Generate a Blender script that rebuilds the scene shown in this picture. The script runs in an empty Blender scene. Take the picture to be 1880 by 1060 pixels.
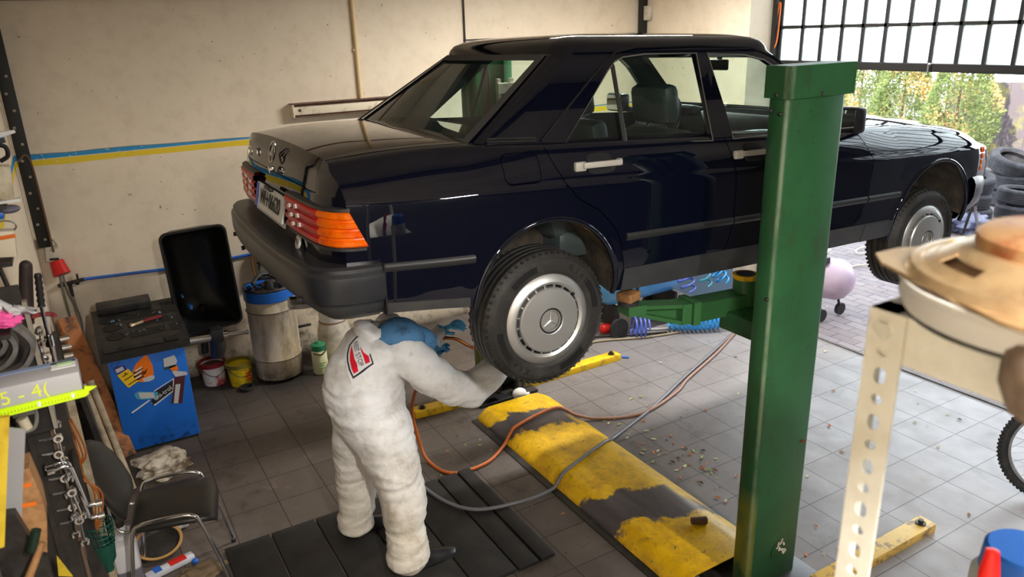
import bpy, bmesh, math, random
import numpy as np
from mathutils import Vector, Matrix, Euler, noise as mnoise
RND = random.Random(11)
SC = bpy.context.scene
COL = SC.collection
PI = math.pi
V = Vector

# ------------------------------------------------------------------ materials
def _n(nt, kind, **kw):
    n = nt.nodes.new(kind)
    for k, v in kw.items():
        setattr(n, k, v)
    return n

def lin(r, g, b):
    f = lambda c: (c / 255 / 12.92) if c / 255 <= 0.04045 else ((c / 255 + 0.055) / 1.055) ** 2.4
    return (f(r), f(g), f(b), 1.0)

def mat(name, col, rough=.5, metal=0.0, coat=0.0, dirt=None, dscale=6.0, dlo=.45, dhi=.7, bump=0.0, bscale=40.0, spec=.5, alpha=1.0, trans=0.0, ior=1.45):
    m = bpy.data.materials.new(name); m.use_nodes = True
    nt = m.node_tree; p = nt.nodes['Principled BSDF']
    p.inputs['Base Color'].default_value = col
    p.inputs['Roughness'].default_value = rough
    p.inputs['Metallic'].default_value = metal
    p.inputs['Coat Weight'].default_value = coat
    p.inputs['Coat Roughness'].default_value = .03
    p.inputs['Specular IOR Level'].default_value = spec
    p.inputs['Transmission Weight'].default_value = trans
    p.inputs['IOR'].default_value = ior
    p.inputs['Alpha'].default_value = alpha
    if dirt or bump:
        tc = _n(nt, 'ShaderNodeTexCoord')
    if dirt:
        nz = _n(nt, 'ShaderNodeTexNoise'); nz.inputs['Scale'].default_value = dscale; nz.inputs['Detail'].default_value = 7; nz.inputs['Roughness'].default_value = .65
        nt.links.new(tc.outputs['Object'], nz.inputs['Vector'])
        rp = _n(nt, 'ShaderNodeMapRange'); rp.inputs['From Min'].default_value = dlo; rp.inputs['From Max'].default_value = dhi
        nt.links.new(nz.outputs['Fac'], rp.inputs['Value'])
        mx = _n(nt, 'ShaderNodeMix', data_type='RGBA')
        mx.inputs['A'].default_value = col; mx.inputs['B'].default_value = dirt
        nt.links.new(rp.outputs['Result'], mx.inputs['Factor'])
        nt.links.new(mx.outputs['Result'], p.inputs['Base Color'])
    if bump:
        nb = _n(nt, 'ShaderNodeTexNoise'); nb.inputs['Scale'].default_value = bscale; nb.inputs['Detail'].default_value = 4
        nt.links.new(tc.outputs['Object'], nb.inputs['Vector'])
        bp = _n(nt, 'ShaderNodeBump'); bp.inputs['Strength'].default_value = bump; bp.inputs['Distance'].default_value = .01
        nt.links.new(nb.outputs['Fac'], bp.inputs['Height']); nt.links.new(bp.outputs['Normal'], p.inputs['Normal'])
    return m

def glass_mat(name, tint, refl=.05):
    m = bpy.data.materials.new(name); m.use_nodes = True
    nt = m.node_tree; nt.nodes.clear()
    o = _n(nt, 'ShaderNodeOutputMaterial'); t = _n(nt, 'ShaderNodeBsdfTransparent'); g = _n(nt, 'ShaderNodeBsdfGlossy')
    t.inputs['Color'].default_value = tint; g.inputs['Roughness'].default_value = .0
    lw = _n(nt, 'ShaderNodeLayerWeight'); lw.inputs['Blend'].default_value = .5
    pw = _n(nt, 'ShaderNodeMath', operation='POWER'); pw.inputs[1].default_value = 5; nt.links.new(lw.outputs['Facing'], pw.inputs[0])
    fr = _n(nt, 'ShaderNodeMath', operation='MULTIPLY_ADD'); fr.inputs[1].default_value = .96; fr.inputs[2].default_value = refl; nt.links.new(pw.outputs[0], fr.inputs[0])
    mx = _n(nt, 'ShaderNodeMixShader')
    nt.links.new(fr.outputs[0], mx.inputs['Fac']); nt.links.new(t.outputs[0], mx.inputs[1]); nt.links.new(g.outputs[0], mx.inputs[2])
    nt.links.new(mx.outputs[0], o.inputs['Surface'])
    return m

class G:
    """small helper to write node maths"""
    def __init__(s, m):
        s.nt = m.node_tree; s.p = s.nt.nodes.get('Principled BSDF')
        s.tc = _n(s.nt, 'ShaderNodeTexCoord'); s.ob = s.tc.outputs['Object']
    def lk(s, a, b): s.nt.links.new(a, b)
    def sep(s, v=None):
        n = _n(s.nt, 'ShaderNodeSeparateXYZ'); s.lk(v or s.ob, n.inputs[0]); return n.outputs
    def m(s, op, a, b=None, c=None, clamp=False):
        n = _n(s.nt, 'ShaderNodeMath', operation=op, use_clamp=clamp)
        for i, x in enumerate((a, b, c)):
            if x is None: continue
            if isinstance(x, (int, float)): n.inputs[i].default_value = x
            else: s.lk(x, n.inputs[i])
        return n.outputs[0]
    def noise(s, scale, detail=6, rough=.6, vec=None, stretch=None, dist=0):
        n = _n(s.nt, 'ShaderNodeTexNoise'); n.inputs['Scale'].default_value = scale; n.inputs['Detail'].default_value = detail; n.inputs['Roughness'].default_value = rough; n.inputs['Distortion'].default_value = dist
        v = vec or s.ob
        if stretch:
            mp = _n(s.nt, 'ShaderNodeMapping'); mp.inputs['Scale'].default_value = stretch; s.lk(v, mp.inputs['Vector']); v = mp.outputs[0]
        s.lk(v, n.inputs['Vector']); return n.outputs['Fac']
    def rng(s, v, a, b, c=0, d=1):
        n = _n(s.nt, 'ShaderNodeMapRange'); s.lk(v, n.inputs['Value'])
        for k, x in zip(('From Min', 'From Max', 'To Min', 'To Max'), (a, b, c, d)): n.inputs[k].default_value = x
        return n.outputs['Result']
    def mix(s, f, a, b):
        n = _n(s.nt, 'ShaderNodeMix', data_type='RGBA')
        for k, x in (('Factor', f), ('A', a), ('B', b)):
            if isinstance(x, (int, float, tuple)): n.inputs[k].default_value = x
            else: s.lk(x, n.inputs[k])
        return n.outputs['Result']
    def bump(s, h, strength=.3, d=.01):
        b = _n(s.nt, 'ShaderNodeBump'); b.inputs['Strength'].default_value = strength; b.inputs['Distance'].default_value = d
        s.lk(h, b.inputs['Height']); s.lk(b.outputs[0], s.p.inputs['Normal'])

# ------------------------------------------------------------------ mesh helpers
MW = {}
def smooth(me, ang):
    n = len(me.polygons)
    if n:
        me.polygons.foreach_set('use_smooth', [ang > 0] * n)
        if ang > 0: me.set_sharp_from_angle(angle=math.radians(ang))
    me.update()

def obj(name, bm, m, parent=None, ang=38, local=False, recalc=True, origin=True):
    """one mesh object; geometry is given in world space unless local"""
    if recalc: bmesh.ops.recalc_face_normals(bm, faces=bm.faces)
    loc = None
    if parent is not None:
        if not local: bm.transform(MW[parent.name].inverted())
    elif origin and len(bm.verts):
        cs = [v.co for v in bm.verts]
        lo = V((min(c.x for c in cs), min(c.y for c in cs), min(c.z for c in cs))); hi = V((max(c.x for c in cs), max(c.y for c in cs), max(c.z for c in cs)))
        loc = V(((lo.x + hi.x) / 2, (lo.y + hi.y) / 2, lo.z)); bm.transform(Matrix.Translation(-loc))
    me = bpy.data.meshes.new(name); bm.to_mesh(me); bm.free()
    for x in (m if isinstance(m, (list, tuple)) else [m]): me.materials.append(x)
    smooth(me, ang)
    o = bpy.data.objects.new(name, me); COL.objects.link(o)
    if parent is not None:
        o.parent = parent; MW[o.name] = MW[parent.name].copy()
    else:
        o.location = loc or (0, 0, 0); MW[o.name] = Matrix.Translation(o.location)
    return o

def tag(o, label, cat, group=None, kind=None):
    o['label'] = label; o['category'] = cat
    if group: o['group'] = group
    if kind: o['kind'] = kind
    return o

def thing(name, label, cat, loc=(0, 0, 0), rot=(0, 0, 0), group=None):
    o = bpy.data.objects.new(name, None); COL.objects.link(o)
    o.location = loc; o.rotation_euler = rot; o.empty_display_size = .1
    MW[o.name] = Matrix.Translation(V(loc)) @ Euler(rot).to_matrix().to_4x4()
    return tag(o, label, cat, group)

def struct(name, bm, m, parent=None, ang=0):
    o = obj(name, bm, m, parent, ang=ang, origin=False)
    if parent is None: o['kind'] = 'structure'
    return o

def BM(): return bmesh.new()

def box(bm, c, s, rot=None, bev=0.0, mi=0):
    M = Matrix.Translation(V(c)) @ (rot.to_4x4() if rot is not None else Matrix.Identity(4)) @ Matrix.Diagonal((s[0], s[1], s[2], 1))
    r = bmesh.ops.create_cube(bm, size=1.0, matrix=M)
    vs = r['verts']; fs = {f for v in vs for f in v.link_faces}
    for f in fs: f.material_index = mi
    if bev > 0:
        es = list({e for v in vs for e in v.link_edges})
        bmesh.ops.bevel(bm, geom=es, offset=bev, segments=2, affect='EDGES', profile=.5)

def rz(a): return Matrix.Rotation(a, 3, 'Z')
def ry(a): return Matrix.Rotation(a, 3, 'Y')
def rx(a): return Matrix.Rotation(a, 3, 'X')

def frame(d):
    d = V(d).normalized(); a = V((0, 0, 1)) if abs(d.z) < .95 else V((1, 0, 0))
    u = d.cross(a).normalized(); w = d.cross(u).normalized(); return u, w

def cyl(bm, p0, p1, r0, r1=None, seg=18, caps=True, mi=0):
    r1 = r0 if r1 is None else r1
    p0, p1 = V(p0), V(p1); u, w = frame(p1 - p0)
    rings = []
    for p, r in ((p0, r0), (p1, r1)):
        rings.append([bm.verts.new(p + u * math.cos(2 * PI * i / seg) * r + w * math.sin(2 * PI * i / seg) * r) for i in range(seg)])
    for i in range(seg):
        f = bm.faces.new((rings[0][i], rings[0][(i + 1) % seg], rings[1][(i + 1) % seg], rings[1][i])); f.material_index = mi
    if caps:
        for k in (0, 1):
            f = bm.faces.new(rings[k]); f.material_index = mi

def catmull(pts, n=8, closed=False):
    pts = [V(p) for p in pts]; out = []; N = len(pts)
    for i in range(N if closed else N - 1):
        g = (lambda k: pts[k % N]) if closed else (lambda k: pts[min(max(k, 0), N - 1)])
        a, b, c, d = g(i - 1), g(i), g(i + 1), g(i + 2)
        for k in range(n):
            t = k / n
            out.append(.5 * ((2 * b) + (-a + c) * t + (2 * a - 5 * b + 4 * c - d) * t * t + (-a + 3 * b - 3 * c + d) * t ** 3))
    if not closed: out.append(pts[-1].copy())
    return out

def tube(bm, pts, r, seg=8, closed=False, caps=True, mi=0, flat=1.0):
    pts = [V(p) for p in pts]; N = len(pts)
    T = []
    for i in range(N):
        a = pts[(i - 1) % N] if closed else pts[max(i - 1, 0)]; b = pts[(i + 1) % N] if closed else pts[min(i + 1, N - 1)]
        d = b - a; T.append(d.normalized() if d.length > 1e-9 else (T[-1] if T else V((0, 0, 1))))
    u, w = frame(T[0]); rings = []
    for i in range(N):
        if i:
            u = u - T[i] * u.dot(T[i]); u.normalize()
        w = T[i].cross(u).normalized()
        rr = r[i] if isinstance(r, (list, tuple)) else r
        rings.append([bm.verts.new(pts[i] + u * math.cos(2 * PI * k / seg) * rr + w * math.sin(2 * PI * k / seg) * rr * flat) for k in range(seg)])
    for i in range(N if closed else N - 1):
        A, B = rings[i], rings[(i + 1) % N]
        for k in range(seg):
            f = bm.faces.new((A[k], A[(k + 1) % seg], B[(k + 1) % seg], B[k])); f.material_index = mi
    if caps and not closed:
        bm.faces.new(rings[0]); bm.faces.new(rings[-1])

def lathe(bm, prof, seg=32, M=None, mi=0, closed=False):
    """prof: list of (r, z); axis z, then matrix M"""
    M = M or Matrix.Identity(4); rings = []
    for r, z in prof:
        if r < 1e-6: rings.append([bm.verts.new(M @ V((0, 0, z)))])
        else: rings.append([bm.verts.new(M @ V((r * math.cos(2 * PI * k / seg), r * math.sin(2 * PI * k / seg), z))) for k in range(seg)])
    n = len(rings)
    for i in range(n if closed else n - 1):
        A, B = rings[i], rings[(i + 1) % n]
        if len(A) == 1 and len(B) == 1: continue
        for k in range(seg):
            k2 = (k + 1) % seg
            if len(A) == 1: vs = (A[0], B[k], B[k2])
            elif len(B) == 1: vs = (A[k], A[k2], B[0])
            else: vs = (A[k], A[k2], B[k2], B[k])
            f = bm.faces.new(vs); f.material_index = mi

def poly(bm, pts, fn, d0, d1, mi=0):
    """prism of the 2D polygon pts; fn(a, b, d) gives the 3D point"""
    A = [bm.verts.new(fn(a, b, d0)) for a, b in pts]; B = [bm.verts.new(fn(a, b, d1)) for a, b in pts]
    n = len(pts)
    fs = [bm.faces.new(A), bm.faces.new(list(reversed(B)))]
    for i in range(n): fs.append(bm.faces.new((A[i], B[i], B[(i + 1) % n], A[(i + 1) % n])))
    for f in fs: f.material_index = mi

def sph(bm, c, r, seg=20, rings=12, rot=None, mi=0):
    if isinstance(r, (int, float)): r = (r, r, r)
    M = Matrix.Translation(V(c)) @ (rot.to_4x4() if rot is not None else Matrix.Identity(4)) @ Matrix.Diagonal((r[0], r[1], r[2], 1))
    q = bmesh.ops.create_uvsphere(bm, u_segments=seg, v_segments=rings, radius=1.0, matrix=M)
    for f in {f for v in q['verts'] for f in v.link_faces}: f.material_index = mi

def sheet(bm, grid, mi=0):
    vs = [[bm.verts.new(V(p)) for p in row] for row in grid]
    for i in range(len(vs) - 1):
        for k in range(len(vs[0]) - 1):
            f = bm.faces.new((vs[i][k], vs[i][k + 1], vs[i + 1][k + 1], vs[i + 1][k])); f.material_index = mi
    return vs

def slab(bm, grid, off, mi=0):
    """grid of points thickened by vector off"""
    off = V(off); a = sheet(bm, grid, mi); b = sheet(bm, [[V(p) + off for p in row] for row in grid], mi)
    R_, C_ = len(grid), len(grid[0])
    ring = [(0, k) for k in range(C_)] + [(i, C_ - 1) for i in range(1, R_)] + [(R_ - 1, k) for k in range(C_ - 2, -1, -1)] + [(i, 0) for i in range(R_ - 2, 0, -1)]
    for q in range(len(ring)):
        i, k = ring[q]; i2, k2 = ring[(q + 1) % len(ring)]
        f = bm.faces.new((a[i][k], a[i2][k2], b[i2][k2], b[i][k])); f.material_index = mi

def text(name, s, size, m, parent, org, xd, yd, ext=.0008, align='CENTER', squeeze=1.0, world=True, asmesh=False):
    cu = bpy.data.curves.new(name, 'FONT'); cu.body = s; cu.size = size; cu.extrude = ext; cu.align_x = align; cu.align_y = 'CENTER'
    cu.materials.append(m)
    o = bpy.data.objects.new(name, cu); COL.objects.link(o)
    xd = V(xd).normalized(); yd = V(yd); yd = (yd - xd * yd.dot(xd)).normalized(); zd = xd.cross(yd)
    M = Matrix(((xd.x * squeeze, yd.x, zd.x, org[0]), (xd.y * squeeze, yd.y, zd.y, org[1]), (xd.z * squeeze, yd.z, zd.z, org[2]), (0, 0, 0, 1)))
    if asmesh:
        bpy.context.view_layer.update()
        me = bpy.data.meshes.new_from_object(o.evaluated_get(bpy.context.evaluated_depsgraph_get()))
        bpy.data.objects.remove(o); bm = BM(); bm.from_mesh(me); bpy.data.meshes.remove(me)
        bm.transform(M); return bm
    if parent is not None:
        o.parent = parent
        if world: M = MW[parent.name].inverted() @ M
    o.matrix_local = M
    return o

def boolop(o, cut, op='DIFFERENCE'):
    bpy.context.view_layer.update()
    md = o.modifiers.new('cut', 'BOOLEAN'); md.object = cut; md.operation = op; md.solver = 'EXACT'
    bpy.context.view_layer.update()
    me = bpy.data.meshes.new_from_object(o.evaluated_get(bpy.context.evaluated_depsgraph_get()))
    o.modifiers.clear(); old = o.data; o.data = me
    if old.users == 0: bpy.data.meshes.remove(old)

def raw(bm, recalc=True):
    if recalc: bmesh.ops.recalc_face_normals(bm, faces=bm.faces)
    me = bpy.data.meshes.new('tmp'); bm.to_mesh(me); bm.free()
    o = bpy.data.objects.new('tmp', me); COL.objects.link(o); return o

def clone(o):
    c = o.copy(); c.data = o.data.copy(); COL.objects.link(c); return c

def kill(*os):
    for o in os: bpy.data.objects.remove(o)

def copytree(root, loc, rot=None, label=None, name=None):
    c = root.copy(); COL.objects.link(c); c.location = loc
    if rot is not None: c.rotation_euler = rot
    if label: c['label'] = label
    for ch in list(root.children):
        d = ch.copy(); COL.objects.link(d); d.parent = c
        for g in list(ch.children):
            e = g.copy(); COL.objects.link(e); e.parent = d
    return c

# common materials
M_black = mat('black_plastic', (.012, .012, .013, 1), .45, dirt=(.04, .035, .03, 1), dscale=9)
M_rub = mat('rubber', (.016, .016, .017, 1), .62, dirt=(.045, .04, .035, 1), dscale=14, dlo=.5, dhi=.75)
M_chrome = mat('chrome', (.75, .75, .76, 1), .12, 1.0)
M_steel = mat('bare_steel', (.42, .42, .43, 1), .35, 1.0, dirt=(.2, .17, .14, 1), dscale=12)
M_dsteel = mat('dark_steel', (.06, .055, .05, 1), .45, .6, dirt=(.03, .02, .015, 1), dscale=15)
M_green = mat('green_paint', lin(52, 98, 56), .42, dirt=lin(44, 66, 38), dscale=4.5, dlo=.5, dhi=.85, bump=.03)
M_yel = mat('yellow_paint', lin(236, 190, 20), .5, dirt=lin(120, 100, 60), dscale=11, dlo=.52, dhi=.7)
M_blue = mat('blue_paint', lin(28, 98, 190), .4, dirt=lin(22, 70, 140), dscale=3, dlo=.5, dhi=.8)
M_white = mat('white_plastic', lin(222, 220, 214), .45)
M_dwhite = mat('dirty_white', lin(205, 198, 182), .55, dirt=lin(130, 110, 80), dscale=7, dlo=.45, dhi=.75)
M_red = mat('red_plastic', lin(205, 30, 25), .4)
M_wood = mat('old_wood', lin(150, 108, 66), .7, dirt=lin(90, 60, 35), dscale=16, dlo=.4, dhi=.65, bump=.2, bscale=60)
M_bluehose = mat('blue_hose', lin(30, 95, 190), .35)
M_yelp = mat('yellow_plastic', lin(208, 178, 46), .5, dirt=lin(150, 120, 20), dscale=9)
M_orange = mat('orange_paint', lin(225, 110, 25), .5)
M_ink = mat('black_ink', (.01, .01, .01, 1), .6)
M_paper = mat('white_paper', lin(225, 224, 220), .7)
# ================================================================== camera
CAMP = V((-5.21994657, -3.95055854, 2.74931215))
RW = ((0.86059844, -0.50836432, -0.03059485), (-0.19053825, -0.26568238, -0.94504394), (0.47229811, 0.81913283, -0.32550869))
cam = bpy.data.cameras.new('camera'); co = bpy.data.objects.new('camera', cam); COL.objects.link(co)
xa, ya, za = V(RW[0]), -V(RW[1]), -V(RW[2])
co.matrix_world = Matrix(((xa.x, ya.x, za.x, CAMP.x), (xa.y, ya.y, za.y, CAMP.y), (xa.z, ya.z, za.z, CAMP.z), (0, 0, 0, 1)))
cam.sensor_fit = 'HORIZONTAL'; cam.sensor_width = 36; cam.lens = 1384.7766 / 1880 * 36
cam.clip_start = .05; cam.clip_end = 200
cam.dof.use_dof = True; cam.dof.focus_distance = 4.2; cam.dof.aperture_fstop = 3.6
SC.camera = co

# ================================================================== the room
WX0, WX1, WY1, HZ = -5.56, .20, 2.555, 3.45
def wall_material(name, stripe):
    m = mat(name, lin(226, 215, 194), .75); g = G(m); x, y, z = g.sep()
    big = g.rng(g.noise(.9, 5), .35, .7); fine = g.rng(g.noise(7, 8, .7), .48, .72)
    c = g.mix(g.m('MULTIPLY', big, .5), lin(228, 214, 192), lin(206, 190, 166))
    c = g.mix(g.m('MULTIPLY', fine, .25), c, lin(170, 152, 130))
    low = g.rng(z, .0, 1.0, 1, 0)
    splat = g.rng(g.noise(4.5, 8, .75), .5, .62)
    c = g.mix(g.m('MULTIPLY', g.m('MULTIPLY', splat, low), .75), c, lin(80, 68, 54))
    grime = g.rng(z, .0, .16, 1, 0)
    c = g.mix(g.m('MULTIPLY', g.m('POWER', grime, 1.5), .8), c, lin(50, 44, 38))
    spk = g.rng(g.noise(26, 2, .5), .74, .77)
    c = g.mix(g.m('MULTIPLY', spk, .6), c, lin(96, 80, 64))
    if stripe:
        wob = g.m('MULTIPLY', g.m('SUBTRACT', g.noise(1.2, 3, .5), .5), .035)
        u = y if stripe == 'y' else x
        # the blue band thins out away from the corner
        s0 = 1.957; zz = g.m('ADD', z, wob)
        top = g.rng(u, -5.5, -3.9, 1.995, 1.972) if stripe == 'x' else g.rng(u, -5, 5, 1.995, 1.995)
        mid = g.rng(u, -5.5, -3.9, 1.953, 1.958) if stripe == 'x' else g.rng(u, -5, 5, 1.953, 1.953)
        e = lambda a, b: g.m('MULTIPLY', g.m('SUBTRACT', a, b), 220, clamp=True)
        blue = g.m('MULTIPLY', e(z, mid), e(top, zz), clamp=True)
        yel = g.m('MULTIPLY', e(mid, z), e(zz, 1.905), clamp=True)
        chip = g.rng(g.noise(38, 3, .6), .63, .66)
        left = g.rng(u, -4.9, -4.6, 1, .0) if stripe == 'x' else 0.3
        keep = g.m('SUBTRACT', 1, g.m('MULTIPLY', chip, left))
        c = g.mix(g.m('MULTIPLY', yel, keep), c, lin(226, 196, 48))
        c = g.mix(g.m('MULTIPLY', blue, keep), c, lin(48, 142, 194))
        edge = g.m('MULTIPLY', e(zz, g.m('SUBTRACT', top, .006)), e(g.m('ADD', top, .003), zz), clamp=True)
        c = g.mix(g.m('MULTIPLY', edge, .8), c, lin(40, 48, 52))
    g.lk(c, g.p.inputs['Base Color']); g.bump(g.noise(60, 4), .12, .004)
    return m
M_wallx = wall_material('whitewashed_plaster_back', 'x')
M_wally = wall_material('whitewashed_plaster_side', 'y')
M_wallp = wall_material('whitewashed_plaster_plain', None)
# front wall tinted blue-grey low down, on its room-side face only
def front_wall_material():
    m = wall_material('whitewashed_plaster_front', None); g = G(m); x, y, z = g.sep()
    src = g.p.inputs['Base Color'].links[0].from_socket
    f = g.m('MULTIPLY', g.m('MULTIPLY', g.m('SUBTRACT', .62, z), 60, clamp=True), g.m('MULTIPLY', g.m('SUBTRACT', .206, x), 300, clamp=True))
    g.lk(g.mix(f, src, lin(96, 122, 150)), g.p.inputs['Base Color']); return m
M_wallf = front_wall_material()

bm = BM(); box(bm, ((WX0 + WX1 + .5) / 2, WY1 + .1, HZ / 2), (WX1 + .5 - WX0 + .3, .2, HZ)); struct('wall_back', bm, M_wallx)
bm = BM(); box(bm, (WX0 - .1, -1.5, HZ / 2), (.2, 8.3, HZ)); struct('wall_left', bm, M_wally)
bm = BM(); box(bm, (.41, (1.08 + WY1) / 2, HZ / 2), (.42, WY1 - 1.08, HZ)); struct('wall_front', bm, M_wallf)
bm = BM(); box(bm, (.41, -4.15, HZ / 2), (.42, 2.9, HZ)); struct('wall_front_beyond', bm, mat('dark_wall', lin(48, 45, 42), .8))
M_blocker = mat('blocker_dark', lin(34, 31, 30), .85, dirt=lin(24, 22, 22), dscale=3)
bm = BM(); box(bm, (5.4, -3.4, 1.9), (9.5, .3, 3.8)); struct('wall_blocker', bm, M_blocker)  # unseen wall added to block side sky light and darken the fender reflection
bm = BM(); box(bm, (-2.6, -5.65, HZ / 2), (6.4, .2, HZ)); struct('wall_right', bm, mat('dark_shelved_wall', lin(40, 38, 36), .8, dirt=lin(24, 23, 22), dscale=2))
M_ceil = mat('ceiling_paint', lin(226, 218, 204), .8, dirt=lin(196, 184, 166), dscale=1.2)
bm = BM(); box(bm, (-2.5, -1.5, HZ + .11), (6.4, 8.5, .2)); struct('ceiling', bm, M_ceil)
M_oxide = mat('red_oxide_beam', lin(92, 34, 30), .5)
bm = BM(); box(bm, (-3.55, WY1 - .012, 3.052), (4.0, .024, .026), bev=.004); o = struct('trim_1', bm, M_oxide)
bm = BM()
box(bm, (-2.68, 1.2, HZ - .07), (5.7, .16, .14)); box(bm, (-2.68, -2.0, HZ - .07), (5.7, .16, .14))
struct('ceiling_beam', bm, M_dsteel)

def floor_material():
    m = mat('floor_tiles', (.3, .3, .3, 1), .5); g = G(m); x, y, z = g.sep()
    T = .30
    def line(v):
        a = g.m('ABSOLUTE', g.m('SUBTRACT', g.m('MODULO', g.m('ADD', v, 30 + T / 2), T), T / 2))
        return g.rng(a, .0018, .0042, 1, 0)
    ln = g.m('MAXIMUM', line(x), line(y))
    ix = g.m('FLOOR', g.m('DIVIDE', x, T)); iy = g.m('FLOOR', g.m('DIVIDE', y, T))
    wn = _n(g.nt, 'ShaderNodeTexWhiteNoise', noise_dimensions='2D'); cb = _n(g.nt, 'ShaderNodeCombineXYZ'); g.lk(ix, cb.inputs[0]); g.lk(iy, cb.inputs[1]); g.lk(cb.outputs[0], wn.inputs['Vector'])
    n1 = g.noise(1.1, 6, .65); n2 = g.noise(6, 8, .7)
    # oily brown ground-in dirt where the car bay is used, cleaner towards the gate
    d = g.m('ADD', g.rng(x, -3.4, -.6, 1.0, .18), g.m('MULTIPLY', g.m('SUBTRACT', n1, .5), 1.0))
    d = g.m('ADD', d, g.rng(y, -1.2, -2.4, 0, -.25))
    d = g.m('ADD', d, g.rng(y, .6, 2.0, 0, .25), clamp=True)
    c = g.mix(g.m('MULTIPLY', g.rng(n2, .42, .75), .35), lin(152, 149, 151), lin(126, 120, 116))
    c = g.mix(g.m('MULTIPLY', d, .88), c, lin(64, 51, 38))
    c = g.mix(g.m('MULTIPLY', g.rng(g.noise(2.7, 8, .75), .54, .68), g.m('MULTIPLY', d, .85)), c, lin(44, 36, 30))
    c = g.mix(g.m('MULTIPLY', g.rng(g.noise(3.3, 7, .7), .6, .7), .35), c, lin(128, 108, 92))
    c = g.mix(g.m('MULTIPLY', wn.outputs['Value'], .16), c, lin(120, 108, 96))
    black = g.m('MULTIPLY', g.rng(y, 1.55, 2.0), g.rng(x, -3.3, -3.8), clamp=True)
    c = g.mix(g.m('MULTIPLY', black, g.rng(g.noise(2.2, 6), .3, .55, .4, .9)), c, lin(34, 31, 29))
    lncol = g.mix(d, lin(92, 90, 90), lin(40, 33, 27))
    c = g.mix(g.m('MULTIPLY', ln, .9), c, lncol)
    g.lk(c, g.p.inputs['Base Color'])
    g.lk(g.m('ADD', g.rng(g.noise(5, 6), .3, .7, .28, .5), g.m('MULTIPLY', d, .22)), g.p.inputs['Roughness'])
    g.bump(g.m('SUBTRACT', g.m('MULTIPLY', g.noise(14, 6), .3), ln), .35, .004)
    return m
bm = BM(); box(bm, ((WX0 + .335) / 2 - .1, -1.5, -.05), (.335 - WX0 + .2, 8.3, .1)); struct('floor', bm, floor_material())

def paving_material():
    m = mat('block_paving', (.3, .3, .3, 1), .8); g = G(m)
    mp = _n(g.nt, 'ShaderNodeMapping'); mp.inputs['Rotation'].default_value = (0, 0, PI / 2); g.lk(g.ob, mp.inputs['Vector'])
    b = _n(g.nt, 'ShaderNodeTexBrick'); g.lk(mp.outputs[0], b.inputs['Vector'])
    for k, v in (('Scale', 1.0), ('Mortar Size', .006), ('Brick Width', .24), ('Row Height', .12), ('Mortar Smooth', .3)): b.inputs[k].default_value = v
    b.inputs['Color1'].default_value = lin(134, 126, 131); b.inputs['Color2'].default_value = lin(116, 107, 112); b.inputs['Mortar'].default_value = lin(74, 68, 70)
    c = g.mix(g.m('MULTIPLY', g.rng(g.noise(2.2, 8, .7), .45, .7), .5), b.outputs['Color'], lin(148, 138, 134))
    c = g.mix(g.m('MULTIPLY', g.rng(g.noise(16, 6, .7), .55, .7), .35), c, lin(108, 98, 98))
    g.lk(c, g.p.inputs['Base Color']); g.bump(b.outputs['Fac'], -.4, .01); return m
bm = BM(); box(bm, (12.3, 0, -.06), (23.9, 40, .1)); struct('paving', bm, paving_material())
M_kerb = mat('kerb_steel', lin(110, 106, 104), .6, dirt=lin(70, 64, 60), dscale=8)
bm = BM(); box(bm, (.345, -1.2, -.004), (.03, 4.5, .03)); struct('trim_2', bm, M_kerb)

# ---- gate transom: black steel grid with frosted panes, above the open gateway
M_gate = mat('gate_steel', (.012, .011, .011, 1), .5)
M_pane = bpy.data.materials.new('frosted_pane'); M_pane.use_nodes = True
_g = G(M_pane); _p = _g.p; _p.inputs['Base Color'].default_value = (.92, .95, .95, 1); _p.inputs['Roughness'].default_value = .4
_out = [n for n in M_pane.node_tree.nodes if n.type == 'OUTPUT_MATERIAL'][0]
_tr = _n(M_pane.node_tree, 'ShaderNodeBsdfTransparent'); _tr.inputs['Color'].default_value = (.94, .97, .97, 1)
_tl = _n(M_pane.node_tree, 'ShaderNodeBsdfTranslucent'); _tl.inputs['Color'].default_value = (.95, .97, .97, 1)
_ms = _n(M_pane.node_tree, 'ShaderNodeMixShader'); _g.lk(_g.rng(_g.noise(9, 6, .7), .35, .65, .25, .6), _ms.inputs['Fac'])
_g.lk(_tr.outputs[0], _ms.inputs[1]); _g.lk(_tl.outputs[0], _ms.inputs[2]); _g.lk(_ms.outputs[0], _out.inputs['Surface'])
GX, GY0, GY1 = .55, -2.7, 1.03
bm = BM()
ys = [GY1 - .008] + [.785 - .2 * i for i in range(18)]
for y in ys: box(bm, (GX, y, (2.35 + HZ) / 2), (.035, .024, HZ - 2.35))
box(bm, (GX, (GY0 + GY1) / 2, 2.688), (.035, GY1 - GY0, .026)); box(bm, (GX, (GY0 + GY1) / 2, HZ - .02), (.05, GY1 - GY0, .06))
box(bm, (GX, (GY0 + GY1) / 2, 2.374), (.07, GY1 - GY0, .062), bev=.006)
box(bm, (GX - .02, 1.06, (2.35 + HZ) / 2), (.10, .05, HZ - 2.35)); box(bm, (GX + .02, 1.062, 1.2), (.05, .036, 2.4))
gate = struct('window_1', bm, M_gate)
bm = BM()
box(bm, (GX, (GY0 + GY1) / 2, (2.40 + HZ) / 2), (.004, GY1 - GY0, HZ - 2.40))
struct('window_pane', bm, M_pane, gate)
bm = BM(); box(bm, (GX - .03, -.435, 2.38), (.03, .03, .06), bev=.006); cyl(bm, (GX - .05, -.435, 2.40), (GX - .05, -.435, 2.34), .008); obj('latch', bm, M_steel, gate)
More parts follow.
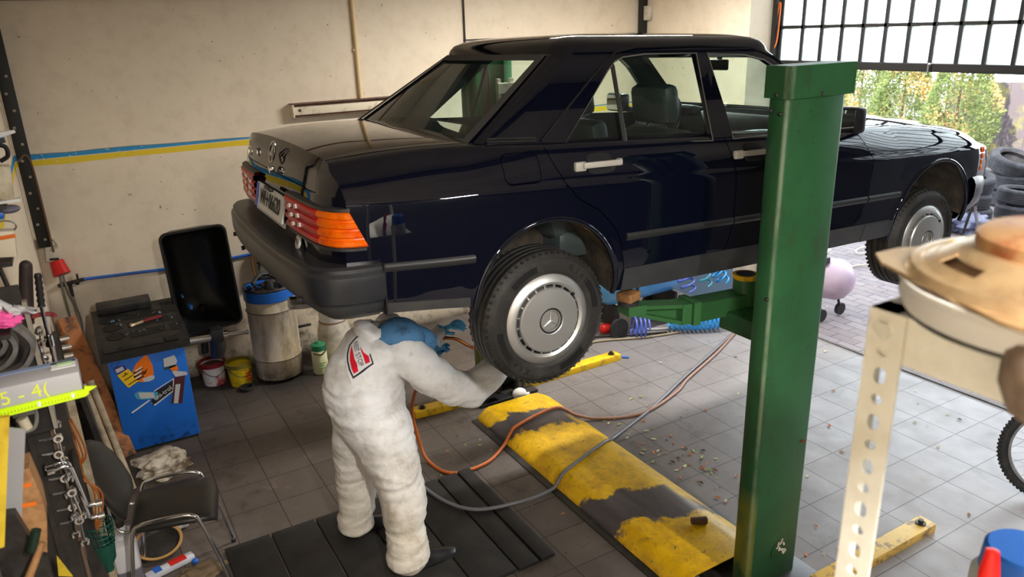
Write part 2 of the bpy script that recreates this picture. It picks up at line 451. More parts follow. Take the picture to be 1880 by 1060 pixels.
bm = BM(); tube(bm, catmull([(.50, 1.03, 2.86), (.49, 1.02, 2.89), (.50, 1.01, 2.87), (.50, 1.02, 2.6), (.49, 1.035, 2.52), (.5, 1.045, 2.55), (.5, 1.04, 2.8), (.50, 1.03, 2.86)], 6), .006, 6)
tag(obj('cord_loop', bm, M_orange), 'orange cord looped on the black gate post', 'cord')
# black downpipe in the far corner, switch box on it
bm = BM(); box(bm, (.165, 2.50, HZ / 2), (.07, .075, HZ), bev=.01); struct('trim_3', bm, mat('black_column', (.008, .009, .008, 1), .4))
bm = BM(); box(bm, (.17, 2.43, 2.86), (.05, .09, .14), bev=.008); tag(obj('junction_box', bm, M_dwhite), 'small cream electrical box by the black corner column', 'electrical box')
# pipe and cable on the back wall
bm = BM(); cyl(bm, (-2.935, WY1 - .02, 2.16), (-2.935, WY1 - .02, HZ), .017); box(bm, (-2.935, WY1 - .012, 2.62), (.055, .024, .02)); tag(obj('conduit_pipe', bm, mat('cream_pipe', lin(222, 196, 150), .5)), 'cream conduit pipe running up the back wall', 'pipe')
bm = BM(); tube(bm, [(-1.885, WY1 - .012, HZ), (-1.89, WY1 - .012, 2.7), (-1.90, WY1 - .012, 1.4)], .009, 6); box(bm, (-.9, WY1 - .008, 2.665), (2.0, .014, .012)); tag(obj('wall_cable', bm, M_black), 'black cable hanging down the back wall above the car roof', 'cable')
# wall lamp
t = thing('tube_lamp', 'cream fluorescent tube lamp with rusty frame on the back wall', 'lamp', (-2.9, WY1, 2.1))
M_lampc = mat('cream_lamp', lin(226, 214, 190), .5, dirt=lin(150, 120, 84), dscale=10, dlo=.55, dhi=.75)
bm = BM(); box(bm, (-2.9, WY1 - .03, 2.158), (1.3, .06, .075), bev=.006); obj('lamp_body', bm, M_lampc, t)
bm = BM(); box(bm, (-2.9, WY1 - .045, 2.214), (1.32, .09, .008)); box(bm, (-2.9, WY1 - .062, 2.196), (1.30, .006, .012)); box(bm, (-2.9, WY1 - .045, 2.108), (1.30, .07, .008)); obj('lamp_frame', bm, mat('rusty_frame', lin(108, 76, 58), .6, dirt=lin(60, 40, 30), dscale=20), t)
bm = BM(); box(bm, (-3.548, WY1 - .045, 2.16), (.012, .09, .11), bev=.003); obj('end_cap', bm, M_lampc, t)
bm = BM(); cyl(bm, (-3.49, WY1 - .064, 2.16), (-3.49, WY1 - .058, 2.16), .012); obj('screw', bm, M_dsteel, t)
# blue air line on the back wall
t = thing('air_line', 'blue compressed air hose clipped along the back wall', 'hose', (-4.6, WY1, 1.0))
bm = BM(); tube(bm, catmull([(-5.33, WY1 - .02, 1.02), (-5.0, WY1 - .02, 1.005), (-4.5, WY1 - .02, .985), (-3.98, WY1 - .02, 1.0)], 8), .012, 8); obj('blue_tube', bm, M_bluehose, t)
bm = BM(); cyl(bm, (-5.48, WY1 - .025, 1.0), (-5.30, WY1 - .025, 1.02), .014); cyl(bm, (-5.40, WY1 - .025, 1.01), (-5.40, WY1 - .025, .90), .013); cyl(bm, (-5.34, WY1 - .025, 1.015), (-5.34, WY1 - .025, 1.07), .008)
for x in (-5.45, -5.35): cyl(bm, (x - .012, WY1 - .025, 1.005), (x + .012, WY1 - .025, 1.007), .021, seg=6)
obj('brass_fitting', bm, M_dsteel, t)
bm = BM(); tube(bm, catmull([(-5.40, WY1 - .025, .9), (-5.39, WY1 - .04, .6), (-5.36, WY1 - .06, .3), (-5.30, WY1 - .08, .02)], 8), .013, 8); obj('grey_tube', bm, mat('grey_hose', lin(150, 142, 128), .5), t)
# red socket with cables
t = thing('power_socket', 'red and white industrial power socket with grey cables in the back corner', 'socket', (-5.44, WY1, 1.12))
bm = BM(); box(bm, (-5.46, WY1 - .04, 1.265), (.10, .08, .13), rot=ry(.12), bev=.01); obj('socket_box', bm, M_dwhite, t)
bm = BM(); cyl(bm, (-5.45, WY1 - .05, 1.20), (-5.43, WY1 - .09, 1.10), .045, .06, 18); obj('red_plug', bm, M_red, t)
bm = BM(); box(bm, (-5.46, WY1 - .085, 1.225), (.06, .012, .015), rot=ry(.1)); obj('socket_slot', bm, M_ink, t)
bm = BM(); tube(bm, catmull([(-5.43, WY1 - .08, 1.1), (-5.42, WY1 - .07, .95), (-5.38, WY1 - .06, .72), (-5.40, WY1 - .07, .5), (-5.42, WY1 - .06, .2)], 6), .009, 6); tube(bm, catmull([(-5.45, WY1 - .08, 1.1), (-5.45, WY1 - .07, .9), (-5.44, WY1 - .06, .4)], 6), .009, 6); obj('power_cable', bm, mat('grey_cable', lin(120, 116, 108), .5), t)
bm = BM(); sph(bm, (-5.49, WY1 - .05, 1.36), (.05, .04, .05)); tube(bm, catmull([(-5.5, WY1 - .07, 1.4), (-5.44, WY1 - .09, 1.38), (-5.42, WY1 - .08, 1.32), (-5.46, WY1 - .08, 1.3)], 6), .012, 6); obj('tape_wrap', bm, M_dwhite, t)
# black perforated rail
t = thing('slotted_rail', 'black slotted steel rail upright in the far left corner', 'rail', (-5.49, 2.40, 1.34))
bm = BM(); box(bm, (-5.495, 2.40, (1.34 + 3.0) / 2), (.085, .03, 1.66), bev=.003); obj('rail', bm, mat('black_rail', (.01, .011, .01, 1), .5), t)
bm = BM()
for i in range(14):
    for dx in ((-.012,) if i % 2 else (.012,)): cyl(bm, (-5.495 + dx, 2.386, 1.40 + i * .115), (-5.495 + dx, 2.383, 1.40 + i * .115), .010, seg=10)
o = obj('rail_holes', bm, mat('hole_light', lin(150, 140, 128), .8), t)
bm = BM(); tube(bm, catmull([(-5.53, 2.3, 1.98), (-5.48, 2.33, 2.02), (-5.455, 2.36, 1.93), (-5.45, 2.37, 1.6), (-5.45, 2.38, 1.3)], 6), .007, 6); obj('brown_cable', bm, mat('brown_cable', lin(96, 66, 42), .5), t)
# ================================================================== the car (local frame: x forward, y left, z up, origin under the rear axle)
cy_, cp_, cr_ = math.radians(-1.03887944), math.radians(1.4834498), math.radians(-0.95614005)
RCAR = Matrix.Rotation(cy_, 3, 'Z') @ Matrix.Rotation(cp_, 3, 'Y') @ Matrix.Rotation(cr_, 3, 'X')
car = thing('saloon_car', 'dark blue four-door saloon raised on the green two-post lift', 'car', (-3.56184879, -.58161783, 1.34326101))
car.rotation_euler = RCAR.to_euler('XYZ'); MW[car.name] = Matrix.Translation(car.location) @ RCAR.to_4x4()
def cobj(name, bm, m, parent=None, ang=32): return obj(name, bm, m, parent or car, ang, local=True)

M_paint = mat('navy_paint', (.0024, .0034, .0100, 1), .35, coat=1.0, spec=.0)
M_paint.node_tree.nodes['Principled BSDF'].inputs['Coat IOR'].default_value = 1.62; M_paint.node_tree.nodes['Principled BSDF'].inputs['Coat Roughness'].default_value = .015
M_dark = mat('car_gap', (.003, .003, .004, 1), .7)
M_trimg = mat('grey_bumper_plastic', (.016, .018, .023, 1), .36, dirt=(.026, .027, .030, 1), dscale=5)
M_clad = mat('grey_cladding', (.034, .036, .040, 1), .4, dirt=(.055, .053, .05, 1), dscale=6)
M_well = mat('wheel_well', (.035, .028, .022, 1), .9, dirt=(.09, .07, .05, 1), dscale=9, bump=.4, bscale=50)
M_int = mat('interior_dark', (.018, .024, .026, 1), .55)
M_leather = mat('grey_green_leather', (.050, .066, .068, 1), .42)
M_glass = glass_mat('tinted_glass', (.80, .90, .86, 1))
M_wing = mat('window_trim_steel', (.42, .40, .38, 1), .35, .8)
M_silver = mat('silver_hubcap', (.50, .50, .49, 1), .38, .75, coat=.3)

def itp(tab):
    xs = [a for a, b in tab]; vs = [b for a, b in tab]
    # monotone-ish cubic hermite through the table
    def f(x):
        x = min(max(x, xs[0]), xs[-1])
        i = max(0, min(len(xs) - 2, int(np.searchsorted(xs, x)) - 1))
        h = xs[i + 1] - xs[i]; t = (x - xs[i]) / h
        s = lambda k: (vs[min(k + 1, len(vs) - 1)] - vs[max(k - 1, 0)]) / (xs[min(k + 1, len(xs) - 1)] - xs[max(k - 1, 0)])
        m0, m1 = s(i) * h, s(i + 1) * h
        return (2 * t ** 3 - 3 * t * t + 1) * vs[i] + (t ** 3 - 2 * t * t + t) * m0 + (-2 * t ** 3 + 3 * t * t) * vs[i + 1] + (t ** 3 - t * t) * m1
    return f
X0, X1 = -.93, 3.32
HUBS = ((0.0, .295, .345), (2.665, .300, .365))
hw = itp([(-.93, .800), (-.75, .818), (-.4, .836), (0, .84), (1.1, .842), (2.2, .84), (2.7, .832), (3.05, .812), (3.3, .775), (3.4, .75)])
zcr = lambda x: .787 - .026 * x
zbelt = itp([(-.93, .912), (-.5, .938), (-.2, .936), (0, .927), (1, .899), (2, .862), (2.6, .825), (3.1, .772), (3.32, .722)])
zcen = itp([(-.93, .952), (-.6, .978), (-.32, .985), (0, .97), (2, .945), (2.3, .93), (2.8, .893), (3.15, .832), (3.32, .765)])
zbot = itp([(-.93, .375), (-.60, .350), (-.38, .325), (-.2, .29), (.3, .262), (.6, .255), (2.2, .265), (2.6, .29), (3.0, .30), (3.36, .36)])
def tuck(x):
    if x < 0: return min(1, max(0, -x / .35))
    if x > 2.0: return min(1, (x - 2.0) / .3)
    return 0
def side_y(x, z):
    s = hw(x) / .84; zc = zcr(x); zb = zbelt(x)
    if z <= zc: y = float(np.interp(z, [.22, .26, .31, .38, .52, .65, zc - .02, zc], [.79, .806, .82, .833, .84, .842, .839, .834]))
    else:
        t = min(1, (z - zc) / (zb - zc)); k = tuck(x)
        y = .829 - (.020 + .010 * k) * t - (.040 + .022 * k) * t * t
    y *= s
    for hx, hz, R in HUBS:
        r = math.hypot(x - hx, z - hz)
        if z > .28: y += .003 * math.exp(-((r - R - .018) / .022) ** 2)
    return y
def xoff(x, y, z):
    o = 0
    w = min(1, max(0, (-.62 - x) / .31))
    if w > 0:
        a = max(0, z - .70) * .20 + max(0, z - .90) * .4 + .020 * max(0, (abs(y) - .45) / .35) ** 2 + .050 * max(0, (abs(y) - .66) / .14) ** 1.8
        o += a * w ** 1.6
    w = min(1, max(0, (x - 2.95) / .41))
    if w > 0: o -= (max(0, z - .60) * .30 + .09 * max(0, (abs(y) - .45) / .32) ** 2.2) * w ** 1.6
    return o
def half(x):
    zb0, zc, zb = zbot(x), zcr(x), zbelt(x); P = []
    yb = side_y(x, zb0)
    P += [(0, zb0 + .03), (.5 * yb, zb0 + .03), (.9 * yb, zb0 + .012), (.97 * yb, zb0)]
    for z in np.linspace(zb0 + .006, zc - .004, 18): P.append((side_y(x, z), z))
    for t in (.01, .12, .3, .5, .68, .84, .95, 1.0): z = zc + .003 + (zb - zc - .003) * t; P.append((side_y(x, z), z))
    yt = P[-1][0]; ze = zcen(x)
    for f, r in ((.985, .010), (.96, .016), (.91, .019), (.82, .02), (.65, .02), (.4, .02), (.2, .02), (0, .02)):
        P.append((yt * f, zb + r + (ze - zb - .02) * (1 - (f) ** 2.6)))
    return P
bm = BM(); xs = list(np.arange(X0, X1 + .001, .0195)); xs[-1] = X1
secs = []
for x in xs:
    H = half(x); row = []
    full = [(y, z) for y, z in H] + [(-y, z) for y, z in reversed(H[1:-1])]
    row = [bm.verts.new((x + xoff(x, y, z), y, z)) for y, z in full]; secs.append(row)
n = len(secs[0])
for i in range(len(secs) - 1):
    for k in range(n): bm.faces.new((secs[i][k], secs[i][(k + 1) % n], secs[i + 1][(k + 1) % n], secs[i + 1][k]))
nh = len(half(0))
for row, x, sg in ((secs[0], X0, 1), (secs[-1], X1, -1)):
    R_ = lambda k: row[k]; L_ = lambda k: row[(n - k) % n]
    prev = None; m_ = 14
    for k in range(nh):
        a, b = R_(k), L_(k)
        if a is b: cur = [a] * (m_ + 1)
        else:
            cur = [a]
            for j in range(1, m_):
                y = a.co.y + (b.co.y - a.co.y) * j / m_
                z = a.co.z
                cur.append(bm.verts.new((x + xoff(x, y, z), y, z)))
            cur.append(b)
        if prev:
            for j in range(m_):
                vs = []
                for v in (prev[j], prev[j + 1], cur[j + 1], cur[j]):
                    if v not in vs: vs.append(v)
                if len(vs) >= 3 and not bm.faces.get(vs): bm.faces.new(vs)
        prev = cur
body = raw(bm)

def prism_xz(pts, y0, y1):
    b = BM(); poly(b, pts, lambda a, z, d: V((a, d, z)), y0, y1); return raw(b)
def prism_yz(pts, x0, x1):
    b = BM(); poly(b, pts, lambda a, z, d: V((d, a, z)), x0, x1); return raw(b)
def cutbox(c, s):
    b = BM(); box(b, c, s); return raw(b)
def rawcyl(p0, p1, r, seg=72):
    b = BM(); cyl(b, p0, p1, r, seg=seg); return raw(b)
def offset(pts, d):
    """shrink (d>0) a simple polygon towards its inside"""
    A = sum(pts[i][0] * pts[(i + 1) % len(pts)][1] - pts[(i + 1) % len(pts)][0] * pts[i][1] for i in range(len(pts)))
    s = 1 if A > 0 else -1; out = []
    for i in range(len(pts)):
        p, q, r = V(pts[i - 1]), V(pts[i]), V(pts[(i + 1) % len(pts)])
        n1 = V((-(q - p).y, (q - p).x)).normalized() * s; n2 = V((-(r - q).y, (r - q).x)).normalized() * s
        b = n1 + n2; b /= max(.3, b.dot(n1)); out.append(tuple(q + b * d))
    return out

# wheel arches, cabin
for hx, hz, R in HUBS:
    for s in (1, -1):
        c = rawcyl((hx, s * .50, hz), (hx, s * 1.0, hz), R); boolop(body, c); kill(c)
        c = cutbox((hx, s * .75, .1), (2 * R - .02, .5, .42)); boolop(body, c); kill(c)
c = cutbox((1.02, 0, .995), (1.96, 1.40, .61)); boolop(body, c); kill(c)
c = cutbox((1.20, 0, .56), (1.60, 1.40, .28)); boolop(body, c); kill(c)
# doors
RD = [(.010, 1.0), (.012, .93), (.035, .862), (.078, .784), (.135, .717), (.243, .655), (.320, .578), (.360, .512), (.384, .40), (.388, .345), (.985, .345), (1.010, .40), (1.036, .515), (1.034, .764), (1.005, .93), (1.0, 1.0)]
FD = [(1.0, 1.0), (1.005, .93), (1.034, .764), (1.036, .515), (1.010, .40), (.985, .345), (1.905, .345), (1.951, .389), (2.027, .512), (2.043, .734), (1.97, .86), (1.93, 1.0)]
FUEL = [(-.208 + .03 * (1 - math.cos(a)) if False else 0, 0) for a in ()]
fx0, fx1, fz0, fz1, fr = -.200, -.032, .800, .918, .03
for cx, cz, a0 in ((fx1 - fr, fz1 - fr, 0), (fx0 + fr, fz1 - fr, 90), (fx0 + fr, fz0 + fr, 180), (fx1 - fr, fz0 + fr, 270)):
    for k in range(5): a = math.radians(a0 + k * 22.5); FUEL.append((cx + fr * math.cos(a), cz + fr * math.sin(a)))
PARTS = []
def carve(pts, side, y0, y1, name, gap=.0028):
    full = clone(body); c = prism_xz(offset(pts, gap), side * y0, side * y1); boolop(full, c, 'INTERSECT'); kill(c)
    c = prism_xz(offset(pts, -gap * .4), side * y0, side * y1); boolop(body, c); kill(c)
    PARTS.append((full, name)); return full
for s in (-1, 1):
    carve(RD, s, .60, 1.0, 'rear_door'); carve(FD, s, .60, 1.0, 'front_door')
carve(FUEL, -1, .76, 1.0, 'fuel_flap', .0022)
def carvebox(pts_fn_box, name):
    (c0, s0), g = pts_fn_box, .005
    full = clone(body); c = cutbox(c0, tuple(v - g for v in s0)); boolop(full, c, 'INTERSECT'); kill(c)
    c = cutbox(c0, tuple(v + g * .4 for v in s0)); boolop(body, c); kill(c); PARTS.append((full, name))
carvebox(((-.73, 0, 1.015), (.78, 1.24, .40)), 'boot_lid')          # z .815 .. 1.215
def carve_yz(pts, x0, x1, z0, name):
    pass
full = clone(body)
def hoodprism(g):
    b = BM(); pts = [(2.10 + g, -.69 + g), (3.26 - g, -.60 + g), (3.26 - g, .60 - g), (2.10 + g, .69 - g)]
    poly(b, pts, lambda a, y, d: V((a, y, d)), .66, 1.3); return raw(b)
c = hoodprism(.0028); boolop(full, c, 'INTERSECT'); kill(c); c = hoodprism(-.001); boolop(body, c); kill(c); PARTS.append((full, 'bonnet'))

def finish(o, name, extra=None, ang=32):
    """turn a raw cut mesh into a named part of the car, inner faces dark"""
    me = o.data; me.materials.clear()
    for m in (M_paint, M_well, M_int): me.materials.append(m)
    for p in me.polygons:
        c = p.center; i = 0
        for hx, hz, R in HUBS:
            r = math.hypot(c.x - hx, c.z - hz)
            if r < R + .003 and abs(c.y) < .835 and (abs(abs(c.y) - .5) < .01 or abs(p.normal.y) < .3): i = 1
        if -.0 < c.x < 2.03 and abs(c.y) < .706 and .38 < c.z < .99 and i == 0: i = 2
        p.material_index = i
    smooth(me, ang); o.name = name; me.name = name
    o.parent = car; MW[o.name] = MW[car.name].copy(); return o
finish(body, 'body')
for o, nme in PARTS: finish(o, nme)

# ---- cabin top
wz = lambda z: .772 - .195 * (max(0, (z - .90)) / .39) ** 1.12
xr = lambda z: -.335 + (z - .93) * 1.446
xf = lambda z: 2.02 - (z - .92) * 1.37
def ring(z, ins=0.0, N=40):
    a, b, w = xr(z) + ins, xf(z) - ins, wz(z) - ins
    pts = []
    def wx(x): return w * (1 - .05 * ((x - .9) / 1.15) ** 2)
    rr = .07
    side = [(a + rr + (b - a - 2 * rr) * k / N) for k in range(N + 1)]
    for x in side: pts.append((x, -wx(x)))
    ye = wx(b) - rr * .9
    for k in range(1, 4): t = k / 4 * PI / 2; pts.append((b - rr + rr * math.sin(t), -(ye + rr * .9 * math.cos(t))))
    for k in range(17): y = -ye + 2 * ye * k / 16; pts.append((b + .085 * (1 - (y / ye) ** 2), y))
    for k in range(1, 4): t = (4 - k) / 4 * PI / 2; pts.append((b - rr + rr * math.sin(t), ye + rr * .9 * math.cos(t)))
    for x in reversed(side): pts.append((x, wx(x)))
    yr = wx(a) - rr * .9
    for k in range(1, 4): t = k / 4 * PI / 2; pts.append((a + rr - rr * math.sin(t), yr + rr * .9 * math.cos(t)))
    for k in range(17): y = yr - 2 * yr * k / 16; pts.append((a - .05 * (1 - (y / yr) ** 2), y))
    for k in range(1, 4): t = (4 - k) / 4 * PI / 2; pts.append((a + rr - rr * math.sin(t), -(yr + rr * .9 * math.cos(t))))
    return pts
def cabin(ins, z0):
    b = BM(); rows = []
    top = 1.295
    for z in np.linspace(z0, top, 16): rows.append([(x, y, z) for x, y in ring(z, ins)])
    base = ring(top, ins); cx = .86
    for s, z in ((.988, 1.318), (.960, 1.340), (.90, 1.358), (.80, 1.371), (.62, 1.381), (.40, 1.386), (.18, 1.388)):
        rows.append([(cx + (x - cx) * (s * .35 + .65 * (1 - (1 - s) * 1.0)), y * s, z - ins) for x, y in base])
    vs = [[b.verts.new(p) for p in r] for r in rows]; n = len(vs[0])
    for i in range(len(vs) - 1):
        for k in range(n): b.faces.new((vs[i][k], vs[i][(k + 1) % n], vs[i + 1][(k + 1) % n], vs[i + 1][k]))
    b.faces.new(vs[-1]); b.faces.new(list(reversed(vs[0]))); return raw(b)
U = cabin(0, .905); Vi = cabin(.035, .86); boolop(U, Vi); kill(Vi)
RW_ = [(.095, .90), (.120, .925), (.443, 1.222), (.492, 1.258), (.545, 1.276), (.67, 1.287), (.980, 1.286), (.936, .895), (.93, .88)]
FW_ = [(1.066, .88), (1.066, .895), (1.050, 1.284), (1.293, 1.274), (1.42, 1.248), (1.50, 1.20), (1.86, .895), (1.87, .88)]
for w in (RW_, FW_):
    c = prism_xz(w, -1.0, 1.0); boolop(U, c); kill(c)
REARW = [(-.625, .965), (.625, .965), (.50, 1.268), (.44, 1.278), (-.44, 1.278), (-.50, 1.268)]
c = prism_yz(REARW, -.8, .55); boolop(U, c); kill(c)
FRONTW = [(-.66, .95), (.66, .95), (.53, 1.262), (-.53, 1.262)]
c = prism_yz(FRONTW, 1.2, 2.4); boolop(U, c); kill(c)
roof = U; roof.name = 'roof'; roof.data.name = 'roof'
roof.data.materials.clear(); roof.data.materials.append(M_paint); roof.data.materials.append(mat('headliner', (.10, .115, .11, 1), .8))
for p in roof.data.polygons:
    c = p.center
    zz = min(c.z, 1.295); inside = (abs(c.y) < wz(zz) - .028 and xr(zz) + .028 < c.x < xf(zz) - .0) if c.z < 1.295 else (c.z < 1.36 and p.normal.z < -.2)
    p.material_index = 1 if inside and p.normal.z < .3 else 0
smooth(roof.data, 30); roof.parent = car; MW[roof.name] = MW[car.name].copy()

def gy(x, z): return wz(z) * (1 - .05 * ((x - .9) / 1.15) ** 2)
def pane(name, pts, s, ins=.014):
    b = BM(); A = [b.verts.new((x, s * (gy(x, z) - ins), z)) for x, z in pts]; b.faces.new(A)
    bmesh.ops.triangulate(b, faces=b.faces[:])
    o = obj(name, b, M_glass, car, 0, local=True, recalc=False); return o
for s in (-1, 1):
    pane('rear_side_window', RW_, s); pane('front_side_window', FW_, s)
    for nm, w in (('rear_window_trim', RW_), ('front_window_trim', FW_)):
        b = BM(); pts = [(x, s * (gy(x, z) + .003), z) for x, z in w[1:-1]] if nm[0] == 'r' else [(x, s * (gy(x, z) + .003), z) for x, z in w[1:-1]]
        tube(b, pts, .0035, 5, closed=True); obj(nm, b, M_wing, car, 40, local=True)
    b = BM()                                                   # quarter-light bar
    tube(b, [(.475, s * (gy(.475, 1.24) - .002), 1.245), (.438, s * (gy(.438, .91) - .002), .905)], .011, 8, flat=.5); cobj('quarter_bar', b, mat('black_bar' , (.03, .03, .03, 1), .35) if s == -1 else M_black)
    b = BM(); tube(b, [(.02, s * (gy(.05, .95) + .004), .955), (.40, s * (gy(.4, 1.23) + .004), 1.235), (.505, s * (gy(.5, 1.29) + .005), 1.298), (.62, s * (gy(.62, 1.29) + .001), 1.318), (1.02, s * (gy(1.0, 1.295) - .002), 1.322), (1.35, s * (gy(1.3, 1.295) - .006), 1.310), (1.50, s * (gy(1.5, 1.26) + .002), 1.262), (1.93, s * (gy(1.93, .93) + .002), .92)], .005, 6); cobj('rain_gutter', b, M_dark)
def rear_pt(u, z, off):
    w = wz(z) - .06 - .02; y = u * w
    return V((xr(z) - .05 * (1 - (y / (wz(z) - .06)) ** 2) + off, y, z))
def front_pt(u, z, off):
    w = wz(z) - .07; y = u * w
    return V((xf(z) + .085 * (1 - (y / (wz(z) - .06)) ** 2) + off, y, z))
b = BM(); sheet(b, [[rear_pt(u, z, .012) for u in np.linspace(-1, 1, 15)] for z in np.linspace(.955, 1.285, 9)]); obj('rear_windscreen', b, M_glass, car, 60, local=True)
b = BM(); sheet(b, [[front_pt(u, z, -.014) for u in np.linspace(-1, 1, 15)] for z in np.linspace(.945, 1.27, 9)]); obj('windscreen', b, M_glass, car, 60, local=True)
def gasket(fn, zs, w0, off, name, m, wb=.05):
    b = BM(); o1, o2 = [], []
    za, zb_ = zs
    def loop(du, d0):
        L = []
        for u in np.linspace(-1, 1, 13): L.append(fn(u * (1 - du), za + d0, off))
        for z in np.linspace(za + d0, zb_ - d0, 8)[1:-1]: L.append(fn(1 - du, z, off))
        for u in np.linspace(1, -1, 13): L.append(fn(u * (1 - du), zb_ - d0, off))
        for z in np.linspace(zb_ - d0, za + d0, 8)[1:-1]: L.append(fn(-(1 - du), z, off))
        return L
    A, B_ = loop(-.035, -.010), loop(wb, .016)
    va = [b.verts.new(p) for p in A]; vb = [b.verts.new(p) for p in B_]
    for i in range(len(va)): b.faces.new((va[i], va[(i + 1) % len(va)], vb[(i + 1) % len(va)], vb[i]))
    cobj(name, b, m)
M_rs = mat('rub_strip_black', (.022, .022, .024, 1), .35)
M_gask = mat('grey_rubber_seal', (.085, .085, .086, 1), .7, spec=.2)
gasket(rear_pt, (.958, 1.285), 0, -.007, 'rear_window_seal', M_gask)
gasket(front_pt, (.945, 1.272), 0, .007, 'windscreen_seal', M_gask)
b = BM(); tube(b, [(-.07, -.16, 1.38), (.6, -.16, 1.395)], .002, 4)
b.free()
# vents at the base of the rear pillar
for s in (-1, 1):
    b = BM()
    for k in range(3): tube(b, [(-.225, s * (gy(-.2, .955) + .001), .976 - k * .011), (.0, s * (gy(0, .965) + .002), .966 - k * .011)], .0048, 6)
    cobj('pillar_vent', b, M_black)

# ---- side strips and cladding
def strip(name, m, x0, x1, zf0, zf1, off, s, n=40, bulge=0.0, slant=0):
    b = BM(); g = []
    for i in range(n + 1):
        x = x0 + (x1 - x0) * i / n; row = []
        for k in range(5):
            t = k / 4; z = zf0(x) + (zf1(x) - zf0(x)) * t; xx = x + slant * (z - zf0(x)) if i in (0, n) else x
            row.append(V((xx, s * (side_y(x, z) + off + bulge * (1 - (2 * t - 1) ** 2)), z)))
        g.append(row)
    slab(b, g, (0, -s * (off + .006), 0)); return cobj(name, b, m)
zs_ = itp([(-.75, .545), (-.34, .528), (.36, .519), (1.1, .514), (2.3, .510)])
for s in (-1, 1):
    for a, e in ((-.735, -.352), (.392, 1.030), (1.040, 2.022), (2.034, 2.312)):
        strip('rub_strip', M_rs, a, e, lambda x: zs_(x) - .017, lambda x: zs_(x) + .017, .002, s, bulge=.008)
    strip('sill_cladding', M_clad, .392, 2.255, lambda x: zbot(x) + .004, lambda x: .372, .004, s, n=50)
    strip('rear_skirt', M_clad, -.735, -.375, lambda x: zbot(x) + .002, lambda x: .405 - .10 * (x + .735), .004, s, n=20)
    strip('front_skirt', M_clad, 2.045, 2.30, lambda x: zbot(x) + .002, lambda x: .365, .006, s, n=20)
    for hx, hz, R in HUBS:
        b = BM(); tube(b, [(hx + (R + .006) * math.cos(a), s * (side_y(hx + (R + .006) * math.cos(a), max(.26, hz + (R + .006) * math.sin(a))) - .004), hz + (R + .006) * math.sin(a)) for a in np.linspace(-.10, PI + .16, 60)], .013, 8); cobj('wheel_arch_lip', b, M_paint, ang=60)
    # door handles
    for hx0, hz0 in ((.130, .850), (1.035, .829)):
        yy = side_y(hx0 + .12, hz0)
        b = BM(); g = [[V((hx0 + .055 + .16 * i / 10 , s * (side_y(hx0 + .1, hz0 + .036 * math.cos(PI * k / 6)) + .0015), hz0 + .042 * math.cos(PI * k / 6) * math.sqrt(max(.05, 1 - ((i - 5) / 5.0) ** 4)))) for k in range(7)] for i in range(11)]
        slab(b, g, (0, -s * .006, 0)); hp = cobj('door_handle', b, M_dark)
        b = BM(); box(b, (hx0 + .028, s * (yy + .008), hz0 - .004), (.056, .022, .040), bev=.007); box(b, (hx0 + .135, s * (yy + .022), hz0), (.20, .016, .026), bev=.006); box(b, (hx0 + .228, s * (yy + .012), hz0 + .002), (.018, .026, .028), bev=.005)
        obj('handle_bar', b, mat('handle_grey', lin(176, 172, 164), .35) if s == -1 and hx0 < .5 else bpy.data.materials['handle_grey'], hp, local=True)
    # door mirror
    b = BM(); box(b, (1.670, s * .925, .960), (.075, .18, .125), bev=.02); box(b, (1.73, s * .80, .905), (.10, .10, .06), bev=.012); mm = cobj('door_mirror', b, mat('mirror_shell', (.012, .012, .014, 1), .35) if s == -1 else bpy.data.materials['mirror_shell'])
    b = BM(); box(b, (1.631, s * .925, .960), (.004, .150, .098), bev=.0); obj('mirror_glass', b, mat('mirror_glass', (.85, .87, .88, 1), .02, 1.0) if s == -1 else bpy.data.materials['mirror_glass'], mm, local=True)

# ---- bumpers
def sweep(b, path, prof, mi=0):
    """path: list of (x, y, nx, ny); prof: list of (out, z)"""
    sheet(b, [[V((x + nx * d, y + ny * d, z)) for d, z in prof] for x, y, nx, ny in path], mi)
def planpath(pts, n=6):
    c = catmull([(x, y, 0) for x, y in pts], n); out = []
    for i in range(len(c)):
        d = (c[min(i + 1, len(c) - 1)] - c[max(i - 1, 0)]).normalized(); out.append((c[i].x, c[i].y, d.y, -d.x))
    return out
rp = [(-.738, -.846), (-.80, -.846), (-.88, -.836), (-.945, -.805), (-.985, -.74), (-1.008, -.60), (-1.025, -.35), (-1.03, 0)]
rp = rp + [(x, -y) for x, y in reversed(rp[:-1])]
pp = planpath(rp); pp = [(x, y, -nx, -ny) if (nx * (x + .5) + ny * y) < 0 else (x, y, nx, ny) for x, y, nx, ny in pp]
b = BM(); sweep(b, pp, [(-.10, .566), (-.055, .572), (-.012, .570), (.0, .560), (.002, .547), (.012, .533), (.014, .520), (.012, .46), (.004, .432), (-.010, .424), (-.012, .418), (-.05, .41)]); sweep(b, pp, [(-.05, .41), (-.10, .40), (-.10, .566)])
cobj('rear_bumper', b, M_trimg, ang=22)
b = BM(); sweep(b, pp, [(-.014, .424), (-.020, .40), (-.055, .365), (-.075, .350), (-.16, .345)]); cobj('bumper_apron', b, M_clad)
b = BM(); box(b, (-.735, -.842, .47), (.006, .03, .2)); cobj('bumper_gap', b, M_dark)
b = BM()
for y in (.62, .30, -.05, -.35, -.66):
    x, yy, nx, ny = min(pp, key=lambda q: abs(q[1] - y) + (5 if q[0] > -.9 else 0)); cyl(b, (x + nx * .0, yy + ny * .0, .425), (x + nx * .016, yy + ny * .016, .425), .011, seg=10)
cobj('bumper_plug', b, M_black)
fp = [(3.04, -.825), (3.15, -.80), (3.26, -.745), (3.36, -.62), (3.415, -.35), (3.43, 0)]; fp = fp + [(x, -y) for x, y in reversed(fp[:-1])]
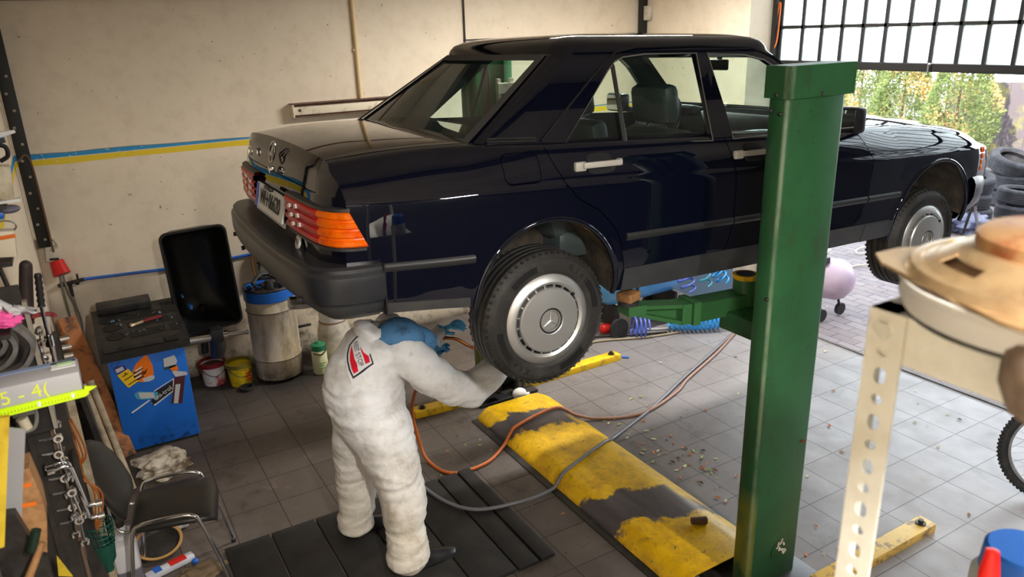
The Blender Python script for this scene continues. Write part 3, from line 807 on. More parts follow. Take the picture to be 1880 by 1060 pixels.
pf = planpath(fp); pf = [(x, y, -nx, -ny) if (nx * (x - 2.9) + ny * y) < 0 else (x, y, nx, ny) for x, y, nx, ny in pf]
b = BM(); sweep(b, pf, [(-.10, .535), (-.01, .535), (.004, .52), (.016, .49), (.014, .42), (.0, .38), (-.03, .33), (-.07, .27), (-.12, .26), (-.10, .535)]); cobj('front_bumper', b, M_trimg)

# ---- rear lamps: ribbed lenses wrapping round the corner
tl = [(-.938, -.305), (-.936, -.45), (-.930, -.60), (-.918, -.70), (-.888, -.775), (-.84, -.810), (-.785, -.822)]
tp = planpath(tl, 10); tp = [(x, y, -nx, -ny) if (nx * (x + .5) + ny * y) < 0 else (x, y, nx, ny) for x, y, nx, ny in tp]
M_redl = mat('red_lens', lin(200, 8, 6), .35, coat=.15, spec=.25); M_ambl = mat('amber_lens', lin(242, 112, 6), .3, coat=.2, spec=.3, dirt=lin(222, 70, 6), dscale=18); M_whl = mat('clear_lens', lin(226, 214, 210), .2, coat=.5)
zt, zl = .768, .632
def prof_rib(d):
    P = [(-.03, zt)]
    for k in range(4):
        a = zt - (zt - zl) * k / 4; c = zt - (zt - zl) * (k + 1) / 4; h = a - c
        P += [(.004 + d, a - .002), (.012 + d, a - h * .22), (.012 + d, a - h * .70), (.002 + d, a - h * .92)]
    return P + [(-.03, zl)]
for s in (-1, 1):
    path = [(x, -s * y, nx, -s * ny) for x, y, nx, ny in tp]
    b = BM(); pa_ = path[:int(len(path) * .86)]; sweep(b, pa_, [(-.03, zt + .012), (.004, zt + .010), (.004, zt), (-.02, zt - .004)]); sweep(b, path, [(-.03, zl - .012), (.004, zl - .010), (.004, zl), (-.02, zl + .004)])
    lamp = cobj('rear_lamp', b, M_clad)
    N = len(path); cut = [0, int(N * .62), N]
    b = BM(); sweep(b, path[:int(N * .50) + 1], prof_rib(0)); obj('red_lens', b, M_redl, lamp, 25, local=True)
    # amber lens with slanting front edge
    b = BM(); g = []
    pts = path[int(N * .50):]
    for i, (x, y, nx, ny) in enumerate(pts):
        f = max(0, (i - len(pts) * .45) / (len(pts) * .55))
        g.append([V((x + nx * d + f * (.5 * (.71 - z) - .03), y + ny * d, z)) for d, z in prof_rib(0)])
    sheet(b, g); obj('amber_lens', b, M_ambl, lamp, 25, local=True)
    b = BM()
    for k in range(3):
        zz = zt - (zt - zl) * (k + .62) / 4 - .012
        for j, (fr0, dz) in enumerate(((.10, .0), (.20, .012))):
            x, y, nx, ny = path[int(N * fr0 + k * 1.0)]
            box(b, (x + nx * .012, y, zz + dz), (.012, .034, .016), rot=rx(s * .2))
    obj('reverse_lens', b, M_whl, lamp, 25, local=True)
# number plate
pl = BM(); box(pl, (-.945, 0, .690), (.008, .52, .112), rot=ry(.22)); plate = cobj('number_plate', pl, mat('plate_white', lin(236, 238, 240), .35))
b = BM(); box(b, (-.951, .238, .690), (.004, .038, .108), rot=ry(.22)); obj('plate_band', b, mat('plate_blue', lin(60, 90, 205), .4), plate, local=True)
b = BM(); box(b, (-.949, 0, .628), (.006, .54, .022), rot=ry(.22)); obj('plate_holder', b, mat('plate_holder', lin(186, 190, 200), .35), plate, local=True)
obj('plate_lettering', text('x', 'WH·06620', .098, M_ink, None, V((-.9515, -.018, .690)), V((0, -1, 0)), V((.22, 0, 1)), squeeze=.86, asmesh=True), M_ink, plate, 0, local=True)
b = BM(); box(b, (-.955, -.05, .755), (.02, .11, .016), bev=.004); cobj('plate_lamp', b, M_black)
b = BM(); cyl(b, (-.938, -.44, .594), (-.946, -.44, .596), .028, seg=24); st = cobj('round_sticker', b, M_paper)
obj('sticker_letter', text('x', 'D', .036, M_ink, None, V((-.9475, -.44, .596)), V((0, -1, 0)), V((0, 0, 1)), asmesh=True), M_ink, st, 0, local=True)
# star emblem, lock and model figures on the boot lid
def star(b, M, R, t=.006, arm=.2, seg=36):
    tb = BM(); ringp = [(R * math.cos(2 * PI * k / seg), R * math.sin(2 * PI * k / seg), 0) for k in range(seg)]
    tube(tb, ringp, t, 6, closed=True)
    for k in range(3):
        a = PI / 2 + k * 2 * PI / 3; d = V((math.cos(a), math.sin(a), 0)); w = V((-d.y, d.x, 0)) * R * arm
        tip = d * R; A = [tb.verts.new(tip), tb.verts.new(w * .8), tb.verts.new(-w * .8), tb.verts.new(V((0, 0, t * 1.4))), tb.verts.new(V((0, 0, -t * 1.4)))]
        for f in ((0, 1, 3), (0, 3, 2), (0, 4, 1), (0, 2, 4), (1, 2, 3), (1, 4, 2)): tb.faces.new([A[q] for q in f])
    tb.transform(M); me = bpy.data.meshes.new('t'); tb.to_mesh(me); tb.free(); b.from_mesh(me); bpy.data.meshes.remove(me)
b = BM(); M = Matrix.Translation((-.905, 0, .908)) @ Matrix(((0, 0, -1, 0), (-1, 0, 0, 0), (0, 1, 0, 0), (0, 0, 0, 1))); M = Matrix.Translation((-.912, 0, .905)) @ Matrix.Rotation(.25, 4, 'Y') @ Matrix(((0, 0, -1, 0), (-1, 0, 0, 0), (0, 1, 0, 0), (0, 0, 0, 1)))
star(b, M, .046, .0042); cobj('boot_star', b, M_chrome, ang=20)
b = BM(); box(b, (-.922, -.01, .838), (.016, .055, .014), bev=.004); cyl(b, (-.915, -.005, .832), (-.935, -.005, .830), .016, seg=18); cobj('boot_lock', b, M_chrome)
obj('model_figures', text('x', '190', .06, M_chrome, None, V((-.917, .47, .865)), V((0, -1, 0)), V((.24, 0, 1)), ext=.003, asmesh=True), M_chrome, car, 0, local=True)
# front lamps and grille
b = BM(); box(b, (3.26, 0, .63), (.06, .62, .16), bev=.01); cobj('grille', b, M_chrome)
for s in (-1, 1):
    b = BM(); box(b, (3.245, s * .50, .63), (.06, .32, .16), bev=.02); cobj('headlamp', b, M_whl)
    b = BM()
    for k in range(4): box(b, (3.165, s * .758, .692 - k * .037), (.10, .05, .033), rot=rz(-s * .55), bev=.006)
    cobj('front_indicator', b, M_ambl)
# wiper seals, bonnet dark strip
b = BM(); box(b, (2.07, 0, .945), (.06, 1.2, .012)); cobj('cowl_grille', b, M_black)

# ---- wheels
M_tyre = mat('tyre_rubber', (.020, .019, .018, 1), .55, dirt=(.05, .046, .040, 1), dscale=10, dlo=.5, dhi=.8, bump=.15, bscale=90)
mat('black_moulding', (.006, .006, .006, 1), .5)
def wheel(hx, hy, hz, s, name='wheel', toe=0.0, camber=0.0, first=False):
    W2 = .0925; R = .302
    M = Matrix.Translation((hx, hy, hz)) @ Matrix.Rotation(toe, 4, 'Z') @ Matrix.Rotation(camber, 4, 'X') @ (Matrix.Rotation(PI / 2 if s < 0 else -PI / 2, 4, 'X'))
    # local z points outwards
    b = BM()
    prof = [(.192, -W2 * .8), (.205, -W2 * .97), (.235, -W2 * 1.08), (.268, -W2 * 1.05), (.287, -W2 * .86), (.298, -W2 * .72)]
    for k in range(4):
        c = -W2 * .60 + k * W2 * .40
        prof += [(R, c - .010), (R, c + .013), (R - .008, c + .014), (R - .008, c + .021)]
    prof += [(R, W2 * .74), (.298, W2 * .78), (.287, W2 * .88), (.268, W2 * 1.05), (.262, W2 * 1.055), (.260, W2 * 1.075), (.235, W2 * 1.09), (.222, W2 * 1.06), (.218, W2 * 1.06), (.205, W2 * .98), (.192, W2 * .8)]
    lathe(b, prof, 72, M, closed=True)
    for k in range(60):                                         # shoulder blocks
        a = 2 * PI * k / 60
        for sg in (1, -1):
            box(b, M @ V((.2925 * math.cos(a), .2925 * math.sin(a), sg * W2 * .83)), (.014, .011, .012), rot=(M.to_3x3() @ rz(a) @ ry(-sg * .6)))
    t = cobj('wheel', b, M_tyre, ang=30)
    if s < 0:
        # moulded lettering on the side wall, twice
        bb = BM()
        for base, word in ((62, 'Kleber'), (242, 'Kleber')):
            for i, ch in enumerate(word):
                a = math.radians(base - (i - 0.0) * 8.2)
                c = M @ V((.243 * math.cos(a), .243 * math.sin(a), W2 * 1.085)); xd = M.to_3x3() @ V((math.sin(a), -math.cos(a), 0)); yd = M.to_3x3() @ V((math.cos(a), math.sin(a), 0))
                tb = text('l', ch, .040, M_ink, None, c, xd, yd, ext=.0012, asmesh=True)
                me = bpy.data.meshes.new('x'); tb.to_mesh(me); tb.free(); bb.from_mesh(me); bpy.data.meshes.remove(me)
        for base in (120, 300, 200, 20):                        # raised panels
            bp_ = BM(); g = [[M @ V((r * math.cos(math.radians(base + q)), r * math.sin(math.radians(base + q)), W2 * 1.083)) for r in (.228, .256)] for q in range(-16, 17, 4)]
            slab(bp_, g, M.to_3x3() @ V((0, 0, .0012))); obj('sidewall_panel', bp_, bpy.data.materials['black_moulding'], t, 20, local=True)
        obj('sidewall_lettering', bb, bpy.data.materials['black_moulding'], t, 20, local=True)
    b = BM(); z0 = W2 * .78
    lathe(b, [(.206, z0 - .01), (.206, z0 + .012), (.200, z0 + .020), (.170, z0 + .030), (.158, z0 + .022), (.157, z0 + .004)], 64, M)
    lathe(b, [(.146, z0 + .004), (.1455, z0 + .030), (.140, z0 + .036), (.10, z0 + .042), (.061, z0 + .046), (.058, z0 + .044), (.056, z0 + .034), (0, z0 + .036)], 64, M)
    for k in range(20):
        a = 2 * PI * k / 20 + .1; box(b, M @ V((.152 * math.cos(a), .152 * math.sin(a), z0 + .012)), (.014, .006, .014), rot=M.to_3x3() @ rz(a))
    cov = obj('wheel_cover', b, M_silver, t, 35, local=True)
    b = BM(); lathe(b, [(.160, z0 + .0), (.140, z0 + .0)], 48, M); lathe(b, [(.0, z0 - .012), (.19, z0 - .012)], 48, M); lathe(b, [(.0560, z0 + .0375), (.0555, z0 + .0405), (.0475, z0 + .0400), (.047, z0 + .037)], 40, M); cyl(b, M @ V((.157 * math.cos(.66), .157 * math.sin(.66), z0 + .02)), M @ V((.157 * math.cos(.66), .157 * math.sin(.66), z0 + .0285)), .0075, seg=12)
    obj('cover_slots', b, M_dark, t, 30, local=True)
    b = BM(); star(b, M @ Matrix.Translation((0, 0, z0 + .041)), .0475, .0030, .17); obj('cover_star', b, M_silver, t, 20, local=True)
for s in (-1, 1):
    wheel(0.0, s * .725, .200, s, camber=0.0, toe=0.0)
    wheel(2.665, s * .705, .195, s, toe=0.0)
# ---- underside: axles, exhaust
b = BM(); box(b, (0, 0, .30), (.30, 1.0, .10), bev=.02); cyl(b, (0, -.66, .2), (0, .66, .22), .035); box(b, (2.6, 0, .28), (.35, 1.0, .10), bev=.02); cyl(b, (2.665, -.64, .195), (2.665, .64, .195), .03); cobj('axle_carrier', b, M_dsteel)
b = BM()
for s in (-1, 1):
    cyl(b, (0, s * .56, .2), (0, s * .64, .2), .14); cyl(b, (2.665, s * .56, .195), (2.665, s * .64, .195), .13)
cobj('brake_disc', b, M_steel)
b = BM(); sph(b, (-.62, -.36, .33), (.24, .14, .09)); tube(b, catmull([(-1.0, -.42, .34), (-.8, -.40, .33), (-.1, -.22, .34), (.6, -.1, .24), (2.2, -.1, .24)], 6), .028, 8); cobj('exhaust', b, M_steel)
b = BM(); box(b, (1.33, 0, .300), (2.0, 1.25, .02)); cobj('underbody', b, M_well)

# ---- interior
def seatback(cx, cy):
    b = BM(); box(b, (cx, cy, .72), (.13, .48, .42), rot=ry(-.22), bev=.05); box(b, (cx + .28, cy, .50), (.50, .48, .14), bev=.05); s_ = cobj('front_seat', b, M_leather)
    b = BM(); box(b, (cx - .055, cy, 1.045), (.10, .29, .195), rot=ry(-.15), bev=.038); obj('headrest', b, M_leather, s_, 40, local=True)
    b = BM(); cyl(b, (cx - .03, cy - .07, .86), (cx - .04, cy - .07, .98), .007); cyl(b, (cx - .03, cy + .07, .86), (cx - .04, cy + .07, .98), .007); obj('headrest_post', b, M_chrome, s_, 40, local=True)
seatback(.98, -.36); seatback(.98, .36)
b = BM(); box(b, (.16, 0, .72), (.16, 1.28, .46), rot=ry(-.30), bev=.05); box(b, (.42, 0, .46), (.5, 1.28, .14), bev=.04); cobj('rear_bench', b, M_leather)
b = BM(); box(b, (-.11, 0, .962), (.34, 1.24, .012)); cobj('parcel_shelf', b, mat('parcel_shelf', (.015, .022, .036, 1), .5))
b = BM(); box(b, (1.86, 0, .80), (.40, 1.38, .22), rot=ry(.25), bev=.05); box(b, (1.76, .36, .93), (.22, .40, .06), rot=ry(.2), bev=.02); cobj('dashboard', b, M_int)
b = BM(); lathe(b, [(.19 + .014 * math.cos(t), .014 * math.sin(t)) for t in np.linspace(0, 2 * PI, 9)[:-1]], 32, Matrix.Translation((1.55, .36, .86)) @ Matrix.Rotation(-1.1, 4, 'Y'), closed=True); box(b, (1.56, .36, .86), (.03, .36, .05), rot=ry(.45)); cobj('steering_wheel', b, M_black)
b = BM(); box(b, (1.66, 0, 1.215), (.02, .22, .06), bev=.008); box(b, (1.70, 0, 1.26), (.02, .02, .08)); cobj('interior_mirror', b, M_black)
for s in (-1, 1):
    b = BM(); tube(b, catmull([(1.02, s * .63, 1.2), (1.01, s * .66, 1.0), (.99, s * .67, .7)], 6), .02, 6, flat=.15); cobj('seat_belt', b, M_int)
# ================================================================== the two-post lift
def post_material():
    m = mat('lift_green', (.03, .1, .03, 1), .38); g = G(m); x, y, z = g.sep()
    c = g.mix(g.rng(g.noise(2.5, 6), .35, .7), lin(42, 92, 54), lin(36, 74, 44))
    c = g.mix(g.m('MULTIPLY', g.rng(g.noise(9, 8, .7, stretch=(1, 1, .35)), .56, .72), .75), c, lin(46, 58, 34))
    c = g.mix(g.m('MULTIPLY', g.rng(g.noise(45, 2), .70, .73), .7), c, lin(40, 30, 24))
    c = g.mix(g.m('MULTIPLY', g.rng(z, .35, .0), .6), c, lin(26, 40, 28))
    yl = g.m('MULTIPLY', g.m('MULTIPLY', g.rng(x, -.148, -.160), g.rng(z, .62, .50)), g.rng(g.noise(3, 5), .35, .5))
    c = g.mix(g.m('MULTIPLY', yl, .4), c, lin(150, 136, 24))
    worn_highlight = g.m('MULTIPLY', g.m('MULTIPLY', g.rng(x, -.164, -.172), g.rng(y, -.030, -.040)), g.rng(g.noise(7, 6, .7, stretch=(1, 1, .4)), .35, .6))  # worn bend edge, with its pale highlight line put into the colour
    c = g.mix(g.m('MULTIPLY', worn_highlight, .75), c, lin(128, 142, 118))
    g.lk(c, g.p.inputs['Base Color']); g.bump(g.noise(30, 4), .06, .004); return m
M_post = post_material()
M_baseplate = mat('oily_baseplate', (.012, .012, .013, 1), .35, dirt=(.04, .035, .03, 1), dscale=10)
def lift_post(name, label, x0, x1, yw, yf, h, cap, sgn):
    """C-section: web plane at yw, flanges reaching to yf (towards the car)"""
    xm = (x0 + x1) / 2
    t = thing(name, label, 'lift post', (xm, (yw + yf) / 2, 0), group=None)
    th = .012; d = 1 if yf > yw else -1
    # profile in plan with rounded bends
    P = [(x0 + .07, yf - d * th), (x0 + .07, yf), (x0 + .012, yf), (x0, yf - d * .012), (x0, yw + d * .022), (x0 + .006, yw + d * .007), (x0 + .022, yw), (x1 - .022, yw), (x1 - .006, yw + d * .007), (x1, yw + d * .022), (x1, yf - d * .012), (x1 - .012, yf), (x1 - .07, yf), (x1 - .07, yf - d * th), (x1 - th, yf - d * th), (x1 - th, yw + d * .024), (x1 - .024, yw + d * th), (x0 + .024, yw + d * th), (x0 + th, yw + d * .024), (x0 + th, yf - d * th)]
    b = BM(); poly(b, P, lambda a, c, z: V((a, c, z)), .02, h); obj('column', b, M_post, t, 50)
    if cap:
        b = BM(); zt = h + .03; zb = h - .095; xa_, xb_ = x0 - .008, x1 + .026
        ya, yb = (yw - d * .012, yf + d * .012); xc_ = (xa_ + xb_) / 2
        box(b, (xc_, (ya + yb) / 2, zt), (xb_ - xa_, abs(yb - ya), .006))
        box(b, (xc_, ya, (zt + zb) / 2), (xb_ - xa_, .006, zt - zb)); box(b, (xa_, (ya + yb) / 2, (zt + zb) / 2), (.006, abs(yb - ya), zt - zb)); box(b, (xb_, (ya + yb) / 2, (zt + zb) / 2), (.006, abs(yb - ya), zt - zb))
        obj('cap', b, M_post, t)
        for q in ((xa_ - .003, (ya + yb) / 2, zb + .015), (xm, ya - d * .003, zb + .012), (x0 - .004, (ya + yb) / 2 - .02, zb - .06), (x0 - .004, (ya + yb) / 2 + .03, zb - .05), (x0 - .004, (ya + yb) / 2 - .03, h - .95)):
            b = BM(); sph(b, q, .009, 10, 6); obj('bolt', b, M_dsteel, t)
    b = BM(); box(b, (xm + .0, (yw + yf) / 2 - sgn * .02, .012), (.52, .40, .024), bev=.004); obj('base_plate', b, M_baseplate, t)
    b = BM(); cyl(b, (xm, yf - d * .05, .03), (xm, yf - d * .05, h - .06), .022); obj('lead_screw', b, M_dsteel, t)
    return t
post = lift_post('lift_post', 'tall green steel lift post in front of the car doors', -2.708, -2.351, -1.85, -1.744, 2.545, True, 1)
b = BM(); cyl(b, (-2.50, -1.8515, .20), (-2.50, -1.8535, .20), .052, seg=28); obj('round_decal', b, mat('worn_green_decal', lin(30, 70, 42), .4), post)
b = BM()
for k, (dx, dz, sx, sz) in enumerate(((-.02, .03, .012, .03), (.0, .04, .012, .035), (.02, .02, .022, .012), (-.01, .0, .02, .014), (.012, -.012, .014, .03), (.028, -.028, .028, .022), (-.028, .012, .012, .008))): box(b, (-2.485 + dx, -1.855, .21 + dz), (sx, .002, sz), rot=ry(k * .5))
tag_ = obj('decal_remains', b, M_dwhite, post)
b = BM(); box(b, (-2.395, -1.852, .80), (.035, .003, .012), rot=ry(.3)); obj('rust_scratch', b, mat('rust', lin(110, 50, 24), .8), post)
fpost = lift_post('lift_post', 'green lift post on the far side of the car, seen through its rear window', -2.79, -2.43, .90, .78, 2.545, False, -1)
b = BM(); box(b, (-2.66, .775, 1.4), (.05, .006, 2.2)); obj('belt_cover', b, mat('brown_belt', lin(70, 58, 46), .6), fpost)
b = BM()
for x in (-2.56, -2.46): box(b, (x, .76, 1.75), (.025, .03, 1.35))
box(b, (-2.51, .755, 2.36), (.13, .04, .07)); box(b, (-2.51, .755, 1.12), (.13, .04, .07)); obj('guide_frame', b, M_dwhite, fpost)
b = BM(); box(b, (-2.70, .70, .25), (.03, .06, .35)); cyl(b, (-2.50, .70, .04), (-2.50, .70, .16), .05); obj('pulley', b, M_dsteel, fpost)
b = BM(); sph(b, (-2.56, .60, .07), (.06, .05, .045), 12, 8); cyl(b, (-2.6, .62, .05), (-2.49, .56, .06), .02); tag(obj('grease_cup', b, M_white, None), 'small white grease cup at the foot of the far lift post', 'cup')
M_floorleg = M_yel
def leg(parent, x0, y0, x1, y1, w=.10, h=.05, worn=None):
    d = V((x1 - x0, y1 - y0, 0)); L = d.length; a = math.atan2(d.y, d.x)
    b = BM(); box(b, ((x0 + x1) / 2, (y0 + y1) / 2, h / 2), (L, w, h), rot=rz(a), bev=.004); o = obj('floor_leg', b, worn or M_yel, parent)
    u = d.normalized(); e = V((x1, y1, h)) - u * .07
    bb = BM(); cyl(bb, e, e + V((0, 0, .008)), .028, seg=16); cyl(bb, e + V((0, 0, .008)), e + V((0, 0, .026)), .015, seg=6); ob = obj('anchor_bolt', bb, M_dsteel, o)
M_yelw = mat('worn_yellow_bar', lin(214, 178, 88), .5, dirt=lin(120, 98, 76), dscale=14, dlo=.5, dhi=.64)
leg(post, -2.36, -2.00, -1.43, -2.00, .10, .055, M_yelw)
leg(post, -2.70, -2.00, -3.55, -2.00, .10, .055, M_yelw)
leg(fpost, -2.42, .81, -1.43, .82, .10, .055, M_yel); leg(fpost, -2.78, .80, -3.35, .84, .10, .055, M_yel)
# carriages and swinging arms
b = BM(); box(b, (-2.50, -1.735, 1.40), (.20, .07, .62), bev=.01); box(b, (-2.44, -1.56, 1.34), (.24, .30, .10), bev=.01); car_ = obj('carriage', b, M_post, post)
def arm(parent, hinge, tip, zt):
    h, t_ = V(hinge), V(tip); d = (t_ - h); d.z = 0; L = d.length; u = d.normalized(); w = V((-u.y, u.x, 0)); z = h.z
    b = BM()
    cyl(b, h + V((0, 0, -.10)), h + V((0, 0, .085)), .062, seg=24)
    F = lambda a, c, dz: h + u * a + w * c + V((0, 0, dz))
    def bar(a0, a1, hw0, hw1, z0a, z1a, z0b, z1b):
        vs = [b.verts.new(F(a, c, zz)) for a, c, zz in ((a0, -hw0, z0a), (a0, hw0, z0a), (a0, hw0, z1a), (a0, -hw0, z1a), (a1, -hw1, z0b), (a1, hw1, z0b), (a1, hw1, z1b), (a1, -hw1, z1b))]
        for q in ((0, 1, 2, 3), (7, 6, 5, 4), (0, 4, 5, 1), (1, 5, 6, 2), (2, 6, 7, 3), (3, 7, 4, 0)): b.faces.new([vs[i] for i in q])
    bar(.03, L * .52, .055, .055, -.075, .018, -.075, .022)
    bar(L * .46, L * .52, .066, .066, -.082, .034, -.082, .034)
    bar(L * .52, L * .60, .05, .05, -.075, .026, -.075, .030)
    bar(L * .60, L * .97, .045, .045, .012, .030, .050, .068)
    bar(L * .60, L * .97, .045, .040, -.075, -.055, .016, .034)
    bar(L * .90, L * 1.04, .05, .05, .020, .068, .024, .072)
    o = obj('lifting_arm', b, M_green, parent, 30)
    b = BM(); bar(L * .60, L * .92, .006, .006, -.06, .02, .02, .05); obj('arm_web', b, M_green, o, 30)
    b = BM(); cyl(b, h + V((0, 0, .085)), h + V((0, 0, .108)), .060, .066, 24); obj('hinge_rim', b, M_yel, o)
    b = BM(); cyl(b, h + V((0, 0, .1)), h + V((0, 0, .1095)), .048, seg=24); obj('hinge_pin', b, M_black, o)
    b = BM(); cyl(b, V((t_.x, t_.y, h.z + .07)), V((t_.x, t_.y, h.z + .090)), .05, seg=20); obj('rubber_pad', b, M_rub, o)
    b = BM(); box(b, V((t_.x, t_.y, (h.z + .090 + zt) / 2)), (.09, .08, zt - h.z - .090), rot=rz(.3), bev=.004); obj('packing_block', b, M_wood, o)
    for k in range(2):
        b = BM(); cyl(b, F(L * .49, -.072 , -.05 + .06 * k), F(L * .49, -.078, -.05 + .06 * k), .012, seg=10); obj('arm_bolt', b, M_dsteel, o)
arm(post, (-2.40, -1.42, 1.44), (-3.09, -1.345, 1.45), 1.572)
arm(post, (-2.34, -1.52, 1.37), (-2.02, -1.36, 1.42), 1.535)
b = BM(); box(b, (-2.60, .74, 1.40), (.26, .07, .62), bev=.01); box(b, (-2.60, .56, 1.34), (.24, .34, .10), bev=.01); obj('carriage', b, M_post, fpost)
arm(fpost, (-2.68, .38, 1.36), (-3.07, .12, 1.4), 1.560); arm(fpost, (-2.52, .38, 1.32), (-1.5, .10, 1.4), 1.50)

# ---- cable cover across the floor between the posts
def cover_material():
    m = mat('worn_cover', (.1, .1, .1, 1), .38, .25); g = G(m); x, y, z = g.sep()
    n = g.noise(3.2, 9, .72, dist=.4); n2 = g.noise(16, 7, .75, stretch=(1, 1.8, 1)); wy = g.m('ADD', y, g.m('MULTIPLY', g.m('SUBTRACT', n, .5), .5)); wy = g.m('ADD', wy, g.m('MULTIPLY', x, .25))
    band = lambda a, b: g.m('MULTIPLY', g.rng(wy, a - .015, a + .015), g.rng(wy, b + .015, b - .015))
    p = g.m('MAXIMUM', g.m('MAXIMUM', band(.86, 1.40), band(-.32, .58)), band(-1.5, -.66), clamp=True)
    p = g.m('MULTIPLY', p, g.rng(n2, .66, .62))
    far = g.m('MULTIPLY', g.rng(x, .18, .22), g.rng(wy, -.62, -.5))
    p = g.m('MAXIMUM', p, g.m('MULTIPLY', far, g.rng(wy, .75, .6)))
    ye = g.mix(g.rng(g.noise(9, 7, .7), .4, .75), lin(236, 188, 16), lin(176, 132, 22))
    ye = g.mix(g.m('MULTIPLY', g.rng(g.noise(24, 5), .58, .7), .5), ye, lin(110, 84, 30))
    met = g.mix(g.rng(g.noise(5, 6, .7, stretch=(1, .3, 1)), .35, .7), lin(98, 92, 96), lin(66, 62, 62))
    c = g.mix(p, met, ye); g.lk(c, g.p.inputs['Base Color']); g.lk(g.m('MULTIPLY', g.m('SUBTRACT', 1, p), .35), g.p.inputs['Metallic'])
    g.bump(g.m('ADD', p, g.noise(30, 4)), .15, .004); return m
M_cover = cover_material()
P = [(-2.975, .004), (-2.955, .03), (-2.905, .068), (-2.87, .080), (-2.50, .080), (-2.44, .072), (-2.37, .034), (-2.325, .004)]
b = BM(); ysn = np.linspace(.53, -1.66, 45)
slab(b, [[V((x, y, z)) for x, z in P] for y in ysn], (0, 0, -.004))
cov = tag(obj('cable_cover', b, M_cover, None, 50), 'long yellow painted steel cover plate worn bare, between the lift posts', 'floor cover')
b = BM(); cyl(b, (-2.60, -1.34, .105), (-2.52, -1.375, .10), .020, .022, 14); tag(obj('rusty_stub', b, mat('rusty_bolt', lin(86, 62, 48), .8)), 'short rusty steel stub lying on the worn yellow cover', 'bolt')
b = BM(); box(b, (-2.99, -.56, .004), (.06, 2.18, .006)); o = tag(obj('rubber_edge', b, M_black), 'black rubber edging along the yellow floor cover', 'edging')

# ---- black boards over the pit
M_board = mat('black_pit_board', lin(30, 28, 26), .75, dirt=lin(48, 43, 38), dscale=5, bump=.12, bscale=30)
bx = [-3.335, -3.435, -3.575, -3.83, -4.10, -4.37, -4.63, -4.89]
for i in range(len(bx) - 1):
    a, c = bx[i], bx[i + 1]
    b = BM(); box(b, ((a + c) / 2, -.56 + .004 * i, .011 + (.006 if i == 0 else 0)), (a - c - .012, 1.02, .022), rot=rz(.0), bev=.003)
    lab = ['narrow black board at the right edge of the pit, beside the yellow cover', 'second black pit board from the yellow cover', 'third black pit board from the yellow cover', 'fourth black pit board from the yellow cover, by the front foot', 'fifth black pit board from the yellow cover, under the back foot', 'sixth black pit board from the yellow cover', 'black pit board at the end nearest the chair'][i]
    tag(obj('pit_board', b, M_board), lab, 'board', 'black boards over the pit')
# ================================================================== the mechanic
def skin(name, nodes, edges, m, parent, root, sub=2, ang=180, disp=None):
    """nodes: {key: (x, y, z, r)} or (x, y, z, rx, ry); grown as one continuous surface"""
    keys = list(nodes); me = bpy.data.meshes.new(name)
    inv = MW[parent.name].inverted()
    me.from_pydata([inv @ V(nodes[k][:3]) for k in keys], [(keys.index(a), keys.index(b)) for a, b in edges], [])
    o = bpy.data.objects.new(name, me); COL.objects.link(o); o.parent = parent; MW[o.name] = MW[parent.name].copy()
    sk = o.modifiers.new('skin', 'SKIN'); sk.use_smooth_shade = True; sk.branch_smoothing = .6
    lay = me.skin_vertices[0].data
    for i, k in enumerate(keys):
        r = nodes[k][3:]; lay[i].radius = (r[0], r[1] if len(r) > 1 else r[0]); lay[i].use_root = (k == root)
    sb = o.modifiers.new('sub', 'SUBSURF'); sb.levels = sub; sb.render_levels = sub
    if disp:
        for nm, size, st, dep in disp:
            tx = bpy.data.textures.new(nm, 'CLOUDS'); tx.noise_scale = size; tx.noise_depth = dep
            dm = o.modifiers.new(nm, 'DISPLACE'); dm.texture = tx; dm.strength = st; dm.mid_level = .5; dm.texture_coords = 'LOCAL'
    bpy.context.view_layer.update()
    me2 = bpy.data.meshes.new_from_object(o.evaluated_get(bpy.context.evaluated_depsgraph_get()))
    o.modifiers.clear(); o.data = me2; me2.materials.clear()
    for x in (m if isinstance(m, list) else [m]): me2.materials.append(x)
    smooth(me2, ang); return o

M_skin = mat('skin', lin(196, 140, 112), .55)
def overall_material():
    m = mat('white_coverall', (.7, .7, .68, 1), .8); g = G(m); x, y, z = g.sep()
    c = g.mix(g.rng(z, .95, .25), lin(240, 241, 243), lin(222, 215, 202))
    c = g.mix(g.m('MULTIPLY', g.rng(g.noise(5, 8, .7), .48, .7), g.rng(z, 1.2, .5, .35, .8)), c, lin(158, 138, 112))
    c = g.mix(g.m('MULTIPLY', g.rng(g.noise(18, 8, .8), .56, .72), .4), c, lin(120, 104, 88))
    g.lk(c, g.p.inputs['Base Color'])
    f = g.m('ADD', g.noise(11, 4, .55, stretch=(1, 1, 2.2), dist=.8), g.m('MULTIPLY', g.noise(30, 4, .6), .3)); g.bump(f, .30, .012); return m
M_cov = overall_material()
man = thing('person', 'mechanic in white coveralls and a blue cap, bending under the raised car', 'person', (-4.12, -.52, 0))
HD = V((-3.955, -.605, 1.275)); HU = V((-.34, -.66, .67)).normalized(); HF = V((.87, -.47, -.06)); HF = (HF - HU * HF.dot(HU)).normalized(); HS = HU.cross(HF)
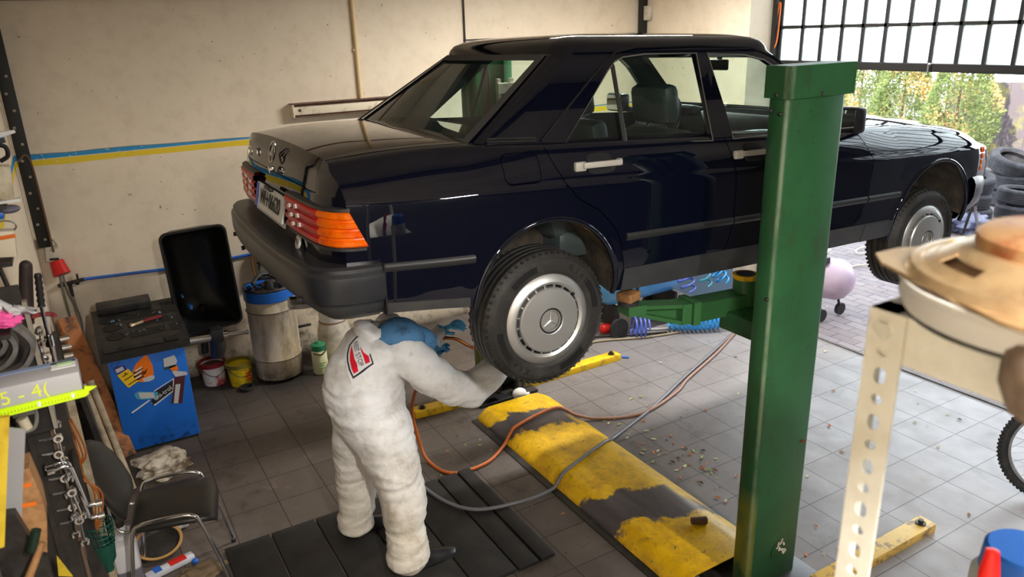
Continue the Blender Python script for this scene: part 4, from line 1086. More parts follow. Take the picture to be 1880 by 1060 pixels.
# body: one surface from feet to skull, with the arms
N = {'pel': (-4.12, -.52, .90, .13), 'wai': (-4.11, -.52, 1.06, .125), 'che': (-4.03, -.51, 1.21, .14), 'upp': (-4.05, -.51, 1.285, .10), 'nek': (-4.02, -.55, 1.31, .058), 'skb': (-3.985, -.585, 1.295, .080), 'skt': (*HD, .095), 'fac': (*(HD + HF * .045 - HU * .05), .074), 'chn': (*(HD + HF * .045 - HU * .105), .042), 'nos': (*(HD + HF * .118 - HU * .062), .015),
     'rs': (-3.95, -.69, 1.24, .07), 'rm': (-3.82, -.77, 1.10, .052), 're': (-3.66, -.79, .99, .046), 'rf': (-3.50, -.765, 1.06, .040), 'rw': (-3.37, -.735, 1.13, .030), 'rp': (-3.31, -.725, 1.16, .036, .022),
     'ls': (-3.89, -.33, 1.23, .07), 'lm': (-3.80, -.25, 1.11, .052), 'le': (-3.68, -.20, 1.00, .046), 'lf': (-3.60, -.17, 1.03, .038), 'lw': (-3.53, -.15, 1.065, .029), 'lp': (-3.48, -.14, 1.08, .036, .022),
     'rh': (-4.10, -.63, .84, .105), 'rk': (-4.03, -.70, .47, .062), 'ra': (-4.06, -.74, .10, .045), 'rt': (-3.98, -.74, .05, .035),
     'lh': (-4.14, -.41, .84, .105), 'lk': (-4.16, -.34, .48, .062), 'la': (-4.20, -.30, .11, .045), 'lt': (-4.12, -.305, .05, .035)}
E_B = [('pel', 'wai'), ('wai', 'che'), ('che', 'upp'), ('upp', 'nek'), ('nek', 'skb'), ('skb', 'skt'), ('skt', 'fac'), ('fac', 'chn'), ('fac', 'nos'),
       ('upp', 'rs'), ('rs', 'rm'), ('rm', 're'), ('re', 'rf'), ('rf', 'rw'), ('rw', 'rp'), ('upp', 'ls'), ('ls', 'lm'), ('lm', 'le'), ('le', 'lf'), ('lf', 'lw'), ('lw', 'lp'),
       ('pel', 'rh'), ('rh', 'rk'), ('rk', 'ra'), ('ra', 'rt'), ('pel', 'lh'), ('lh', 'lk'), ('lk', 'la'), ('la', 'lt')]
skin('body', N, E_B, M_skin, man, 'pel', 2)
# coveralls: a loose shell over the same pose, fused into one continuous surface
def blob(name, chains, m, parent, voxel=.013, disp=()):
    b = BM()
    for ch in chains:
        for k in range(len(ch) - 1):
            A, B_ = ch[k], ch[k + 1]; pa, pb = V(A[:3]), V(B_[:3])
            ra = A[3:] if len(A) > 4 else (A[3],) * 3; rb = B_[3:] if len(B_) > 4 else (B_[3],) * 3
            n_ = max(2, int((pb - pa).length / (.28 * min(ra + rb))) + 1)
            for q in range(n_ + (1 if k == len(ch) - 2 else 0)):
                t_ = q / n_; sph(b, pa.lerp(pb, t_), tuple(ra[i] + (rb[i] - ra[i]) * t_ for i in range(3)), 16, 10)
    o = obj(name, b, m, parent, 180)
    rm = o.modifiers.new('fuse', 'REMESH'); rm.mode = 'VOXEL'; rm.voxel_size = voxel; rm.use_smooth_shade = True
    sm = o.modifiers.new('relax', 'SMOOTH'); sm.factor = .5; sm.iterations = 7
    for nm, size, st, dep in disp:
        tx = bpy.data.textures.new(nm, 'CLOUDS'); tx.noise_scale = size; tx.noise_depth = dep
        dm = o.modifiers.new(nm, 'DISPLACE'); dm.texture = tx; dm.strength = st; dm.mid_level = .5; dm.texture_coords = 'LOCAL'
    bpy.context.view_layer.update()
    me2 = bpy.data.meshes.new_from_object(o.evaluated_get(bpy.context.evaluated_depsgraph_get()))
    o.modifiers.clear(); o.data = me2; smooth(me2, 180)
    co_ = [(v, v.co.copy(), v.normal.copy()) for v in me2.vertices]
    for v, p, n in co_:
        wq = V((mnoise.noise(p * 3.0), mnoise.noise(p * 3.0 + V((7, 0, 0))), mnoise.noise(p * 3.0 + V((0, 9, 0))))) * .12
        a = 1 - 2.2 * abs(mnoise.noise(V(((p.x + wq.x) * 4, (p.y + wq.y) * 4, (p.z + wq.z) * 15)))); c = 1 - 2.2 * abs(mnoise.noise(V(((p.x + wq.y) * 19, (p.y - wq.x) * 19, (p.z + wq.z) * 27))))
        v.co = p + n * (.0085 * a + .0022 * c)
    me2.update(); return o
TORSO = [(-4.11, -.52, .80, .165, .20, .12), (-4.14, -.52, .92, .195, .215, .12), (-4.145, -.52, 1.04, .20, .215, .12), (-4.11, -.515, 1.15, .19, .215, .11), (-4.06, -.51, 1.235, .150, .215, .10), (-4.035, -.505, 1.28, .095, .17, .07), (-4.03, -.53, 1.305, .070, .085, .05)]
RARM = [(-3.96, -.68, 1.235, .095), (-3.88, -.745, 1.13, .092), (-3.76, -.785, 1.03, .088), (-3.66, -.79, .995, .086), (-3.55, -.775, 1.04, .078), (-3.42, -.745, 1.105, .062), (-3.385, -.738, 1.122, .056)]
LARM = [(-3.90, -.33, 1.225, .095), (-3.80, -.25, 1.10, .088), (-3.68, -.20, 1.00, .08), (-3.60, -.17, 1.03, .068), (-3.545, -.155, 1.06, .05)]
RLEG = [(-4.10, -.61, .82, .165), (-4.075, -.645, .66, .145), (-4.045, -.69, .47, .120), (-4.055, -.715, .28, .106), (-4.065, -.735, .13, .108), (-4.06, -.735, .085, .112, .112, .07)]
LLEG = [(-4.14, -.43, .82, .165), (-4.155, -.385, .66, .142), (-4.17, -.345, .47, .117), (-4.185, -.325, .28, .102), (-4.20, -.305, .14, .100), (-4.195, -.30, .10, .104, .104, .07)]
coverall = blob('coveralls', [TORSO, RARM, LARM, RLEG, LLEG], M_cov, man, .0125, (('folds', .15, .022, 0),))
# hood lying behind the neck
b = BM(); g = []
for i in range(13):
    a = -1.25 + 2.5 * i / 12; row = []
    for k in range(7):
        t = k / 6; r = .080 + .052 * math.sin(t * PI * .8)
        c = V((-4.035, -.535, 1.315)); back = V((-.80, .10, .58)); side = V((.12, .99, .0)); ax = V((.60, -.35, .72))
        d = back * math.cos(a) + side * math.sin(a)
        row.append(c + d * r + ax * (.035 - .09 * t) + V((mnoise.noise(V((a * 2, t * 3, 0))) * .018, 0, mnoise.noise(V((a * 2, t * 3, 5))) * .018)))
    g.append(row)
slab(b, g, (0, 0, -.004)); obj('hood', b, M_cov, man, 70)
# cap
M_cap = mat('blue_cap', lin(84, 136, 184), .85, dirt=lin(36, 44, 56), dscale=13, dlo=.46, dhi=.72, bump=.1, bscale=80)
hd, up, fw, sd = HD + HU * .012, HU, HF, HS
MC = Matrix(((fw.x, sd.x, up.x, hd.x), (fw.y, sd.y, up.y, hd.y), (fw.z, sd.z, up.z, hd.z), (0, 0, 0, 1)))
b = BM()
lathe(b, [(.118, -.035), (.121, -.01), (.119, .02), (.110, .055), (.090, .084), (.060, .103), (.028, .112), (.0, .114)], 32, MC @ Matrix.Diagonal((1.06, .94, 1, 1)))
cap = obj('cap', b, M_cap, man, 60)
b = BM(); sph(b, MC @ V((0, 0, .116)), .008, 10, 6); obj('cap_button', b, M_cap, cap)
b = BM(); g = []
for i in range(13):
    a = -1.15 + 2.3 * i / 12
    g.append([MC @ V(((.112 + t * .075 * (math.cos(a) ** .6 if math.cos(a) > 0 else 0)) * math.cos(a), .112 * math.sin(a) * (1 + t * .06), -.02 - .012 * t - .05 * t * (math.sin(a) ** 2) * .5)) for t in (0, .33, .66, 1)])
slab(b, g, up * .004); obj('peak', b, M_cap, cap, 60)
b = BM(); tube(b, [MC @ V((.1275 * math.cos(a), .1135 * math.sin(a), -.03)) for a in np.linspace(0, 2 * PI, 33)[:-1]], .006, 6, closed=True, flat=.6); obj('cap_band', b, mat('cap_band', lin(30, 40, 58), .8), cap)
b = BM()
for s in (-1, 1): sph(b, MC @ V((-.01, s * .108, -.055)), (.022, .012, .032), 12, 8)
obj('ears', b, M_skin, man, 60)
b = BM(); lathe(b, [(.099, -.10), (.110, -.06), (.112, -.03)], 24, MC @ Matrix.Translation((-.02, 0, 0)) @ Matrix.Diagonal((.95, .93, 1, 1))); obj('hair', b, mat('dark_hair', lin(64, 46, 36), .8, dirt=lin(110, 80, 60), dscale=30), man, 60)
b = BM()
for s in (-1, 1): sph(b, MC @ V((.088, s * .032, -.062)), .012, 10, 8)
obj('eyes', b, M_white, man)
# shoes
M_shoe = mat('black_shoe', (.010, .010, .011, 1), .3, dirt=(.03, .03, .03, 1), dscale=12)
def shoe(x, y, a):
    Mx = Matrix.Translation((x, y, 0)) @ Matrix.Rotation(a, 4, 'Z'); b = BM()
    st = [(-.115, .036, .085), (-.09, .042, .10), (-.04, .043, .105), (.02, .044, .095), (.07, .050, .075), (.12, .050, .060), (.155, .043, .050), (.18, .025, .038)]
    rows = []
    for xx, w, h in st: rows.append([Mx @ V((xx, w * math.cos(t), .018 + max(0, (h - .018)) * math.sin(t))) for t in np.linspace(0, PI, 9)])
    vs = sheet(b, rows); b.faces.new(vs[0]); b.faces.new(vs[-1])
    s_ = obj('shoe', b, M_shoe, man, 60)
    b = BM(); poly(b, [(-.118, -.038), (-.04, -.045), (.07, -.052), (.15, -.046), (.185, -.02), (.185, .02), (.15, .046), (.07, .052), (-.04, .045), (-.118, .038)], lambda p, q, z: Mx @ V((p, q, z)), .001, .022); obj('sole', b, M_rub, s_)
shoe(-3.965, -.750, .06); shoe(-4.125, -.295, .1)
# gloved hands
M_glove = mat('blue_nitrile', lin(90, 178, 232), .35)
def hand(pw, d, n, curl, nm, m, thumb=1):
    """palm at pw, fingers along d, palm normal n"""
    d = V(d).normalized(); n = V(n); n = (n - d * n.dot(d)).normalized(); w = d.cross(n)
    nodes = {'wr': (*(V(pw) - d * .045), .028, .022), 'pa': (*V(pw), .040, .020), 'pb': (*(V(pw) + d * .035), .042, .018)}; ed = [('wr', 'pa'), ('pa', 'pb')]
    for i, (off, L) in enumerate(((-.033, .070), (-.011, .080), (.011, .075), (.032, .058))):
        p = V(pw) + d * .05 + w * off; a = curl; prev = 'pb'
        for j in range(3):
            dd = d * math.cos(a) + n * math.sin(a); p = p + dd * (L * (.42, .33, .25)[j]); k = f'f{i}{j}'; nodes[k] = (*p, .0098 - .001 * j); 
            if j == 0:
                k0 = f'k{i}'; nodes[k0] = (*(V(pw) + d * .048 + w * off), .0115); ed.append(('pb', k0)); prev = k0
            ed.append((prev, k)); prev = k; a += curl * .7
    tp = V(pw) - d * .01 + w * (-.040 * thumb); nodes['t0'] = (*tp, .0125); nodes['t1'] = (*(tp + d * .032 - w * .018 * thumb + n * .012), .0115); nodes['t2'] = (*(tp + d * .058 - w * .014 * thumb + n * .026), .0095); ed += [('pa', 't0'), ('t0', 't1'), ('t1', 't2')]
    return skin(nm, nodes, ed, m, man, 'pa', 2)
hand((-3.475, -.14, 1.085), (.55, -.55, .35), (.3, .2, -.9), .55, 'glove', M_glove, 1)
hand((-3.31, -.725, 1.165), (.8, .25, .5), (-.3, .5, .6), .5, 'glove', M_glove, -1)
b = BM()   # loose blue glove cuffs
for c, d in (((-3.53, -.15, 1.065), (.8, .15, .5)), ((-3.37, -.735, 1.13), (.85, .15, .5))):
    c, d = V(c), V(d).normalized(); u, w = frame(d); g = []
    for k in range(5):
        t = k / 4; g.append([c + d * (.03 - .09 * t) + (u * math.cos(a) + w * math.sin(a)) * (.036 + .020 * t + .006 * math.sin(a * 5 + k)) for a in np.linspace(0, 2 * PI, 21)])
    sheet(b, g)
obj('glove_cuffs', b, M_glove, man, 60)
# crumpled second glove hanging from the tool hand
b = BM(); g = []
for i in range(9):
    g.append([V((-3.66 + .13 * i / 8 + .02 * mnoise.noise(V((i * .6, k * .7, 1))), -.27 + .04 * mnoise.noise(V((i * .8, k * .9, 4))), 1.035 - .085 * k / 6 * (1 - .08 * i) + .03 * mnoise.noise(V((i * .5, k * .5, 9))))) for k in range(7)])
slab(b, g, (0, .006, 0)); obj('glove_fold', b, M_glove, man, 70)

# back patch: white label, red fields, dark border, lettering, pressed on to the coveralls
from mathutils.bvhtree import BVHTree
_bb = BM(); _bb.from_mesh(coverall.data); _bb.transform(MW[man.name]); BV = BVHTree.FromBMesh(_bb)
pc = V((-4.175, -.62, 1.235)); pn = V((-.55, -.50, .67)).normalized(); pt = V((-.09, -.76, -.64)); pt = (pt - pn * pt.dot(pn)).normalized(); pu = pn.cross(pt).normalized()
if pu.dot(V((.86, -.51, -.03))) < 0: pu = -pu
def press(name, b, m, off):
    for v in b.verts:
        h = BV.ray_cast(v.co + pn * .4, -pn, 1.0)
        if h[0] is not None: v.co = h[0] + pn * off
    return obj(name, b, m, man, 60, recalc=False)
def patch(name, polys, m, off):
    b = BM()
    for P_ in polys: b.faces.new([b.verts.new(pc + pt * (a * .0030) + pu * (c * .0034)) for a, c in P_])
    bmesh.ops.triangulate(b, faces=b.faces[:])
    for _ in range(3): bmesh.ops.subdivide_edges(b, edges=b.edges[:], cuts=1, use_grid_fill=True)
    return press(name, b, m, off)
M_patch = mat('patch_white', lin(236, 236, 238), .7); M_patchr = mat('patch_red', lin(226, 22, 48), .6); M_patchk = mat('patch_black', lin(40, 44, 54), .6)
patch('back_patch', [[(-46, 14), (-33, -19), (36, -22), (40, -16), (24, 24), (4, 26)]], M_patch, .004)
patch('patch_border', [[(-42, 10), (-39, 11), (-28, -8), (-31, -10)], [(-31, -10), (-28, -8), (0, -15.5), (0, -18)], [(0, -18), (0, -15.5), (28, -14), (31, -16)], [(31, -16), (28, -14), (25, 5), (28, 5)], [(28, 5), (25, 5), (21, 18), (23, 20)], [(23, 20), (21, 18), (7, 19), (6, 21)]], M_patchk, .006)
patch('patch_red_field', [[(-27, -5), (-22, -6), (0, -13), (25, -12), (24, -4), (12, -3), (2, -5), (-10, -4)], [(-14, 9), (18, 9), (18, 16), (8, 17), (0, 12)]], M_patchr, .006)
tb = text('patch_lettering', 'REST STOP', .036, M_patchk, None, pc + pt * (-5 * .003) + pu * (2.2 * .0034), pt, pu, ext=0, asmesh=True, squeeze=.82)
press('patch_lettering', tb, M_patchk, .007)

# brass blow torch held under the car, with its red-brown hose to the floor
t = thing('blow_torch', 'copper torch handle in the mechanic gloved hand', 'tool', (-3.47, -.17, 1.03))
M_cop = mat('copper', lin(184, 116, 66), .3, 1.0)
b = BM(); tube(b, catmull([(-3.60, -.17, 1.03), (-3.54, -.19, 1.045), (-3.46, -.22, 1.03), (-3.40, -.25, .985), (-3.34, -.28, .95)], 6), [.013] * 8 + [.010] * 10 + [.008] * 7, 10); obj('torch_tube', b, M_cop, t)
b = BM(); cyl(b, (-3.575, -.18, 1.04), (-3.545, -.19, 1.045), .022, seg=12); cyl(b, (-3.56, -.185, 1.06), (-3.56, -.19, 1.085), .008); obj('torch_valve', b, mat('brass', lin(200, 150, 70), .3, 1.0), t)
def hose(name, pts, r, m, label, n=8): return tag(obj(name, (lambda b: (tube(b, catmull(pts, n), r, 8), b)[1])(BM()), m, None, 60), label, 'hose')
def hosemat(nm, a, bcol, ax, lo, hi):
    m = mat(nm, a, .35); g = G(m); s_ = g.sep(); g.lk(g.mix(g.rng(s_[ax], lo, hi), a, bcol), g.p.inputs['Base Color']); return m
M_h1 = hosemat('orange_hose', lin(196, 104, 46), lin(150, 112, 92), 0, -.9, -.5)
hose('air_hose', [(-3.66, -.10, .78), (-3.60, .22, .42), (-3.56, .26, .18), (-3.53, .19, .02), (-3.46, -.03, .014), (-3.22, -.05, .014), (-3.02, .06, .022), (-2.93, .115, .066), (-2.84, .15, .094), (-2.48, .217, .094), (-2.36, .12, .04), (-2.22, .02, .014), (-1.90, -.09, .014), (-1.48, .024, .014), (-1.22, .16, .014), (-.66, .40, .014), (-.08, .69, .014), (.1, .76, .014)], .0115, M_h1, 'orange-brown air hose looping from the mechanic across the cover')
M_h2 = mat('grey_hose_dark', lin(110, 110, 116), .3)
hose('air_hose', [(-3.66, .12, .30), (-3.685, .06, .05), (-3.67, -.235, .036), (-3.537, -.487, .036), (-3.247, -.577, .036), (-3.02, -.545, .016), (-2.95, -.53, .055), (-2.88, -.515, .094), (-2.50, -.38, .094), (-2.40, -.33, .065), (-2.28, -.246, .014), (-1.769, -.054, .014), (-1.205, .205, .014), (-.67, .435, .014), (-.06, .71, .014), (.1, .79, .014)], .0115, M_h2, 'dark grey air hose sweeping over the black boards and yellow cover')
# ================================================================== along the back wall
# wheel balancer
t = thing('wheel_balancer', 'blue wheel balancing machine with black tool tray and stickers', 'machine', (-5.0, 1.8, 0))
def cab_mat():
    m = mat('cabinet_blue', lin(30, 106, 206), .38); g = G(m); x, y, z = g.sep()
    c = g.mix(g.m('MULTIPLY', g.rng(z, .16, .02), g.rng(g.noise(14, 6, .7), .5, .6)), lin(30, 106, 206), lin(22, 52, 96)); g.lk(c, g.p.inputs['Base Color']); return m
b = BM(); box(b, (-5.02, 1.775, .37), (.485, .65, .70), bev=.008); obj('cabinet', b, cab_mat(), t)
b = BM(); box(b, (-5.02, 1.775, .015), (.46, .62, .03)); obj('plinth', b, M_black, t)
b = BM()
# tray: rim plus recessed pockets
poly(b, [(1.43, .715), (1.43, .775), (1.50, .805), (2.12, .875), (2.12, .76), (1.5, .715)], lambda y, z, d: V((d, y, z)), -5.30, -4.735)
obj('tool_tray', b, mat('tray_black', lin(30, 29, 28), .5, dirt=lin(54, 49, 44), dscale=14), t)
b = BM(); nrm = rx(.112)
zt_ = lambda y: .806 + (y - 1.5) * .1129
for x0, x1, y0, y1 in ((-5.25, -5.15, 1.86, 1.96), (-5.24, -5.14, 1.72, 1.82), (-5.23, -5.13, 1.57, 1.67)): 
    c = ((x0 + x1) / 2, (y0 + y1) / 2); lathe(b, [(.0, .0), (.056, .0), (.056, .002)], 20, Matrix.Translation((c[0], c[1], zt_(c[1]) + .0015)) @ nrm.to_4x4())
for x0, x1, y0, y1 in ((-5.10, -4.86, 1.86, 1.95), (-5.09, -4.82, 1.72, 1.82), (-5.09, -4.86, 1.56, 1.66), (-4.83, -4.76, 1.55, 1.66), (-4.84, -4.76, 1.86, 2.06)): box(b, ((x0 + x1) / 2, (y0 + y1) / 2, zt_((y0 + y1) / 2) + .001), (x1 - x0, y1 - y0, .003), rot=nrm)
obj('tray_pockets', b, mat('pocket_dark', (.006, .006, .006, 1), .7), t)
b = BM()
for x0, x1 in ((-5.27, -5.18), (-5.16, -4.90), (-4.885, -4.80)): box(b, ((x0 + x1) / 2, 1.448, .792), (x1 - x0, .05, .012), rot=rx(.4), bev=.003)
obj('tray_lip', b, M_black, t)
b = BM(); box(b, (-5.08, 2.05, .905), (.36, .12, .07), rot=nrm, bev=.012); obj('tray_back', b, M_black, t)
b = BM(); cyl(b, (-4.76, 1.90, .58), (-4.42, 1.90, .565), .035, seg=20); cyl(b, (-4.46, 1.90, .567), (-4.27, 1.90, .558), .022, seg=16); cyl(b, (-4.29, 1.90, .559), (-4.262, 1.90, .558), .026, seg=16); obj('shaft', b, M_chrome, t)
b = BM(); cyl(b, (-4.50, 1.90, .47), (-4.50, 1.90, .62), .060, .055, 18); box(b, (-4.50, 1.90, .585), (.09, .13, .10), bev=.01); cyl(b, (-4.52, 1.9, .40), (-4.50, 1.9, .48), .05, .06, 18); obj('clamp', b, mat('clamp_dark', (.02, .02, .02, 1), .35), t)
b = BM()   # wheel guard: an open tub facing the room
hx0, hx1, hz0, hz1, hy = -4.745, -4.275, .60, 1.41, 1.98
def rr(x0, x1, z0, z1, r, n=6):
    P = []
    for cx, cz, a0 in ((x1 - r, z1 - r, 0), (x0 + r, z1 - r, 90), (x0 + r, z0 + r, 180), (x1 - r, z0 + r, 270)):
        for k in range(n + 1): a = math.radians(a0 + 90 * k / n); P.append((cx + r * math.cos(a), cz + r * math.sin(a)))
    return P
loops = [(rr(hx0, hx1, hz0, hz1, .06), hy), (rr(hx0 - .006, hx1 + .006, hz0 - .006, hz1 + .006, .062), hy + .012), (rr(hx0, hx1, hz0, hz1, .06), hy + .03), (rr(hx0 + .04, hx1 - .04, hz0 + .05, hz1 - .04, .08), hy + .26), (rr(hx0 + .10, hx1 - .10, hz0 + .13, hz1 - .12, .10), hy + .33)]
inner = [(rr(hx0 + .115, hx1 - .115, hz0 + .145, hz1 - .135, .09), hy + .322), (rr(hx0 + .05, hx1 - .05, hz0 + .06, hz1 - .05, .075), hy + .25), (rr(hx0 + .014, hx1 - .014, hz0 + .014, hz1 - .014, .05), hy + .02), (rr(hx0 + .012, hx1 - .012, hz0 + .012, hz1 - .012, .05), hy)]
def ringloft(b, loops, capa=True, capb=True):
    R_ = [[b.verts.new((x, y, z)) for x, z in P] for P, y in loops]
    for i in range(len(R_) - 1):
        n = len(R_[i])
        for k in range(n): b.faces.new((R_[i][k], R_[i][(k + 1) % n], R_[i + 1][(k + 1) % n], R_[i + 1][k]))
    return R_
a = ringloft(b, loops); c = ringloft(b, inner); b.faces.new(a[-1]); b.faces.new(c[0])
n = len(a[0])
for k in range(n): b.faces.new((a[0][k], a[0][(k + 1) % n], c[-1][(k + 1) % n], c[-1][k]))
TILT = Matrix.Translation((-4.5, 1.98, .6)) @ Matrix.Rotation(-.03, 4, 'Y') @ Matrix.Translation((4.5, -1.98, -.6))
b.transform(TILT); obj('wheel_guard', b, mat('guard_black', (.008, .008, .008, 1), .38), t, 50)
b = BM(); box(b, (-4.62, 2.2, .75), (.022, .06, .034), rot=rz(.2)); box(b, (-4.66, 2.22, .84), (.014, .05, .016)); obj('blue_tape', b, mat('blue_tape', lin(60, 130, 200), .5), t)
b = BM(); cyl(b, (-4.56, 2.30, .3), (-4.52, 2.26, .72), .03); cyl(b, (-4.76, 2.2, .55), (-4.5, 2.25, .5), .03); obj('guard_arm', b, M_dsteel, t)
b = BM(); box(b, (-4.745, 1.43, .30), (.004, .004, .004)); b.free()
# stickers on the front of the cabinet (front plane y = 1.45)
def dec(name, polys, m, lay):
    b = BM()
    for P_ in polys: poly(b, P_, lambda x, z, d: V((x, d, z)), 1.449 - .0006 * lay, 1.4484 - .0006 * lay)
    return obj(name, b, m, t)
M_sy = mat('sticker_yellow', lin(238, 196, 20), .5); M_so = mat('sticker_orange', lin(240, 120, 12), .5); M_sg = mat('sticker_grey', lin(196, 196, 200), .5); M_sk = M_ink; M_sp = mat('sticker_purple', lin(60, 50, 130), .5); M_sb = mat('sticker_teal', lin(70, 160, 190), .5)
dec('sticker_purple_tag', [[(-5.238, .655), (-5.222, .668), (-5.165, .668), (-5.155, .635), (-5.215, .612)]], M_sp, 1)
dec('sticker_white_tag', [[(-5.226, .650), (-5.178, .664), (-5.171, .638), (-5.218, .623)]], M_sg, 2)
dec('sticker_yellow_tag', [[(-5.221, .607), (-5.148, .638), (-5.098, .545), (-5.102, .532), (-5.165, .500), (-5.174, .505)]], M_sy, 2)
dec('sticker_tag_print', [[(-5.192, .592), (-5.152, .609), (-5.150, .604), (-5.19, .587)], [(-5.185, .562), (-5.128, .588), (-5.126, .583), (-5.183, .556)], [(-5.168, .524), (-5.110, .550), (-5.108, .544), (-5.166, .518)], [(-5.178, .60), (-5.170, .618), (-5.163, .607)]], M_sk, 3)
b = BM()
for cx in (-5.232, -5.196): tube(b, [(cx + .012 * math.cos(a), 1.447, .682 + .016 * math.sin(a)) for a in np.linspace(.6, 4.2, 9)], .0022, 5)
obj('sticker_hooks', b, M_sp, t)
dec('sticker_orange', [[(-5.131, .600), (-5.127, .563), (-5.105, .530), (-5.081, .517), (-5.030, .520), (-5.000, .560), (-4.996, .625), (-5.017, .704), (-5.032, .708), (-5.068, .682), (-5.10, .655)]], M_so, 1)
dec('sticker_brown_stripes', [[(-5.126, .60), (-5.06, .628), (-5.055, .618), (-5.122, .588)], [(-5.128, .572), (-5.06, .598), (-5.056, .588), (-5.12, .560)], [(-5.115, .548), (-5.065, .566), (-5.06, .556), (-5.105, .538)], [(-5.085, .565), (-5.045, .60), (-5.03, .61), (-5.05, .572)]], mat('sticker_brown', lin(80, 44, 20), .5), 2)
dec('sticker_cream_stripes', [[(-5.112, .613), (-5.065, .632), (-5.060, .624), (-5.108, .604)], [(-5.118, .586), (-5.072, .604), (-5.068, .596), (-5.114, .577)], [(-5.117, .560), (-5.078, .575), (-5.074, .567), (-5.111, .551)]], M_paper, 3)
dec('sticker_grey_disc', [[(-5.075, .542), (-5.02, .553), (-4.997, .548), (-5.003, .522), (-5.035, .512), (-5.072, .517)]], M_sg, 3)
dec('sticker_grey_logo', [[(-4.923, .654), (-4.85, .664), (-4.838, .618), (-4.852, .588), (-4.928, .585)]], M_sg, 1)
dec('sticker_teal_bar', [[(-4.93, .590), (-4.852, .594), (-4.850, .582), (-4.905, .570), (-4.930, .572)]], mat('sticker_dteal', lin(40, 80, 90), .5), 2)
dec('sticker_amber_drop', [[(-4.903, .585), (-4.846, .588), (-4.840, .552), (-4.862, .536), (-4.878, .548)]], M_so, 2)
dec('sticker_white_line', [[(-5.185, .315), (-5.06, .377), (-5.056, .369), (-5.18, .305)], [(-5.045, .352), (-5.052, .346), (-5.032, .322), (-4.898, .398), (-4.88, .495), (-5.02, .435), (-5.02, .428), (-4.888, .488), (-4.905, .404), (-5.03, .332)]], M_paper, 1)
dec('sticker_black_banner', [[(-5.017, .425), (-4.888, .480), (-4.905, .402), (-5.045, .330), (-5.05, .362)]], M_sk, 2)
dec('sticker_bottle', [[(-5.146, .438), (-5.135, .452), (-5.115, .456), (-4.999, .420), (-5.003, .372), (-5.100, .388), (-5.135, .404)]], M_sb, 3)
dec('sticker_bottle_label', [[(-5.118, .448), (-5.025, .424), (-5.022, .382), (-5.112, .400)]], M_sg, 4)
dec('sticker_maroon_strip', [[(-4.874, .500), (-4.806, .496), (-4.858, .289), (-4.928, .311)]], mat('sticker_maroon', lin(80, 30, 40), .5), 3)
dec('sticker_maroon_label', [[(-4.878, .445), (-4.846, .440), (-4.885, .298), (-4.912, .306)], [(-4.885, .545), (-4.868, .548), (-4.79, .520), (-4.792, .497), (-4.868, .502)]], M_sg, 4)
bb = text('sticker_lettering', 'uni-trol', .045, M_paper, None, (-4.968, 1.4458, .402), V((.87, 0, .44)), V((-.44, 0, .87)), ext=.0002, asmesh=True); obj('sticker_lettering', bb, M_paper, t, 0)

# things left in the tray
t2 = thing('pliers', 'pliers with dark red handles lying in the black tool tray', 'pliers', (-4.96, 1.77, .84))
b = BM(); tube(b, [(-5.06, 1.745, .838), (-5.0, 1.765, .842), (-4.985, 1.77, .843)], .012, 8); cyl(b, (-5.075, 1.735, .836), (-5.05, 1.75, .838), .016, seg=10); obj('jaws', b, mat('old_brass', lin(190, 170, 140), .4, .6), t2)
for q in (-1, 1):
    b = BM(); tube(b, [(-4.985, 1.77 + q * .006, .845), (-4.93, 1.785 + q * .014, .848), (-4.86, 1.795 + q * .010, .850)], .009, 8); obj('handle', b, mat('dark_red_grip', lin(110, 24, 26), .5), t2)
b = BM(); R6 = random.Random(8)
for q in range(46):
    x, y = R6.uniform(-5.23, -4.78), R6.choice((1.61, 1.77, 1.905)) + R6.uniform(-.035, .035); z = zt_(y) + .006; sz = R6.uniform(.006, .018)
    box(b, (x, y, z), (sz, sz * .6, .008), rot=rz(R6.uniform(0, 3)), mi=R6.choice((0, 0, 0, 1, 1, 2)))
o = obj('tray_bits', b, [M_dsteel, M_steel, mat('light_blue_bit', lin(110, 150, 180), .5)], t); o['kind'] = 'stuff'
# buckets, drum, churns, canister
def bucket(name, label, x, y, r0, r1, h, m, rim, label_m=None):
    t = thing(name, label, 'bucket', (x, y, 0))
    M = Matrix.Translation((x, y, 0)); b = BM(); lathe(b, [(0, .003), (r0, .003), (r1, h - .02), (r1 + .007, h - .018), (r1 + .007, h), (r1 - .004, h), (r0 - .004, .03), (0, .03)], 28, M); obj('pail', b, m, t, 40)
    b = BM(); lathe(b, [(r1 - .006, h - .03), (r1 + .010, h - .03), (r1 + .010, h + .004), (r1 - .006, h + .004)], 28, M, closed=True); obj('rim', b, rim, t, 40)
    b = BM(); tube(b, [(x + (r1 + .012) * math.cos(a), y + (r1 + .012) * math.sin(a), h - .03 - .07 * math.sin((a + 2.6) / 2.2 * PI) if True else h) for a in np.linspace(-2.6, -.4, 15)], .003, 5); obj('handle', b, M_dsteel, t)
    return t
M_rw = mat('red_white_pail', lin(214, 206, 200), .5, dirt=lin(170, 50, 46), dscale=9, dlo=.50, dhi=.60)
k = bucket('paint_pail', 'white pail with smeared red paint and a red rim, under the balancer shaft', -4.52, 2.33, .083, .10, .20, M_rw, mat('dark_red_rim', lin(120, 24, 24), .5))
b = BM(); lathe(b, [(0, .17), (.09, .17)], 24, Matrix.Translation((-4.52, 2.33, 0))); obj('paint', b, mat('dark_paint', lin(60, 40, 38), .4), k)
k = bucket('paint_pail', 'yellow pail with red print, between the red pail and the drum', -4.33, 2.19, .085, .10, .20, mat('yellow_pail', lin(222, 190, 26), .45, dirt=lin(120, 96, 20), dscale=8), mat('yellow_rim', lin(120, 108, 30), .5))
b = BM()
